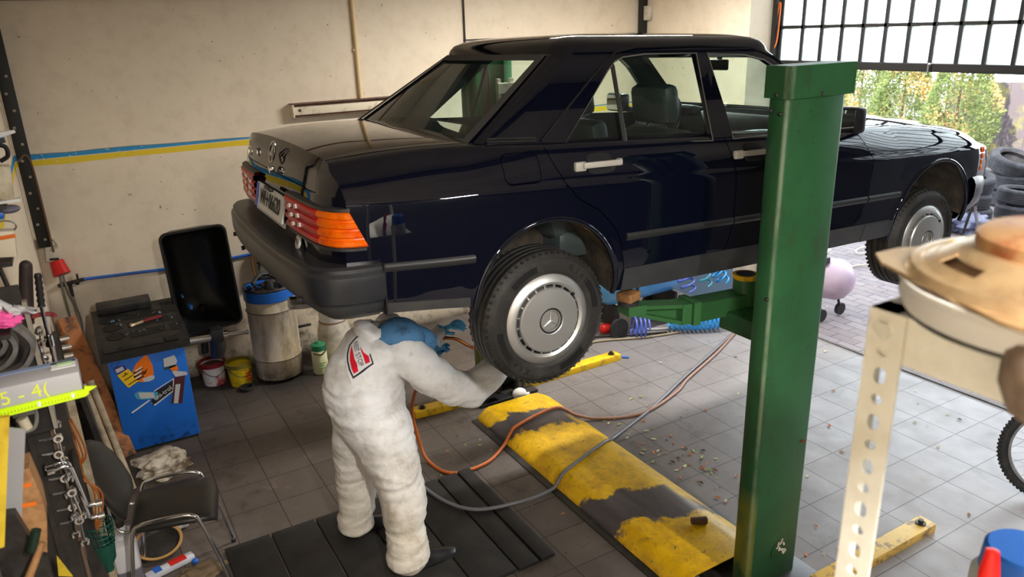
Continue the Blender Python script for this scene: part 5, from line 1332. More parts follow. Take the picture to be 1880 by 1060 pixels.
for i in range(4): box(b, (-4.33 + .094 * math.cos(-1.0 + i * .0), 2.19 + .094 * math.sin(-1.0), .06 + i * .028), (.05, .003, .014), rot=rz(-1.0 + PI / 2) )
obj('red_print', b, M_red, k)
b = BM(); lathe(b, [(.055, .0), (.062, .012), (.060, .03), (.045, .03), (.044, .006), (0, .006)], 24, Matrix.Translation((-4.32, 2.04, .001))); tag(obj('black_cup', b, M_black, None, 40), 'small black cup on the floor before the yellow pail', 'cup')
# oil drum
t = thing('oil_drum', 'stained cream oil drum with blue rim band, full of metal scrap', 'drum', (-4.01, 2.17, 0))
def drum_mat():
    m = mat('stained_drum', (.5, .5, .4, 1), .5); g = G(m); x, y, z = g.sep()
    c = g.mix(g.rng(g.noise(3, 8, .7, stretch=(1, 1, .5)), .35, .65), lin(206, 198, 182), lin(168, 146, 108))
    c = g.mix(g.m('MULTIPLY', g.rng(g.noise(6, 8, .75, stretch=(1, 1, .25)), .5, .68), .8), c, lin(96, 78, 54))
    c = g.mix(g.m('MULTIPLY', g.rng(z, .2, .0), g.rng(g.noise(8, 7, .7), .38, .55)), c, lin(56, 44, 34)); g.lk(c, g.p.inputs['Base Color']); return m
DM = Matrix.Translation((-4.01, 2.17, 0)); DR = .195
b = BM(); lathe(b, [(0, .03), (DR - .01, .03), (DR, .04)] + [q for z in (.21, .62) for q in ((DR, z - .012), (DR + .007, z), (DR, z + .012))] + [(DR, .725), (DR - .008, .725), (DR - .008, .05), (0, .05)], 48, DM); obj('shell', b, drum_mat(), t, 50)
b = BM(); lathe(b, [(DR + .004, .715), (DR + .010, .72), (DR + .012, .80), (DR + .004, .806), (DR - .01, .80), (DR - .01, .715)], 48, DM, closed=True); obj('blue_band', b, M_blue, t, 40)
b = BM(); lathe(b, [(DR + .005, .80), (DR + .012, .815), (DR + .006, .83), (DR - .006, .82)], 48, DM, closed=True)
obj('rim_wire', b, M_dsteel, t, 40)
for z in (.205, .625): b = BM(); lathe(b, [(DR + .004, z - .004), (DR + .009, z), (DR + .004, z + .004)], 48, DM); obj('hoop', b, M_dsteel, t, 40)
b = BM(); lathe(b, [(0, .74), (DR - .009, .74)], 32, DM); obj('scrap_bed', b, M_dsteel, t)
b = BM(); R2 = random.Random(5)
for i in range(90):
    a, r = R2.uniform(0, 6.28), DR * .9 * math.sqrt(R2.random()); p = V((-4.01 + r * math.cos(a), 2.17 + r * math.sin(a), .775 + R2.uniform(0, .05) * (1.3 - r / DR)))
    d = V((R2.uniform(-1, 1), R2.uniform(-1, 1), R2.uniform(-.3, .3))).normalized() * R2.uniform(.012, .04)
    if i % 3 == 0: lathe(b, [(.010, -.004), (.016, -.004), (.016, .004), (.010, .004)], 8, Matrix.Translation(p) @ Euler((R2.uniform(0, 3), R2.uniform(0, 3), 0)).to_matrix().to_4x4(), closed=True)
    else: cyl(b, p - d, p + d, R2.uniform(.004, .009), seg=6)
o = obj('metal_scrap', b, mat('scrap_metal', (.10, .10, .10, 1), .35, .9, dirt=(.02, .018, .016, 1), dscale=30), t, 30); o['kind'] = 'stuff'
b = BM(); cyl(b, (-4.02, 2.08, .81), (-4.02, 2.08, .885), .042, .030, 16); tube(b, catmull([(-4.14, 2.12, .86), (-4.05, 2.2, .91), (-3.94, 2.22, .87), (-3.86, 2.16, .86)], 6), .016, 8); tube(b, catmull([(-4.1, 2.2, .86), (-3.98, 2.1, .93), (-3.9, 2.05, .90)], 6), .006, 6); obj('hose_scrap', b, M_black, t, 40)
for q in range(4):
    a = .4 + q * PI / 2; b = BM(); cyl(b, (-4.01 + .15 * math.cos(a), 2.155 + .15 * math.sin(a), .018), (-4.01 + .165 * math.cos(a), 2.17 + .165 * math.sin(a), .018), .018, seg=14); obj('caster', b, M_dsteel, t)
# grey pump box over the drum
t = thing('pump_box', 'grey metal box with brown pipe on the wall above the drum', 'box', (-3.92, 2.5, .85))
b = BM(); box(b, (-3.915, 2.47, .955), (.15, .11, .235), rot=ry(.22), bev=.008); obj('case', b, mat('grey_case', lin(142, 140, 134), .5, dirt=lin(90, 86, 80), dscale=8), t)
b = BM(); tube(b, catmull([(-4.0, 2.50, 1.02), (-4.04, 2.49, .99), (-4.05, 2.47, .90), (-4.04, 2.44, .80)], 6), .012, 8); obj('brown_pipe', b, mat('brown_pipe', lin(140, 100, 60), .4), t)
# white drums stacked
def churn(x, y, z, r0, r1, h, label, m):
    t = thing('plastic_drum', label, 'drum', (x, y, z)); M = Matrix.Translation((x, y, z)); b = BM()
    lathe(b, [(0, 0), (r0 - .01, 0), (r0, .01), (r0 + (r1 - r0) * .6, h * .8), (r1, h * .94), (r1 - .005, h), (0, h)], 36, M); obj('barrel', b, m, t, 40); return t
k = churn(-3.50, 2.20, 0, .16, .125, .38, 'squat dirty white drum on the floor beneath another white drum', M_dwhite)
b = BM(); lathe(b, [(.158, .03), (.166, .045), (.158, .06)], 36, Matrix.Translation((-3.50, 2.20, 0))); obj('hoop', b, mat('yellowed', lin(180, 176, 110), .5), k)
k = churn(-3.50, 2.20, .38, .115, .125, .36, 'white drum standing on top of a dirtier white drum', M_white)
b = BM(); lathe(b, [(.117, .0), (.122, .006), (.117, .014)], 36, Matrix.Translation((-3.50, 2.20, .38))); obj('brown_ring', b, mat('brown_ring', lin(130, 90, 60), .6), k)
b = BM(); g = [[V((-3.50 + .1235 * math.cos(a), 2.20 + .1235 * math.sin(a), .38 + z)) for z in (.12, .25)] for a in np.linspace(-1.9, -1.35, 6)]; slab(b, g, (0, -.001, 0)); obj('drum_label', b, M_dwhite, k)
b = BM(); tube(b, [(-3.9, 2.48, .565), (-3.62, 2.5, .535)], .012, 6); tube(b, [(-3.9, 2.50, .27), (-3.62, 2.5, .27)], .012, 6); tag(obj('floor_pipe', b, M_black), 'black pipes low on the wall behind the drums', 'pipe')
t = thing('canister', 'cream canister with green cap and black strap beside the drum', 'canister', (-3.70, 2.02, 0))
M = Matrix.Translation((-3.70, 2.02, 0)); b = BM(); lathe(b, [(0, .002), (.058, .002), (.066, .012), (.064, .19), (.058, .215), (.05, .22), (0, .22)], 28, M); obj('bottle', b, mat('cream_canister', lin(226, 222, 176), .45), t, 40)
b = BM(); lathe(b, [(.060, .215), (.062, .262), (.05, .272), (.03, .275), (.022, .29), (0, .292)], 24, M); obj('cap', b, mat('green_cap', lin(40, 120, 80), .45), t, 40)
b = BM(); tube(b, catmull([(-3.755, 1.985, .20), (-3.70, 1.952, .19), (-3.655, 1.97, .215), (-3.64, 2.0, .245), (-3.645, 2.03, .26)], 6), .006, 6); obj('strap', b, M_black, t)
b = BM()
for z, w in ((.105, .9), (.085, .6), (.06, .7)): 
    g = [[V((-3.70 + .0672 * math.cos(a), 2.02 + .0672 * math.sin(a), z + q)) for q in (0, .008)] for a in np.linspace(-1.9, -1.9 + w, 5)]; slab(b, g, (0, -.0005, 0))
obj('green_print', b, mat('green_print', lin(110, 170, 90), .5), t)

# ================================================================== left-hand corner: plank, rods, rag, chair
b = BM(); 
a0, a1 = V((-5.27, 1.36, .0)), V((-5.46, 2.0, .87)); d = (a1 - a0).normalized(); u = V((.80, .45, 0)); u = (u - d * u.dot(d)).normalized(); w = d.cross(u)
vs = []
for p in (a0, a1):
    for su, sw in ((-1, -1), (1, -1), (1, 1), (-1, 1)): vs.append(b.verts.new(p + u * .062 * su + w * .022 * sw + V((0, 0, .03))))
for q in ((3, 2, 1, 0), (4, 5, 6, 7), (0, 1, 5, 4), (1, 2, 6, 5), (2, 3, 7, 6), (3, 0, 4, 7)): b.faces.new([vs[i] for i in q])
bmesh.ops.bevel(b, geom=b.edges[:], offset=.004, segments=1, affect='EDGES')
tag(obj('wooden_plank', b, mat('rusty_plank', lin(164, 102, 56), .7, dirt=lin(58, 40, 28), dscale=8, dlo=.48, dhi=.66, bump=.2)), 'reddish brown worn plank leaning in the corner left of the blue machine', 'plank')
M_rod = mat('beige_rod', lin(176, 160, 134), .55, dirt=lin(110, 94, 74), dscale=9)
b = BM(); cyl(b, (-5.27, .93, .02), (-5.375, 1.224, .70), .020, seg=12); tag(obj('beige_pole', b, M_rod), 'beige pole leaning behind the black chair, nearer the plank', 'pole')
b = BM(); cyl(b, (-5.315, .93, .02), (-5.417, 1.19, .70), .020, seg=12); tag(obj('beige_pole', b, M_rod), 'beige pole leaning behind the black chair, nearer the tool board', 'pole')
b = BM(); box(b, (-5.40, 1.05, .40), (.03, .16, .80), rot=ry(-.10)); tag(obj('sheet_panel', b, M_black), 'black panel leaning between the poles and the rusty plank', 'panel')
# crumpled rag on the floor
def crumple(c, s, seed, sub=4, amp=.55):
    b = BM(); bmesh.ops.create_icosphere(b, subdivisions=sub, radius=1.0)
    for v in b.verts:
        n = v.co.normalized(); k = 1 + amp * (mnoise.noise(n * 1.7 + V((seed, 0, 0))) + .7 * abs(mnoise.noise(n * 4 + V((0, seed, 0)))) - .35 * abs(mnoise.noise(n * 9 + V((0, 0, seed)))))
        v.co = V((n.x * k * s[0], n.y * k * s[1], max(-.0, n.z * k * s[2] + s[2] * .55))) + V(c)
    return b
M_rag = mat('dirty_rag', lin(206, 196, 180), .85, dirt=lin(110, 90, 66), dscale=10, dlo=.45, dhi=.62)
tag(obj('crumpled_rag', crumple((-5.08, 1.10, .002), (.17, .12, .075), 3), M_rag, None, 70), 'crumpled dirty white rag on the floor behind the black chair', 'rag')
# chair
t = thing('chair', 'black padded chair with chrome tube frame in front of the tool board', 'chair', (-5.11, -.12, 0))
M_vinyl = mat('black_vinyl', (.014, .013, .012, 1), .42, dirt=(.03, .026, .022, 1), dscale=6)
def cushion(b, grid_fn, n, m, th):
    top = [[grid_fn(i / n, j / m) for j in range(m + 1)] for i in range(n + 1)]; slab(b, top, th)
RC = Matrix.Rotation(-.20, 4, 'Z'); CC = Matrix.Translation((-5.095, -.115, 0)) @ RC
SP = lambda x, y, z: CC @ V((x, y, z))
b = BM(); st = []
for i, (x, wdt, zc) in enumerate([(-.195, .135, .455), (-.19, .165, .468), (-.17, .185, .478), (-.08, .20, .482), (.05, .205, .484), (.14, .205, .478), (.185, .19, .464), (.205, .165, .445), (.21, .15, .43)]):
    row = []
    for k in range(24):
        a = 2 * PI * k / 24; cx = abs(math.cos(a)) ** .5 * math.copysign(1, math.cos(a)); sx = abs(math.sin(a)) ** .7 * math.copysign(1, math.sin(a))
        row.append(b.verts.new(SP(x, wdt * cx, zc - .028 + .028 * sx)))
    st.append(row)
for i in range(len(st) - 1):
    for k in range(24): b.faces.new((st[i][k], st[i][(k + 1) % 24], st[i + 1][(k + 1) % 24], st[i + 1][k]))
b.faces.new(st[0]); b.faces.new(st[-1]); obj('seat', b, M_vinyl, t, 60)
b = BM(); st = []
for i, (h, wdt, xx) in enumerate([(.0, .13, 0), (.012, .16, 0), (.05, .185, -.004), (.14, .20, -.016), (.22, .198, -.026), (.30, .17, -.03), (.345, .12, -.03), (.36, .07, -.03)]):
    row = []
    for k in range(24):
        a = 2 * PI * k / 24; cx = abs(math.cos(a)) ** .6 * math.copysign(1, math.cos(a)); sx = abs(math.sin(a)) ** .8 * math.copysign(1, math.sin(a))
        yy = wdt * cx; row.append(b.verts.new(SP(-.235 + xx - .10 * h / .36 + .028 * sx + .05 * (yy / .2) ** 2, yy, .50 + h)))
    st.append(row)
for i in range(len(st) - 1):
    for k in range(24): b.faces.new((st[i][k], st[i][(k + 1) % 24], st[i + 1][(k + 1) % 24], st[i + 1][k]))
b.faces.new(st[0]); b.faces.new(st[-1]); obj('backrest', b, M_vinyl, t, 60)
for s in (-1, 1):
    b = BM(); tube(b, catmull([SP(-.235, s * .20, .012), SP(-.20, s * .205, .30), SP(-.17, s * .208, .46), SP(-.12, s * .21, .50), SP(.04, s * .21, .505), SP(.11, s * .21, .49), SP(.14, s * .21, .44), SP(.20, s * .21, .2), SP(.235, s * .21, .012)], 6), .0105, 8); l = obj('leg_frame', b, M_chrome, t, 60)
    b = BM()
    for e in (-.235, .235): cyl(b, SP(e, s * (.20 if e < 0 else .21), .0), SP(e, s * (.20 if e < 0 else .21), .02), .013, seg=10)
    obj('rubber_foot', b, M_rub, l)
    b = BM(); tube(b, catmull([SP(-.27, s * .10, .60), SP(-.265, s * .115, .50), SP(-.22, s * .13, .425), SP(.0, s * .13, .425), SP(.16, s * .13, .42)], 6), .009, 8); obj('back_bracket', b, M_chrome, t, 60)
b = BM(); cyl(b, SP(.12, -.21, .44), SP(.12, .21, .44), .008); cyl(b, SP(-.17, -.205, .44), SP(-.17, .205, .44), .008); obj('cross_bar', b, M_chrome, t)
# under and around the chair
t = thing('round_drip_pan', 'dark round pan with a tan rim on the floor under the chair', 'pan', (-5.20, .20, 0))
M = Matrix.Translation((-5.20, .20, .03)) @ Matrix.Rotation(.25, 4, 'X'); b = BM(); lathe(b, [(0, .0), (.10, .0), (.125, .03), (.118, .03), (.095, .008), (0, .008)], 32, M); obj('pan', b, M_black, t, 40)
b = BM(); lathe(b, [(.114, .026), (.128, .026), (.130, .034), (.114, .034)], 32, M, closed=True); obj('rim', b, mat('tan_rim', lin(170, 130, 76), .6), t, 40)
b = BM(); box(b, (-5.17, -.02, .022), (.26, .055, .04), rot=rz(.25), bev=.012); k = tag(obj('sealant_tube', b, mat('tube_white', lin(196, 196, 204), .5)), 'white sealant tube with red and blue print under the chair', 'tube')
b = BM(); box(b, (-5.13, -.012, .0425), (.09, .05, .002), rot=rz(.25)); obj('red_print', b, M_red, k); b = BM(); box(b, (-5.235, -.036, .0425), (.04, .05, .002), rot=rz(.25)); obj('blue_print', b, M_bluehose, k)
M_bag = mat('plastic_bag', lin(196, 190, 180), .3, dirt=lin(120, 110, 96), dscale=9)
tag(obj('plastic_bag', crumple((-5.13, .36, .002), (.09, .06, .05), 8), M_bag, None, 70), 'crumpled clear plastic bag under the chair behind the pan', 'bag')
tag(obj('crumpled_rag', crumple((-5.04, -.16, .002), (.12, .07, .03), 12), mat('brown_rag', lin(120, 102, 78), .9), None, 70), 'flattened brown rag under the front edge of the chair', 'rag')
b = BM(); sph(b, (-5.045, -.04, .018), .017, 12, 8); tag(obj('stopper', b, M_bluehose), 'blue bottle cap on the floor between the chair legs', 'cap')
t = thing('jerrican', 'white plastic jerrican half full on the floor by the chair', 'jerrican', (-5.36, -.02, 0))
def jer(): 
    m = mat('jerrican_white', lin(206, 204, 206), .35); g = G(m); x, y, z = g.sep(); g.lk(g.mix(g.m('MULTIPLY', g.m('SUBTRACT', .15, z), 90, clamp=True), lin(206, 204, 206), lin(110, 106, 112)), g.p.inputs['Base Color']); return m
b = BM(); box(b, (-5.36, -.02, .15), (.12, .20, .30), bev=.025); cyl(b, (-5.36, -.02, .29), (-5.36, -.02, .37), .045, .024, 16); obj('bottle', b, jer(), t, 40)
b = BM(); cyl(b, (-5.36, -.02, .365), (-5.36, -.02, .395), .026, seg=16); obj('cap', b, M_black, t)
b = BM(); sph(b, (-5.30, -.16, .03), (.035, .03, .03), 14, 8); tag(obj('stopper', b, M_red), 'red plastic cap on the floor at the picture edge', 'cap')
tag(obj('crumpled_paper', crumple((-5.40, .30, .38), (.035, .05, .06), 21), M_rag, None, 70), 'crumpled grey paper wedged behind the chair back', 'paper')
b = BM(); box(b, (-5.41, .31, .19), (.07, .10, .38), bev=.004); tag(obj('carton', b, M_black), 'black carton standing behind the chair', 'box')
# ================================================================== tools hung along the left wall
M_bluv = mat('tool_board_black', lin(40, 36, 33), .6, dirt=lin(64, 54, 46), dscale=7)
t = thing('tool_board', 'dark steel tool board with wire hooks standing off the left wall', 'tool board', (-5.50, -1.18, .6))
b = BM(); box(b, (-5.505, -1.17, .94), (.115, .02, 1.86)); box(b, (-5.512, -1.185, .94), (.018, .014, 1.86)); obj('board', b, M_bluv, t)
b = BM(); box(b, (-5.448, -1.17, .94), (.010, .03, 1.86)); obj('edge_strip', b, mat('brown_edge', lin(96, 76, 62), .6), t)
HOOKS = [(z, -5.462, -5.400 if i < 4 else -5.425) for i, z in enumerate((1.862, 1.824, 1.778, 1.722, 1.482, 1.427, 1.385, 1.330, 1.272, 1.204, 1.15))]
for i, (z, xa_, xb_) in enumerate(HOOKS):
    b = BM(); tube(b, [(xa_ - .03, -1.188, z), (xb_ - .004, -1.192, z - .002), (xb_, -1.196, z + .012)], .0045, 6); obj('hook', b, M_chrome, t)
b = BM(); box(b, (-5.5555, -1.42, 1.75), (.006, 1.7, 1.75)); tag(obj('pegboard', b, mat('pegboard_grey', lin(92, 84, 76), .8, dirt=lin(60, 54, 48), dscale=5)), 'grey-brown pegboard fixed to the left wall behind the hanging tools', 'board')
# spanners
def spanner(x, y, z0, z1, w, label, ox=0.0, ring_=True, group='spanners on the tool board'):
    """hangs from z0 down to z1, long axis slightly slanted by ox"""
    L = z0 - z1; t = thing('spanner', label, 'spanner', (x, y, z1), group=group)
    F = lambda s, c, d: V((x + ox * s + c, y + d, z0 - L * s))
    b = BM(); tube(b, [F(s, 0, 0) for s in np.linspace(.10, .9, 6)], [w * .34] * 6, 8, flat=.55); obj('shank', b, M_chrome, t, 60)
    for s, nm in ((.05, 'ring_end'), (.95, 'open_end')):
        b = BM(); c = F(s, 0, 0); RR = Matrix.Translation(c) @ Matrix.Rotation(PI / 2, 4, 'X')
        if nm == 'ring_end': lathe(b, [(w * .34, -w * .3), (w * .62, -w * .3), (w * .62, w * .3), (w * .34, w * .3)], 16, RR, closed=True)
        else:
            for q in (-1, 1): box(b, c + V((q * w * .42, 0, -w * .25)), (w * .34, w * .5, w * .8), rot=ry(q * .2), bev=w * .06)
            box(b, c + V((0, 0, w * .25)), (w * .9, w * .5, w * .4), bev=w * .08)
        obj(nm, b, M_chrome, t, 40)
ln = ['short chrome spanner on the topmost hook of the tool board', 'chrome spanner on the second hook from the top', 'chrome spanner on the third hook from the top', 'chrome spanner on the fourth hook from the top',
      'long chrome spanner on the fifth hook of the tool board', 'chrome spanner on the sixth hook from the top', 'chrome spanner on the seventh hook from the top', 'chrome spanner on the eighth hook from the top', 'chrome spanner on the ninth hook from the top', 'chrome spanner on the tenth hook from the top', 'chrome spanner on the lowest hook of the tool board']
for i, (z, xa_, xb_) in enumerate(HOOKS):
    L = (.10, .11, .12, .20, .15, .10, .13, .16, .10, .11, .09)[i]
    spanner(xb_ - .008 - .01 * (i % 2), -1.196 - .012 * (i % 3), z + .01, z - L, .024, ln[i], ox=.012 * ((i % 3) - 1))
# two big cranked ring spanners
def cranked(p0, p1, label):
    p0, p1 = V(p0), V(p1); t = thing('ring_spanner', label, 'spanner', (p1.x, p1.y, p1.z)); b = BM(); tube(b, [p0 + V((-.045, 0, 0)), p0 + V((-.006, 0, .004)), p0 + V((.008, 0, -.01)), p1 + V((-.006, 0, .014)), p1 + V((.004, 0, .002)), p1 + V((.03, 0, .0))], .0075, 8); obj('shank', b, M_chrome, t, 60)
    for p, nm in ((p0 + V((-.05, 0, 0)), 'ring_end'), (p1 + V((.034, 0, 0)), 'socket_end')): b = BM(); cyl(b, p - V((.010, 0, .0)), p + V((.012, 0, 0)), .014, seg=14); obj(nm, b, M_chrome, t)
cranked((-5.430, -1.215, 1.393), (-5.405, -1.10, 1.085), 'long cranked ring spanner hanging lowest in front of the tool board')
cranked((-5.425, -1.235, 1.385), (-5.402, -1.12, 1.150), 'shorter cranked ring spanner beside the long one on the tool board')
# shock-type tool with black grip and red tape
t = thing('slide_hammer', 'slide hammer with ribbed black grip and chrome rod above the tool board', 'tool', (-5.39, -1.05, 1.72))
b = BM(); tube(b, [V((-5.385 - .012 * k / 11, -1.05, 2.02 - .115 * k / 11)) for k in range(12)], [.013 if k % 2 else .010 for k in range(12)], 10); obj('grip', b, M_black, t, 60)
b = BM(); cyl(b, (-5.397, -1.05, 1.905), (-5.40, -1.05, 1.64), .007, seg=10); cyl(b, (-5.398, -1.05, 1.80), (-5.399, -1.05, 1.76), .015, seg=12); obj('rod', b, M_chrome, t)
b = BM(); tube(b, [(-5.385 + .030 * math.cos(a) - .01, -1.05 + .02 * math.sin(a), 1.862 + .012 * math.sin(a * .5)) for a in np.linspace(0, PI, 12)], .008, 6); obj('red_tape', b, mat('faded_red', lin(150, 60, 60), .7), t)
# sockets on a rail
for k in range(5):
    z = 1.79 - k * .032; b = BM(); lathe(b, [(.0, 0), (.010, 0), (.010, .028), (.006, .028), (.006, .01), (0, .01)], 12, Matrix.Translation((-5.365, -1.09, z)) @ Matrix.Rotation(PI / 2, 4, 'Y')); tag(obj('socket', b, M_chrome), ('topmost', 'second', 'middle', 'fourth', 'lowest')[k] + ' chrome socket of the short row under the black grip', 'socket', 'chrome sockets on the rail')
b = BM(); box(b, (-5.378, -1.085, 1.72), (.012, .006, .20)); tag(obj('socket_rail', b, M_dsteel), 'short dark rail holding a row of chrome sockets', 'rail')
# orange screwdrivers
for k, x in enumerate((-5.422, -5.408)): 
    b = BM(); cyl(b, (x, -1.14, 1.72), (x + .01, -1.14, 1.62), .006, .008, 10); tag(obj('screwdriver', b, M_orange), ('orange screwdriver handle hanging nearest the board edge', 'orange screwdriver handle hanging just right of another one')[k], 'screwdriver')
# second dark panel and beige batten behind
b = BM(); box(b, (-5.435, -.90, .82), (.05, .02, 1.62)); tag(obj('dark_batten', b, M_bluv), 'dark upright batten just behind the tool board', 'batten')
b = BM(); box(b, (-5.405, -.62, .75), (.03, .02, 1.5)); tag(obj('beige_batten', b, M_rod), 'beige upright batten behind the orange wires on the left wall', 'batten')
b = BM()
for q in range(3): tube(b, catmull([(-5.42 + .008 * q, -.90 + .01 * q, 1.40), (-5.405 + .012 * q, -.9, 1.25), (-5.41 - .012 * q, -.89, 1.17), (-5.385 + .01 * q, -.9, 1.08), (-5.40 + .012 * q, -.9, .98), (-5.42, -.9, .88)], 6), .0042, 6)
tag(obj('orange_wires', b, mat('orange_wire', lin(150, 84, 30), .5)), 'tangle of orange-brown wires hanging on the left wall', 'wires')
# bottle brush
t = thing('bottle_brush', 'grey round brush hanging head down beside the tool board', 'brush', (-5.438, -1.0, 1.12))
b = BM(); cyl(b, (-5.415, -1.0, 1.33), (-5.437, -1.0, 1.17), .006, seg=8); obj('handle', b, M_dsteel, t)
b = BM(); lathe(b, [(0, 0), (.016, .0), (.022, .012), (.022, .05), (.014, .062), (0, .062)], 20, Matrix.Translation((-5.438, -1.0, 1.118))); obj('bristles', b, mat('bristle_grey', lin(150, 144, 138), .9, dirt=lin(80, 74, 70), dscale=60), t, 40)
# green basket
t = thing('wire_basket', 'dark green mesh basket hanging by the chair back', 'basket', (-5.40, -.88, .72))
M_bask = mat('dark_green_plastic', lin(24, 74, 60), .45)
b = BM(); M = Matrix.Translation((-5.40, -.88, .0))
for z, r in ((.925, .052), (.90, .051), (.875, .049), (.85, .047)): tube(b, [M @ V((r * math.cos(a), r * math.sin(a), z)) for a in np.linspace(0, 2 * PI, 25)[:-1]], .0038 if z > .92 else .002, 5, closed=True)
for k in range(16): a = 2 * PI * k / 16; tube(b, [M @ V((.052 * math.cos(a), .052 * math.sin(a), .925)), M @ V((.044 * math.cos(a + .2), .044 * math.sin(a + .2), .83))], .002, 5)
lathe(b, [(.044, .835), (.036, .755), (.020, .725), (.020, .70), (.0, .70), (.0, .715), (.030, .757), (.040, .835)], 20, M, closed=False); obj('mesh', b, M_bask, t, 40)
# yellow triangle card, wood block, wedge, hammer
b = BM(); poly(b, [(-5.515, 1.10), (-5.525, 1.02), (-5.485, 1.0)], lambda x, z, d: V((x, d, z)), -1.30, -1.295); tag(obj('yellow_card', b, M_yelp), 'small yellow card at the foot of the tool board', 'card')
b = BM(); poly(b, [(-5.51, 1.752), (-5.452, 1.757), (-5.442, 1.66), (-5.445, 1.60), (-5.462, 1.51), (-5.50, 1.53), (-5.512, 1.62)], lambda x, z, d: V((x, d, z)), -1.93, -1.84)
wb = tag(obj('wood_block', b, mat('pale_wood', lin(168, 124, 80), .7, dirt=lin(120, 82, 48), dscale=22, bump=.3, bscale=70)), 'splintered wood block with two orange paint bands on the left wall shelf', 'wood block')
for z in (1.715, 1.660): b = BM(); box(b, (-5.482, -1.931, z), (.052, .002, .010), rot=ry(.12)); obj('orange_band', b, M_orange, wb)
b = BM(); poly(b, [(-5.530, 1.695), (-5.494, 1.687), (-5.462, 1.53), (-5.46, 1.43), (-5.55, 1.43), (-5.552, 1.6)], lambda x, z, d: V((x, d, z)), -2.01, -1.98); tag(obj('steel_wedge', b, M_dsteel), 'dark steel plate in front of the wood block', 'plate')
t = thing('hammer', 'small hammer with green-black head end and wooden handle', 'hammer', (-5.48, -2.05, 1.5))
b = BM(); cyl(b, (-5.457, -2.05, 1.652), (-5.477, -2.05, 1.600), .011, seg=14); obj('head', b, mat('green_black', lin(22, 40, 30), .4), t)
b = BM(); tube(b, [(-5.452, -2.05, 1.615), (-5.475, -2.06, 1.575), (-5.51, -2.08, 1.52)], [.008, .009, .010], 8); obj('handle', b, M_wood, t, 60)
b = BM(); box(b, (-5.52, -1.98, 1.44), (.085, .34, .02)); tag(obj('wall_shelf', b, M_dsteel), 'narrow dark shelf on the left wall under the wood block', 'shelf')
b = BM(); poly(b, [(-5.556, 1.99), (-5.441, 1.978), (-5.516, 1.668), (-5.556, 1.665)], lambda x, z, q: V((x, q, z)), -2.11, -2.095); k = tag(obj('yellow_board', b, M_yelp), 'yellow board standing at the left picture edge', 'board')
b = BM(); poly(b, [(-5.50, 1.90), (-5.435, 1.872), (-5.491, 1.641), (-5.53, 1.66)], lambda x, z, q: V((x, q, z)), -1.96, -1.95); tag(obj('grey_sheet', b, mat('grey_sheet', lin(150, 148, 148), .4)), 'grey plastic sheet between yellow board and wood block', 'sheet')
t = thing('cup_holder', 'grey metal holder with a cream roller below the neon ruler', 'holder', (-5.45, -1.72, 1.76))
b = BM(); box(b, (-5.455, -1.70, 1.822), (.055, .05, .03), bev=.006); tube(b, catmull([(-5.43, -1.72, 1.84), (-5.428, -1.72, 1.80), (-5.44, -1.72, 1.768), (-5.462, -1.72, 1.762)], 5), .005, 6); obj('bracket', b, mat('holder_grey', lin(120, 116, 106), .5), t)
b = BM(); cyl(b, (-5.462, -1.725, 1.805), (-5.455, -1.725, 1.772), .014, .013, 14); obj('roller', b, mat('cream_roller', lin(190, 178, 150), .5), t)
# long box with neon ruler
t = thing('long_box', 'long grey cardboard box with yellow marker writing by the left wall', 'box', (-5.40, -1.87, 1.90))
M_boxg = mat('grey_carton', lin(176, 174, 176), .5)
d = V((.19, 0, .008)).normalized(); 
b = BM(); box(b, (-5.405, -1.84, 1.9375), (.205, .10, .053), bev=.002); obj('carton', b, M_boxg, t)
b = BM(); box(b, (-5.335, -1.82, 1.9655), (.055, .045, .002)); obj('white_label', b, M_paper, t); b = BM(); box(b, (-5.332, -1.818, 1.967), (.035, .02, .002)); obj('green_print', b, mat('pale_green', lin(190, 220, 170), .6), t)
b = BM(); box(b, (-5.40, -1.80, 1.9655), (.19, .02, .002)); obj('blue_band', b, mat('pale_blue_band', lin(130, 146, 176), .5), t)
M_neon = mat('neon_yellow', lin(206, 244, 10), .5)
bb = text('marker_writing', '5 - 4(', .048, mat('marker_yellow', lin(224, 232, 60), .6), None, (-5.425, -1.8915, 1.936), (1, 0, .03), (0, 0, 1), ext=.0002, asmesh=True); obj('marker_writing', bb, bpy.data.materials['marker_yellow'], t, 0)
t = thing('ruler', 'neon yellow ruler lying along the front of the grey box', 'ruler', (-5.39, -1.90, 1.895))
b = BM(); poly(b, [(-5.50, 1.913), (-5.50, 1.892), (-5.300, 1.898), (-5.290, 1.904), (-5.300, 1.917), (-5.31, 1.918)], lambda x, z, q: V((x, q, z)), -1.900, -1.893); obj('blade', b, M_neon, t)
b = BM(); poly(b, [(-5.298, 1.905), (-5.298, 1.925), (-5.270, 1.918)], lambda x, z, q: V((x, q, z)), -1.898, -1.894); obj('tip', b, M_neon, t)
for q in ((-5.400, -1.901, 1.906), (-5.326, -1.901, 1.909)): b = BM(); box(b, q, (.007, .002, .012)); obj('white_mark', b, M_paper, t)
b = BM()
for k in range(26): box(b, (-5.495 + k * .0072, -1.9005, 1.901 + k * .00015), (.0009, .001, .005))
o = obj('scale_marks', b, M_ink, t); o['kind'] = 'stuff'
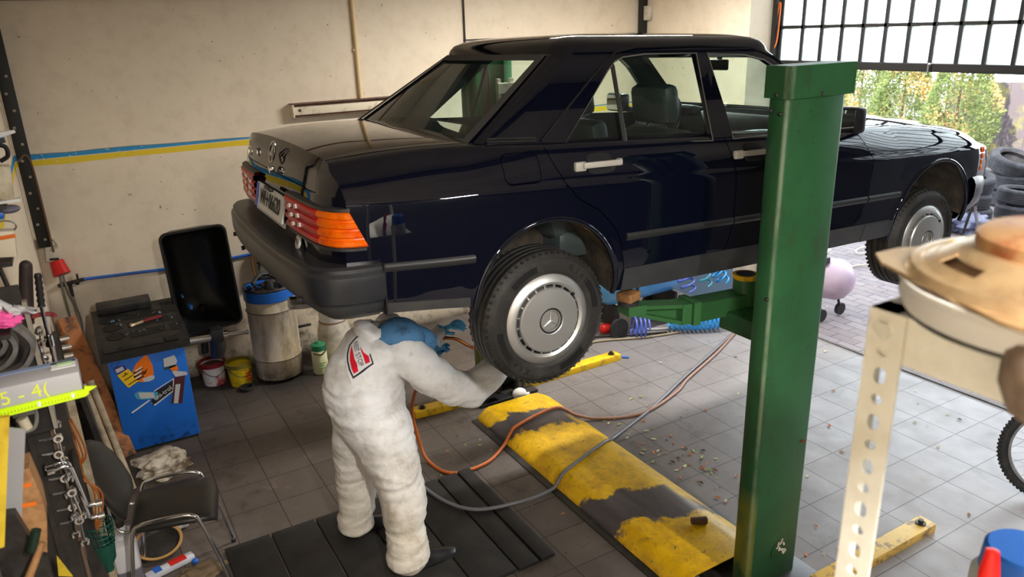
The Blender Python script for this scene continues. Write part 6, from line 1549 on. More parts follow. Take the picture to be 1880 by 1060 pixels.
# grey rubber belts coiled and hung
M_belt = mat('grey_rubber_belt', lin(112, 108, 104), .6, dirt=lin(70, 64, 58), dscale=12)
def belt(pts, w, label):
    b = BM(); c = catmull(pts, 8, closed=True); n = len(c); A = []
    ctr = sum((V(p) for p in pts), V()) / len(pts)
    for p in c:
        o_ = (p - ctr).normalized() * .0065; A.append([b.verts.new(p + o_ + V((0, -w / 2, 0))), b.verts.new(p + o_ + V((0, w / 2, 0))), b.verts.new(p - o_ + V((0, w / 2, 0))), b.verts.new(p - o_ + V((0, -w / 2, 0)))])
    for i in range(n):
        for k in range(4): b.faces.new((A[i][k], A[(i + 1) % n][k], A[(i + 1) % n][(k + 1) % 4], A[i][(k + 1) % 4]))
    tag(obj('rubber_belt', b, M_belt, None, 40), label, 'belt', 'grey rubber belts on the left wall')
belt([(-5.54, -1.5, 1.995), (-5.46, -1.5, 2.005), (-5.415, -1.5, 1.95), (-5.42, -1.5, 1.905), (-5.46, -1.5, 1.865), (-5.54, -1.5, 1.86)], .05, 'large outer grey rubber belt hanging above the long box')
belt([(-5.54, -1.48, 1.985), (-5.48, -1.48, 1.985), (-5.455, -1.48, 1.94), (-5.47, -1.48, 1.90), (-5.51, -1.48, 1.875), (-5.55, -1.48, 1.90)], .05, 'middle grey rubber belt inside the large hanging one')
belt([(-5.54, -1.46, 1.972), (-5.50, -1.46, 1.970), (-5.478, -1.46, 1.94), (-5.50, -1.46, 1.912), (-5.54, -1.46, 1.91)], .05, 'smallest innermost grey rubber belt of the hanging three')
b = BM(); box(b, (-5.425, -1.28, 1.78), (.012, .03, .44)); tag(obj('metal_slat', b, mat('slat_grey', lin(150, 140, 126), .5)), 'thin grey upright slat right of the hanging rubber belts', 'slat')
b = BM(); box(b, (-5.48, -1.27, 1.80), (.10, .012, .50)); tag(obj('dark_backboard', b, M_bluv), 'dark board behind the hanging rubber belts', 'board')
# dark round tube, bag, shelf clutter
b = BM(); cyl(b, (-5.455, -1.0, 1.84), (-5.416, -1.0, 2.04), .024, .020, 18); sph(b, (-5.416, -1.0, 2.04), .020, 14, 8); tag(obj('dark_tube', b, mat('brown_tube', lin(58, 46, 42), .6), None, 40), 'dark brown round-ended tube standing above the belts', 'tube')
g = [[V((-5.50 + .125 * i / 10, -1.62 + .03 * mnoise.noise(V((i * .7, k * .6, 2))), 2.115 - .05 * i / 10 * (1 if i > 4 else .3) - .055 * k / 6 * (1 - i / 12) + .012 * mnoise.noise(V((i * .9, k * .9, 7))))) for k in range(7)] for i in range(11)]
b = BM(); slab(b, g, (0, .012, 0)); tag(obj('plastic_pouch', b, mat('clear_pouch', lin(200, 198, 198), .2, spec=.8), None, 70), 'crumpled clear plastic pouch over the pink cloth', 'pouch')
tag(obj('pink_cloth', crumple((-5.46, -1.60, 2.03), (.045, .03, .028), 31), mat('pink', lin(236, 90, 160), .6), None, 70), 'bright pink cloth under the clear pouch', 'cloth')
b = BM(); box(b, (-5.50, -1.6, 2.015), (.11, .12, .012)); tag(obj('wall_shelf', b, M_dsteel), 'thin dark shelf under the pink cloth on the left wall', 'shelf')
b = BM(); box(b, (-5.50, -1.08, 2.09), (.12, .16, .012)); tag(obj('wall_shelf', b, M_dsteel), 'thin dark shelf under the cream packet on the left wall', 'shelf')
b = BM(); box(b, (-5.49, -.99, 2.255), (.13, .14, .010)); tag(obj('wall_shelf', b, M_dsteel), 'thin dark shelf under the beige book on the left wall', 'shelf')
b = BM(); box(b, (-5.495, -.80, 2.46), (.13, .012, .20)); tag(obj('backing_panel', b, M_dwhite), 'white panel at the left picture edge behind the clutter', 'panel')
b = BM(); poly(b, [(-5.47, 2.475), (-5.36, 2.481), (-5.358, 2.473), (-5.40, 2.462), (-5.47, 2.458)], lambda x, z, q: V((x, q, z)), -.92, -.89); tag(obj('white_clip', b, M_paper), 'white paper strip sticking out at the left edge, topmost', 'paper')
b = BM(); box(b, (-5.43, -.9, 2.447), (.075, .03, .016), rot=ry(-.12)); k = tag(obj('black_tool', b, M_black), 'black gadget with blue edge under the white paper strip', 'gadget'); b = BM(); box(b, (-5.43, -.9, 2.458), (.07, .03, .006), rot=ry(-.12)); obj('blue_edge', b, M_bluehose, k)
b = BM(); tube(b, catmull([(-5.42, -.92, 2.44), (-5.395, -.92, 2.43), (-5.395, -.92, 2.40), (-5.42, -.92, 2.385)], 5), .008, 6); tag(obj('black_strap', b, M_black), 'black strap hanging under the gadget', 'strap')
b = BM(); box(b, (-5.445, -1.0, 2.33), (.10, .05, .11), rot=ry(.1), bev=.005); tag(obj('beige_book', b, mat('beige_book', lin(206, 196, 170), .7, dirt=lin(160, 146, 116), dscale=20)), 'worn beige book at the left picture edge', 'book')
b = BM(); box(b, (-5.44, -1.02, 2.268), (.115, .04, .009), rot=ry(-.03)); tag(obj('white_ruler', b, M_paper), 'thin white plastic strip below the beige book', 'strip')
b = BM(); sph(b, (-5.42, -1.03, 2.243), (.032, .03, .014)); tag(obj('grey_part', b, mat('grey_part', lin(100, 100, 112), .4)), 'grey rounded part under the white strip', 'part')
b = BM(); box(b, (-5.46, -1.03, 2.232), (.05, .04, .022), rot=ry(.3), bev=.004); tag(obj('blue_clamp', b, M_bluehose), 'small blue clamp at the left edge under the white strip', 'clamp')
b = BM(); tube(b, [(-5.44 + .032 * math.cos(a), -1.1, 2.20 + .020 * math.sin(a)) for a in np.linspace(0, 2 * PI, 25)[:-1]], .003, 6, closed=True); tag(obj('wire_ring', b, M_steel), 'grey wire ring over the orange packet', 'ring')
b = BM(); box(b, (-5.455, -1.1, 2.150), (.07, .05, .085), rot=ry(.12), bev=.003); k = tag(obj('packet', b, mat('cream_packet', lin(220, 206, 180), .5)), 'cream packet with orange stripe at the left picture edge', 'packet'); b = BM(); box(b, (-5.45, -1.127, 2.172), (.07, .004, .012), rot=ry(-.05)); obj('orange_stripe', b, M_orange, k)
b = BM(); tube(b, [(-5.485, -1.1, 2.10), (-5.470, -1.1, 1.99)], .008, 6); tag(obj('dark_rod', b, M_dsteel), 'thin dark rod under the cream packet', 'rod')

# ================================================================== blue air receiver and coiled hoses under the car
t = thing('air_compressor', 'blue air compressor tank behind the green lifting arm', 'compressor', (-.75, 1.35, 0))
b = BM(); M = Matrix.Translation((-.80, 1.35, .52)) @ Matrix.Rotation(PI / 2, 4, 'Y'); lathe(b, [(0, -.50), (.10, -.49), (.19, -.44), (.235, -.36), (.235, .36), (.19, .44), (.10, .49), (0, .50)], 36, M); obj('tank', b, mat('tank_blue', lin(96, 176, 244), .3, coat=.3), t, 50)
b = BM(); box(b, (-.8, 1.35, .80), (.42, .26, .10)); cyl(b, (-.95, 1.35, .85), (-.95, 1.35, 1.08), .09); box(b, (-.62, 1.35, .92), (.22, .2, .2), bev=.03); obj('pump', b, M_black, t)
for x in (-1.15, -.45):
    for ya in (1.155, 1.545): b = BM(); cyl(b, (x, ya - .015, .10), (x, ya + .015, .10), .10, seg=20); obj('wheel', b, M_rub, t)
    b = BM(); box(b, (x, 1.35, .2), (.03, .36, .22)); obj('foot', b, M_black, t)
b = BM(); lathe(b, [(.237, .26), (.242, .27), (.242, .29), (.237, .30)], 36, Matrix.Translation((-.80 - .45, 1.35, .52)) @ Matrix.Rotation(PI / 2, 4, 'Y')); obj('tank_band', b, M_black, t)
def coil(p0, p1, r, turns, tr, m, label, sag=0.0, sx=1.0):
    p0, p1 = V(p0), V(p1); d = p1 - p0; u, w = frame(d); P = []
    n = int(turns * 14)
    for i in range(n + 1):
        s = i / n; a = 2 * PI * turns * s; rr_ = r * (.75 + .25 * math.sin(PI * s)); P.append(p0 + d * s + u * math.cos(a) * rr_ + w * math.sin(a) * rr_ - V((0, 0, sag * math.sin(PI * s))))
    b = BM(); tube(b, P, tr, 6); tag(obj('coiled_hose', b, m, None, 60), label, 'coiled hose')
M_cb = mat('coil_blue', lin(54, 150, 216), .3); M_ci = mat('coil_indigo', lin(84, 104, 190), .3); M_ct = mat('coil_teal', lin(66, 150, 176), .3)
coil((-.67, 1.02, .10), (-.20, .76, .10), .085, 13, .012, M_cb, 'tight light blue coiled air hose lying on the floor under the arm', sx=1)
coil((-1.02, 1.14, .10), (-.88, 1.06, .09), .105, 4, .010, M_ci, 'loose indigo coiled hose on the floor beside the red gun')
coil((-.58, 1.02, .72), (-.50, .94, .40), .075, 5, .010, M_ci, 'indigo coiled hose hanging in front of the blue tank')
coil((-.40, .98, .74), (-.30, .92, .42), .06, 4, .010, M_ct, 'teal coiled hose hanging beside the blue tank')
coil((-.28, 1.00, .72), (-.10, .90, .42), .065, 6, .011, M_cb, 'light blue coiled hose hanging nearest the gateway')
t = thing('air_gun', 'red air gun lying on the floor behind the rear wheel', 'air gun', (-1.12, 1.25, 0))
b = BM(); cyl(b, (-1.21, 1.30, .065), (-1.06, 1.24, .065), .05, .045, 16); sph(b, (-1.21, 1.30, .065), .05, 14, 8); cyl(b, (-1.1, 1.25, .055), (-.96, 1.30, .035), .03, .026, 12); obj('body', b, M_red, t, 50)
b = BM(); cyl(b, (-1.13, 1.21, .07), (-1.125, 1.20, .075), .022, seg=14); obj('nozzle', b, M_chrome, t)
hose('air_hose', [(-.97, 1.28, .035), (-.80, 1.15, .014), (-.60, 1.05, .014), (-.3, .95, .014), (0.1, .80, .014)], .012, mat('silver_hose', lin(170, 168, 166), .4), 'silver-grey air hose from the red gun to the gateway')
hose('air_hose', [(-1.7, 1.30, .014), (-1.36, 1.30, .014), (-.95, 1.10, .014), (-.70, 1.0, .014)], .010, M_black, 'black air hose on the floor behind the rear wheel')
hose('air_hose', [(-1.75, 1.18, .014), (-1.39, 1.20, .014), (-.95, 1.02, .014), (-.60, .93, .014)], .010, mat('beige_hose', lin(160, 146, 120), .5), 'beige air hose on the floor in front of the black one')
b = BM(); box(b, (-1.52, 1.42, .03), (.20, .10, .05), rot=rz(.4), bev=.015); tag(obj('red_tool', b, M_red), 'flat red tool on the floor under the lifting arm tip', 'tool')
b = BM(); cyl(b, (-1.40, .80, .010), (-1.35, .76, .010), .009, seg=8); tag(obj('blue_plug', b, M_bluehose), 'tiny blue plug on the floor by the tip of the yellow bar', 'plug')
# fallen leaves
def leaves(name, label, n, area, cols, seed, smin, smax):
    R3 = random.Random(seed); b = BM()
    for _ in range(n):
        x, y = area(R3); s = R3.uniform(smin, smax); a = R3.uniform(0, 6.28); lift = R3.uniform(.2, .9); mi = R3.randrange(len(cols)); P = []
        for (u, w) in ((-1, 0), (-.35, .42), (.4, .36), (1, 0), (.4, -.36), (-.35, -.42)):
            P.append(V((x + s * (u * math.cos(a) - w * math.sin(a)), y + s * (u * math.sin(a) + w * math.cos(a)), .003 + s * lift * abs(w) * 1.2 + s * .25 * lift * u * u)))
        A = [b.verts.new(p) for p in P]; C_ = b.verts.new(V((x, y, .004)))
        for k in range(6): f = b.faces.new((C_, A[k], A[(k + 1) % 6])); f.material_index = mi
    o = obj(name, b, cols, None, 0, recalc=False, origin=False); tag(o, label, 'leaves', kind='stuff'); return o
LC = [mat('leaf_green', lin(150, 168, 84), .6), mat('leaf_pale', lin(196, 196, 150), .6), mat('leaf_brown', lin(150, 104, 70), .7), mat('leaf_dark', lin(84, 76, 60), .7), mat('leaf_orange', lin(196, 120, 70), .7)]
def cluster(R3):
    if R3.random() < .62:
        t_ = R3.random(); return (-2.28 + R3.gauss(.12, .13) + .10 * t_, -.15 - 1.25 * t_ ** .8 + R3.gauss(0, .10) + (.3 if R3.random() < .25 else 0))
    return (R3.uniform(-2.2, .25), R3.uniform(-2.3, .7))
def ok(f):
    def g_(R3):
        while True:
            x, y = f(R3)
            if not (-3.05 < x < -2.27 and -1.75 < y < .95) and x < .3: return x, y
    return g_
leaves('fallen_leaves', 'small fallen leaves scattered on the tiles beside the yellow cover', 150, ok(cluster), LC, 4, .009, .024)
leaves('fallen_leaves', 'sparse fallen leaves on the dark tiles at the mechanic side', 30, ok(lambda R3: (R3.uniform(-3.8, -3.05), R3.uniform(-1.2, .6))), LC, 9, .008, .018)
leaves('fallen_leaves', 'bits of leaf litter on the block paving outside', 60, lambda R3: (R3.uniform(.35, 2.2), R3.uniform(-1.8, 1.2)), LC, 15, .008, .02)
# ================================================================== outside
t = thing('air_compressor', 'faded pink-white wheeled compressor on the paving outside the gate', 'compressor', (1.0, .72, 0))
b = BM(); M = Matrix.Translation((.86, .70, .36)) @ Matrix.Rotation(.35, 4, 'Z') @ Matrix.Rotation(PI / 2, 4, 'X'); lathe(b, [(0, -.42), (.09, -.41), (.17, -.35), (.20, -.27), (.20, .27), (.17, .35), (.09, .41), (0, .42)], 32, M); obj('tank', b, mat('faded_purple', lin(206, 186, 206), .3, dirt=lin(190, 120, 170), dscale=2.2), t, 50)
b = BM(); box(b, (.83, .86, .62), (.2, .24, .16), bev=.03); tube(b, catmull([(.80, .55, .57), (.85, .5, .66), (.95, .62, .7)], 6), .014, 6); obj('pump', b, mat('white_pump', lin(224, 224, 230), .4), t)
b = BM(); box(b, (.80, .50, .57), (.07, .07, .06)); obj('switch_box', b, M_black, t)
for x, y in ((1.0, .42), (.70, .40), (1.0, .95)):
    b = BM(); cyl(b, (x, y - .018, .06), (x, y + .018, .06), .06, seg=18); cyl(b, (x, y, .06), (x - .03, y + .02, .2), .012); obj('wheel', b, M_rub, t)
hose('garden_cable', [(1.15, .9, .012), (1.6, 1.2, .012), (1.9, 1.0, .012), (2.4, 1.3, .012), (3.0, 1.05, .012), (3.3, 1.3, .012), (2.9, 1.6, .012), (3.3, 1.7, .012), (3.9, 1.1, .012), (3.3, .4, .012)], .009, mat('cream_cable', lin(214, 206, 184), .5), 'cream cable looping over the paving outside')
# tripod stand
t = thing('tripod_stand', 'black folding tripod stand on the paving under the car bumper', 'tripod', (4.4, 1.25, 0))
b = BM(); apex = V((4.4, 1.12, .60))
b = BM(); cyl(b, apex - V((0, 0, .12)), apex + V((0, 0, .03)), .035, seg=12); box(b, apex + V((.02, 0, .05)), (.12, .05, .05), bev=.01); cyl(b, apex + V((-.05, 0, .02)), apex + V((.14, .02, .10)), .012); obj('head', b, M_dsteel, t)
for p in ((4.0, 1.50, .012), (4.72, 1.36, .012), (4.80, 1.20, .012)):
    b = BM(); cyl(b, apex - V((0, 0, .05)), p, .020, .016, 8); l = obj('leg', b, M_black if p[0] < 4.75 else M_steel, t); b = BM(); sph(b, p, .024, 8, 6); obj('rubber_tip', b, M_rub, l)
# heap of old tyres
M_old = mat('old_tyre', lin(46, 46, 52), .75, dirt=lin(70, 69, 75), dscale=8, bump=.3, bscale=60)
def tyre(x, y, z, R, w, rot, label):
    M = Matrix.Translation((x, y, z)) @ Euler(rot).to_matrix().to_4x4(); b = BM(); r0 = R * .62; h = w / 2
    prof = [(r0, -h * .7), (r0 + .02, -h), (R * .82, -h * 1.08), (R * .94, -h * .95), (R * .985, -h * .75)]
    for k in range(5): c = -h * .6 + k * h * .30; prof += [(R, c - h * .10), (R, c + h * .10), (R - .008, c + h * .11), (R - .008, c + h * .19)]
    prof += [(R * .985, h * .75), (R * .94, h * .95), (R * .82, h * 1.08), (r0 + .02, h), (r0, h * .7), (r0 + .03, h * .5), (r0 + .06, 0), (r0 + .03, -h * .5)]
    lathe(b, prof, 36, M, closed=True); tag(obj('old_tyre', b, M_old, None, 35), label, 'tyre', 'old tyres heaped outside')
H = PI / 2
TY = [(5.45, 1.75, .10, .31, .2, (0, 0, 0), 'flat grey tyre at the bottom of the heap nearest the car bumper'), (5.45, 1.78, .31, .30, .2, (.06, .04, 0), 'second tyre from the ground in the pile nearest the car bumper'), (5.50, 1.82, .54, .32, .23, (.16, -.14, 0), 'wide treaded tyre on top of the pile nearest the car bumper'),
      (6.15, 1.40, .10, .31, .2, (0, 0, 0), 'grey tyre flat on the ground right of the bumper pile'), (6.2, 1.45, .31, .30, .2, (.05, .05, 0), 'tyre lying on the grey one right of the bumper pile'),
      (6.85, 1.05, .34, .33, .22, (H * .8, .15, .2), 'tyre leaning upright at the right picture edge'), (6.95, 2.0, .11, .32, .22, (0, 0, 0), 'tyre at the back foot of the heap by the hedge'), (6.95, 2.0, .34, .32, .22, (.04, .05, 0), 'second tyre of the pile by the hedge'), (6.95, 2.0, .62, .33, .22, (.35, -.1, 0), 'tilted tyre on top of the pile by the hedge'),
      (7.65, 1.55, .11, .32, .22, (0, 0, 0), 'tyre on the ground at the far right of the heap'), (7.65, 1.55, .34, .32, .22, (.04, .04, 0), 'second tyre of the far right pile'), (7.65, 1.58, .62, .33, .22, (.28, .12, 0), 'topmost tyre of the far right pile before the fence')]
for a in TY: tyre(*a)
tag(obj('rubbish_bag', crumple((4.95, 1.42, .0), (.27, .20, .15), 17, 4, .5), mat('grey_blue_bag', lin(92, 96, 122), .4), None, 70), 'grey-blue rubbish bag lying before the old tyres', 'bag')
b = BM(); box(b, (4.62, 1.70, .15), (.25, .25, .30), rot=rz(.3), bev=.01); tag(obj('dark_crate', b, mat('dark_crate', lin(64, 62, 70), .6)), 'dark crate behind the tripod legs', 'crate')
# conifer hedge
def leafmat(nm, a, bcol):
    m = mat(nm, a, .6); g = G(m); n_ = g.noise(3.5, 4); g.lk(g.mix(g.rng(n_, .35, .65), a, bcol), g.p.inputs['Base Color'])
    nt = m.node_tree; out = [n for n in nt.nodes if n.type == 'OUTPUT_MATERIAL'][0]; tr = _n(nt, 'ShaderNodeBsdfTranslucent'); tr.inputs['Color'].default_value = bcol; ms = _n(nt, 'ShaderNodeMixShader'); ms.inputs['Fac'].default_value = .35
    nt.links.new(g.p.outputs[0], ms.inputs[1]); nt.links.new(tr.outputs[0], ms.inputs[2]); nt.links.new(ms.outputs[0], out.inputs['Surface']); return m
M_lf = leafmat('conifer_foliage', lin(120, 142, 92), lin(166, 176, 120)); M_lo = leafmat('dry_foliage', lin(214, 176, 116), lin(236, 208, 150)); M_trunk = mat('bark', lin(96, 76, 60), .9)
def conifer(x, y, h, r, seed, label, n=1500):
    t = thing('conifer_tree', label, 'tree', (x, y, 0), group='conifers of the hedge'); R4 = random.Random(seed)
    b = BM(); cyl(b, (x, y, 0), (x, y, h * .8), .035, .012, 8); obj('trunk', b, M_trunk, t)
    vs, fs, mis = [], [], []
    for i in range(n):
        q = R4.random() ** .8; z = .10 + (h - .10) * q; a = R4.uniform(0, 2 * PI)
        rr_ = r * (1.0 - q ** 2.6) * (.62 + .38 * R4.random() ** .4) * (1 + .12 * math.sin(z * 5 + seed) + .16 * math.sin(3 * a + seed + z * 2) + .22 * mnoise.noise(V((math.cos(a) * 2, math.sin(a) * 2, z * 2.2 + seed * 5))))
        c = V((x + rr_ * math.cos(a), y + rr_ * math.sin(a), z)); o_ = V((math.cos(a), math.sin(a), R4.uniform(.4, 1.6))).normalized(); s = R4.uniform(.025, .06)
        w = o_.cross(V((R4.uniform(-1, 1), R4.uniform(-1, 1), R4.uniform(-1, 1)))).normalized(); mi = 1 if mnoise.noise(V((a * 1.5, z * 1.8, seed * 3.1))) + R4.uniform(-.25, .25) > .34 else 0
        for k in range(3):
            e = (o_ + w * (k - 1) * .7).normalized(); wd = e.cross(V((R4.uniform(-1, 1), R4.uniform(-1, 1), 1))).normalized() * s * .30; t0 = len(vs)
            vs += [c, c + e * s * .5 + wd, c + e * s, c + e * s * .5 - wd]; fs.append((t0, t0 + 1, t0 + 2, t0 + 3)); mis.append(mi)
    me = bpy.data.meshes.new('foliage'); inv = MW[t.name].inverted(); me.from_pydata([inv @ v for v in vs], [], fs); me.materials.append(M_lf); me.materials.append(M_lo); me.polygons.foreach_set('material_index', mis); me.update()
    o = bpy.data.objects.new('foliage', me); COL.objects.link(o); o.parent = t
HEDGE = [(8.0, 3.55, 3.0, .56, 'conifer at the fence end of the hedge, nearest the tyres'), (8.0, 4.55, 2.7, .56, 'second conifer of the hedge from the fence'), (8.1, 5.5, 2.9, .58, 'third conifer of the hedge from the fence'), (8.2, 6.5, 2.6, .56, 'fourth conifer of the hedge from the fence'), (8.3, 7.5, 2.8, .58, 'conifer of the hedge seen behind the post top'), (8.5, 8.6, 2.8, .58, 'sixth conifer of the hedge from the fence'), (8.6, 9.7, 2.8, .58, 'conifer of the hedge farthest from the fence')]
for i, (x, y, h, r, lab) in enumerate(HEDGE): conifer(x, y, h, r, i + 2, lab, 11000 if i < 4 else 4000)
# plank fence
t = thing('plank_fence', 'weathered grey plank fence right of the hedge', 'fence', (10.0, 1.5, 0))
M_fence = mat('fence_grey', lin(112, 104, 112), .8, dirt=lin(150, 146, 80), dscale=3, dlo=.5, dhi=.68)
R5 = random.Random(3)
for i in range(34):
    y = 4.6 - i * .19; b = BM(); box(b, (9.6 + R5.uniform(-.01, .01), y, .78 + R5.uniform(-.03, .03)), (.025, .186, 1.56), rot=rx(R5.uniform(-.006, .006))); obj('plank', b, M_fence, t)
b = BM(); box(b, (9.64, 1.4, .4), (.05, 6.4, .08)); box(b, (9.64, 1.4, 1.3), (.05, 6.4, .08)); obj('rail', b, M_fence, t)

# ================================================================== rack, speaker, bottle and bicycle near the camera
M_cream = mat('cream_slotted', lin(206, 205, 196), .5, dirt=lin(184, 178, 162), dscale=6)
t = thing('slotted_rack', 'cream slotted angle-iron rack in the right foreground', 'rack', (-4.0, -3.9, 0))
RX, RY, RZ = -4.306, -3.356, 2.372
# perforated upright: a real pierced strip built from strips around the holes
b = BM(); yy0, yy1 = RY, RY - .054; yc = (yy0 + yy1) / 2; hw_, ww = .0075, .027
zc = RZ - .058; zs = []; k = 0
while zc > .9: zs.append((zc, .0075 if k % 2 == 0 else .0125)); zc -= .0365; k += 1
th = .0025
def plate(y0, y1, z0, z1): box(b, (RX, (y0 + y1) / 2, (z0 + z1) / 2), (th, abs(y1 - y0), abs(z1 - z0)))
plate(yy0, yc + .009, 0, RZ); plate(yc - .009, yy1, 0, RZ)
prev = RZ
for z, hh in zs:
    plate(yc + .009, yc - .009, z + hh, prev)
    # rounded ends: corner fillers
    for sy in (-1, 1):
        for sz in (-1, 1):
            P = [(0, 0)] + [(.009 - .009 * math.cos(a), 0) if False else (.009 * (1 - math.sin(a)), .009 * (1 - math.cos(a))) for a in np.linspace(0, PI / 2, 5)]
            poly(b, [(yc + sy * (.009 - p), z + sz * (hh - q)) for p, q in P], lambda y, zq, d: V((d, y, zq)), RX - th / 2, RX + th / 2)
    prev = z - hh
plate(yc + .009, yc - .009, 0, prev)
box(b, (RX + .02, RY, RZ / 2), (.04, th, RZ))
u_ = obj('upright', b, M_cream, t, 20)
bb = BM(); cyl(bb, (RX - .0015, yc + .002, RZ - .026), (RX - .006, yc + .002, RZ - .026), .0125, seg=6); cyl(bb, (RX - .001, yc + .002, RZ - .026), (RX - .0025, yc + .002, RZ - .026), .015, seg=20); obj('bolt', bb, mat('zinc_bolt', lin(206, 204, 192), .35, .6), t)
b = BM(); box(b, (RX + .004, RY - .60, RZ - .035), (th, 1.20, .07)); box(b, (RX + .02, RY - .6, RZ - .001), (.04, 1.2, th)); obj('front_beam', b, M_cream, t)
b = BM(); box(b, (RX + .26, RY + .0, RZ - .02), (.52, th, .04)); box(b, (RX + .26, RY - .02, RZ - .001), (.52, .04, th)); obj('side_beam', b, M_cream, t)
b = BM(); box(b, (RX + .27, RY - .62, RZ + .004), (.50, 1.14, .008)); obj('shelf_board', b, mat('shelf_brown', lin(96, 84, 70), .7), t)
b = BM(); box(b, (RX + .32, RY - .62, 1.644), (.62, 1.14, .008)); obj('lower_shelf', b, M_cream, t)
for x, y in ((RX + .63, RY - 1.2), (RX, RY - 1.2)): b = BM(); box(b, (x, y - .02 if y == RY else y + .02, RZ / 2), (th, .04, RZ)); box(b, (x - .02 if x > RX else x + .02, y, RZ / 2), (.04, th, RZ)); obj('rear_upright', b, M_cream, t)
# loudspeaker driver lying on the rack
t = thing('loudspeaker_driver', 'bronze-framed loudspeaker driver lying on top of the cream rack', 'loudspeaker', (-4.13, -3.56, RZ + .01))
SX, SY, SZ = -4.185, -3.530, RZ + .009
M_brz = mat('bronze_frame', lin(212, 182, 138), .27, .75, dirt=lin(168, 134, 98), dscale=9)
M_coneg = mat('grey_gasket', lin(186, 184, 180), .5)
MS = Matrix.Translation((SX, SY, SZ)) @ Matrix.Rotation(.0, 4, 'X') @ Matrix.Rotation(-.0, 4, 'Y')
b = BM(); lathe(b, [(.0, .002), (.168, .002), (.176, .006), (.182, .020), (.180, .034), (.184, .040), (.184, .046), (.0, .046)], 56, MS); obj('gasket', b, M_coneg, t, 40)
b = BM(); lathe(b, [(.160, -.002), (.172, -.002), (.172, .006), (.160, .006)], 48, MS, closed=True); obj('rubber_ring', b, M_black, t, 40)
b = BM(); P = []
for k in range(4):
    a = math.radians(111 + 90 * k)
    for da in (-45, -12, 0, 12):
        r = (.172, .206, .220, .206)[(-45, -12, 0, 12).index(da)]; P.append((r * math.cos(a + math.radians(da)), r * math.sin(a + math.radians(da))))
poly(b, P, lambda x, y, z: MS @ V((x, y, z)), .048, .053)
lathe(b, [(.178, .053), (.172, .064), (.160, .066), (.152, .060)], 56, MS)
# basket: sloping spokes with windows
for k in range(6):
    a0 = 2 * PI * k / 6; g = []
    for i in range(5):
        a = a0 - .26 + .52 * i / 4; g.append([MS @ V((r * math.cos(a), r * math.sin(a), z)) for r, z in ((.158, .060), (.140, .070), (.116, .082), (.104, .086))])
    slab(b, g, MS.to_3x3() @ V((0, 0, .003)))
lathe(b, [(.126, .078), (.100, .086), (.098, .092), (.118, .086)], 48, MS, closed=True); lathe(b, [(.160, .058), (.142, .068), (.144, .072), (.160, .064)], 48, MS, closed=True)
obj('basket', b, M_brz, t, 35)
b = BM(); lathe(b, [(.156, .05), (.09, .082)], 40, MS); obj('cone', b, mat('cone_tan', lin(150, 126, 104), .8), t, 60)
b = BM(); lathe(b, [(0, .084), (.098, .084), (.103, .088), (.103, .106), (.095, .112), (0, .113)], 44, MS); obj('magnet', b, mat('rusty_magnet', lin(170, 132, 92), .45, .4, dirt=lin(150, 84, 50), dscale=14, dlo=.5, dhi=.62), t, 40)
# brown dusty round part hung at the shelf front
b = BM(); lathe(b, [(0, 0), (.03, .004), (.06, .02), (.075, .05), (.078, .09), (.072, .10), (0, .10)], 36, Matrix.Translation((RX - .018, RY - .262, RZ - .075)) @ Matrix.Rotation(.15, 4, 'Y')); tag(obj('dusty_horn', b, mat('dusty_brown', lin(122, 104, 90), .85, dirt=lin(92, 78, 68), dscale=30), None, 50), 'dusty brown rounded speaker shell hanging at the rack front beam', 'speaker')
# tub with blue lid, and red spray nozzle bottle, on the lower shelf
t = thing('plastic_tub', 'cloudy plastic tub with a blue screw lid, low in the right foreground', 'tub', (-3.83, -3.405, 1.648))
M = Matrix.Translation((-3.825, -3.415, 1.648)); b = BM(); lathe(b, [(0, .0), (.075, .0), (.080, .01), (.080, .085), (.070, .10), (.062, .105), (.062, .112), (0, .112)], 40, M); obj('body', b, mat('cloudy_bottle', lin(196, 198, 196), .25, trans=.3), t, 50)
b = BM(); lathe(b, [(.068, .100), (.069, .104), (.066, .150), (.060, .156), (0, .156)], 44, M); obj('lid', b, mat('blue_cap_plastic', lin(30, 104, 200), .4), t, 30)
t = thing('spray_bottle', 'white bottle with a bright red nozzle before the blue-lidded tub', 'bottle', (-3.99, -3.50, 1.648))
M = Matrix.Translation((-3.985, -3.44, 1.648)); b = BM(); lathe(b, [(0, 0), (.030, 0), (.032, .01), (.032, .06), (.02, .08), (0, .085)], 28, M); obj('body', b, M_white, t, 50)
b = BM(); lathe(b, [(.020, .065), (.022, .10), (.016, .118), (.011, .135), (.017, .148), (.0165, .175), (.011, .215), (.0, .218)], 20, M @ Matrix.Rotation(-.1, 4, 'X') @ Matrix.Rotation(.12, 4, 'Y')); sph(b, M @ V((.02, -.025, .10)), (.024, .024, .022), 14, 8); obj('nozzle', b, mat('bright_red', lin(236, 26, 20), .35), t, 40)
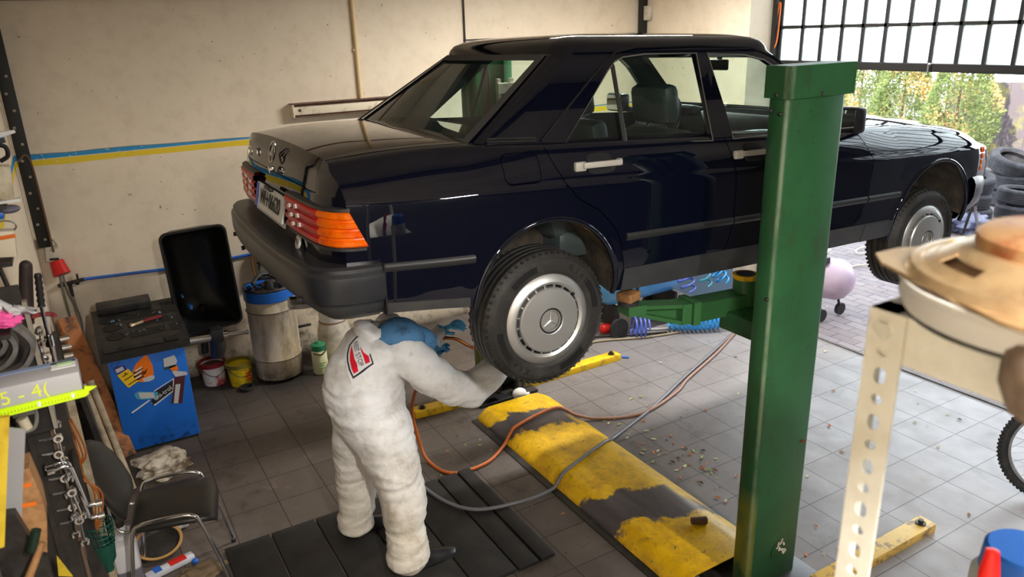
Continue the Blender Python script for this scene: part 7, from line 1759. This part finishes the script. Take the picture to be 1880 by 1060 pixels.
# mountain bike at the right edge
t = thing('bicycle', 'mountain bike at the right picture edge, knobbly front tyre', 'bicycle', (-.35, -2.25, 0))
wc = V((-.60, -2.26, .335)); ax = V((-.80, -.60, .05)).normalized(); u1 = V((0, 0, 1)); u1 = (u1 - ax * u1.dot(ax)).normalized(); u2 = ax.cross(u1)
MB_ = Matrix(((u2.x, u1.x, ax.x, wc.x), (u2.y, u1.y, ax.y, wc.y), (u2.z, u1.z, ax.z, wc.z), (0, 0, 0, 1)))
def bikewheel(M, nm):
    b = BM(); lathe(b, [(.305 + .026 * math.cos(a), .026 * math.sin(a)) for a in np.linspace(0, 2 * PI, 13)[:-1]], 72, M, closed=True)
    for k in range(80):
        a = 2 * PI * k / 80
        for s in (-1, 0, 1): box(b, M @ V(((.330 - .006 * abs(s)) * math.cos(a + .02 * s), (.330 - .006 * abs(s)) * math.sin(a + .02 * s), s * .016)), (.012, .011, .012), rot=M.to_3x3() @ rz(a))
    w_ = obj('front_wheel' if nm else 'rear_wheel', b, M_rub, t, 50)
    b = BM(); lathe(b, [(.266, -.012), (.280, -.013), (.285, 0), (.280, .013), (.266, .012), (.262, 0)], 64, M, closed=True); obj('rim', b, M_steel, w_, 40)
    b = BM()
    for k in range(32): a = 2 * PI * k / 32; cyl(b, M @ V((.02 * math.cos(a + .9), .02 * math.sin(a + .9), .03 * (-1) ** k)), M @ V((.265 * math.cos(a), .265 * math.sin(a), 0)), .001, seg=4, caps=False)
    obj('spokes', b, M_steel, w_)
    b = BM(); cyl(b, M @ V((0, 0, -.05)), M @ V((0, 0, .05)), .02); cyl(b, M @ V((0, 0, -.032)), M @ V((0, 0, -.028)), .05); cyl(b, M @ V((0, 0, .02)), M @ V((0, 0, .045)), .055, .03); obj('hub', b, M_black, w_)
bikewheel(MB_, True)
dr = u2 if u2.x > 0 else -u2                                      # the bike runs away to the right
wr = wc + dr * 1.05
bikewheel(Matrix(((u2.x, u1.x, ax.x, wr.x), (u2.y, u1.y, ax.y, wr.y), (u2.z, u1.z, ax.z, wr.z), (0, 0, 0, 1))), False)
b = BM()
hd_ = wc + dr * .25 + V((0, 0, .48)); bbk = wc + dr * .62 + V((0, 0, -.03)); st_ = wc + dr * .80 + V((0, 0, .45))
for s in (-.06, .06): cyl(b, wc + ax * s, wc + dr * .17 + ax * s * .7 + V((0, 0, .36)), .014); cyl(b, wr + ax * s * .8, bbk, .010); cyl(b, wr + ax * s * .8, st_, .009)
cyl(b, wc + dr * .16 + V((0, 0, .34)), hd_ + V((0, 0, .08)), .02); cyl(b, hd_, st_, .017); cyl(b, hd_ - V((0, 0, .10)), bbk, .02); cyl(b, bbk, st_ + V((0, 0, .12)), .016); obj('frame', b, M_black, t)
b = BM(); cyl(b, hd_ + V((0, 0, .12)) + ax * .29, hd_ + V((0, 0, .12)) - ax * .29, .012); cyl(b, hd_, hd_ + V((0, 0, .12)), .014); obj('handlebar', b, M_black, t)
b = BM(); sph(b, st_ + V((0, 0, .14)), (.13, .07, .03), 16, 8, rot=rz(math.atan2(dr.y, dr.x))); obj('saddle', b, M_black, t)
b = BM(); cyl(b, bbk - ax * .05, bbk + ax * .05, .025); cyl(b, bbk + ax * .045, bbk + ax * .05, .085); cyl(b, bbk + ax * .06, bbk + ax * .06 + dr * .15, .009); cyl(b, bbk - ax * .06, bbk - ax * .06 - dr * .15, .009); obj('crank', b, M_dsteel, t)
# ================================================================== light
SC.view_settings.view_transform = 'Standard'; SC.view_settings.look = 'None'; SC.view_settings.gamma = 1; SC.view_settings.exposure = 0.38
SC.cycles.use_denoising = True
SC.cycles.max_bounces = 10; SC.cycles.transparent_max_bounces = 16; SC.cycles.diffuse_bounces = 5
SC.cycles.sample_clamp_indirect = 8.0
w = bpy.data.worlds.new('sky'); SC.world = w; w.use_nodes = True
bg = w.node_tree.nodes['Background']; bg.inputs['Color'].default_value = (.86, .94, 1.0, 1)
_nt = w.node_tree; _tc = _n(_nt, 'ShaderNodeTexCoord'); _sx = _n(_nt, 'ShaderNodeSeparateXYZ'); _nt.links.new(_tc.outputs['Generated'], _sx.inputs[0])
_mr = _n(_nt, 'ShaderNodeMapRange'); _nt.links.new(_sx.outputs[2], _mr.inputs['Value'])          # hazy sky, brighter low down
for _k, _v in zip(('From Min', 'From Max', 'To Min', 'To Max'), (.05, .75, 6.5, 3.0)): _mr.inputs[_k].default_value = _v
_nt.links.new(_mr.outputs['Result'], bg.inputs['Strength'])
sun = bpy.data.lights.new('sun', 'SUN'); sun.energy = 7.0; sun.angle = .02; sun.color = (1, .93, .80)
so = bpy.data.objects.new('sun', sun); COL.objects.link(so); so.rotation_euler = V((.85, .25, -.42)).to_track_quat('-Z', 'Y').to_euler()
def fill_lamp(x, y, length, power, along='x'):  # lamps added out of view to brighten the room
    t = thing('ceiling_fill_lamp', 'unseen white batten lamp added on the ceiling as fill light', 'lamp', (x, y, HZ - .14), group='added ceiling fill lamps')
    s = (length, .12, .05) if along == 'x' else (.12, length, .05)
    b = BM(); box(b, (x, y, HZ - .155), s, bev=.008); obj('batten', b, M_white, t)
    l = bpy.data.lights.new('fill_light', 'AREA'); l.shape = 'RECTANGLE'; l.size, l.size_y = (length, .1) if along == 'x' else (.1, length); l.energy = power; l.color = (1, .955, .89)
    lo = bpy.data.objects.new('fill_light', l); COL.objects.link(lo); lo.location = (x, y, HZ - .19)
fill_lamp(-1.5, .7, 1.5, 110); fill_lamp(-4.6, -4.8, 1.3, 170, 'y'); fill_lamp(-2.6, -4.7, 1.3, 90, 'y')
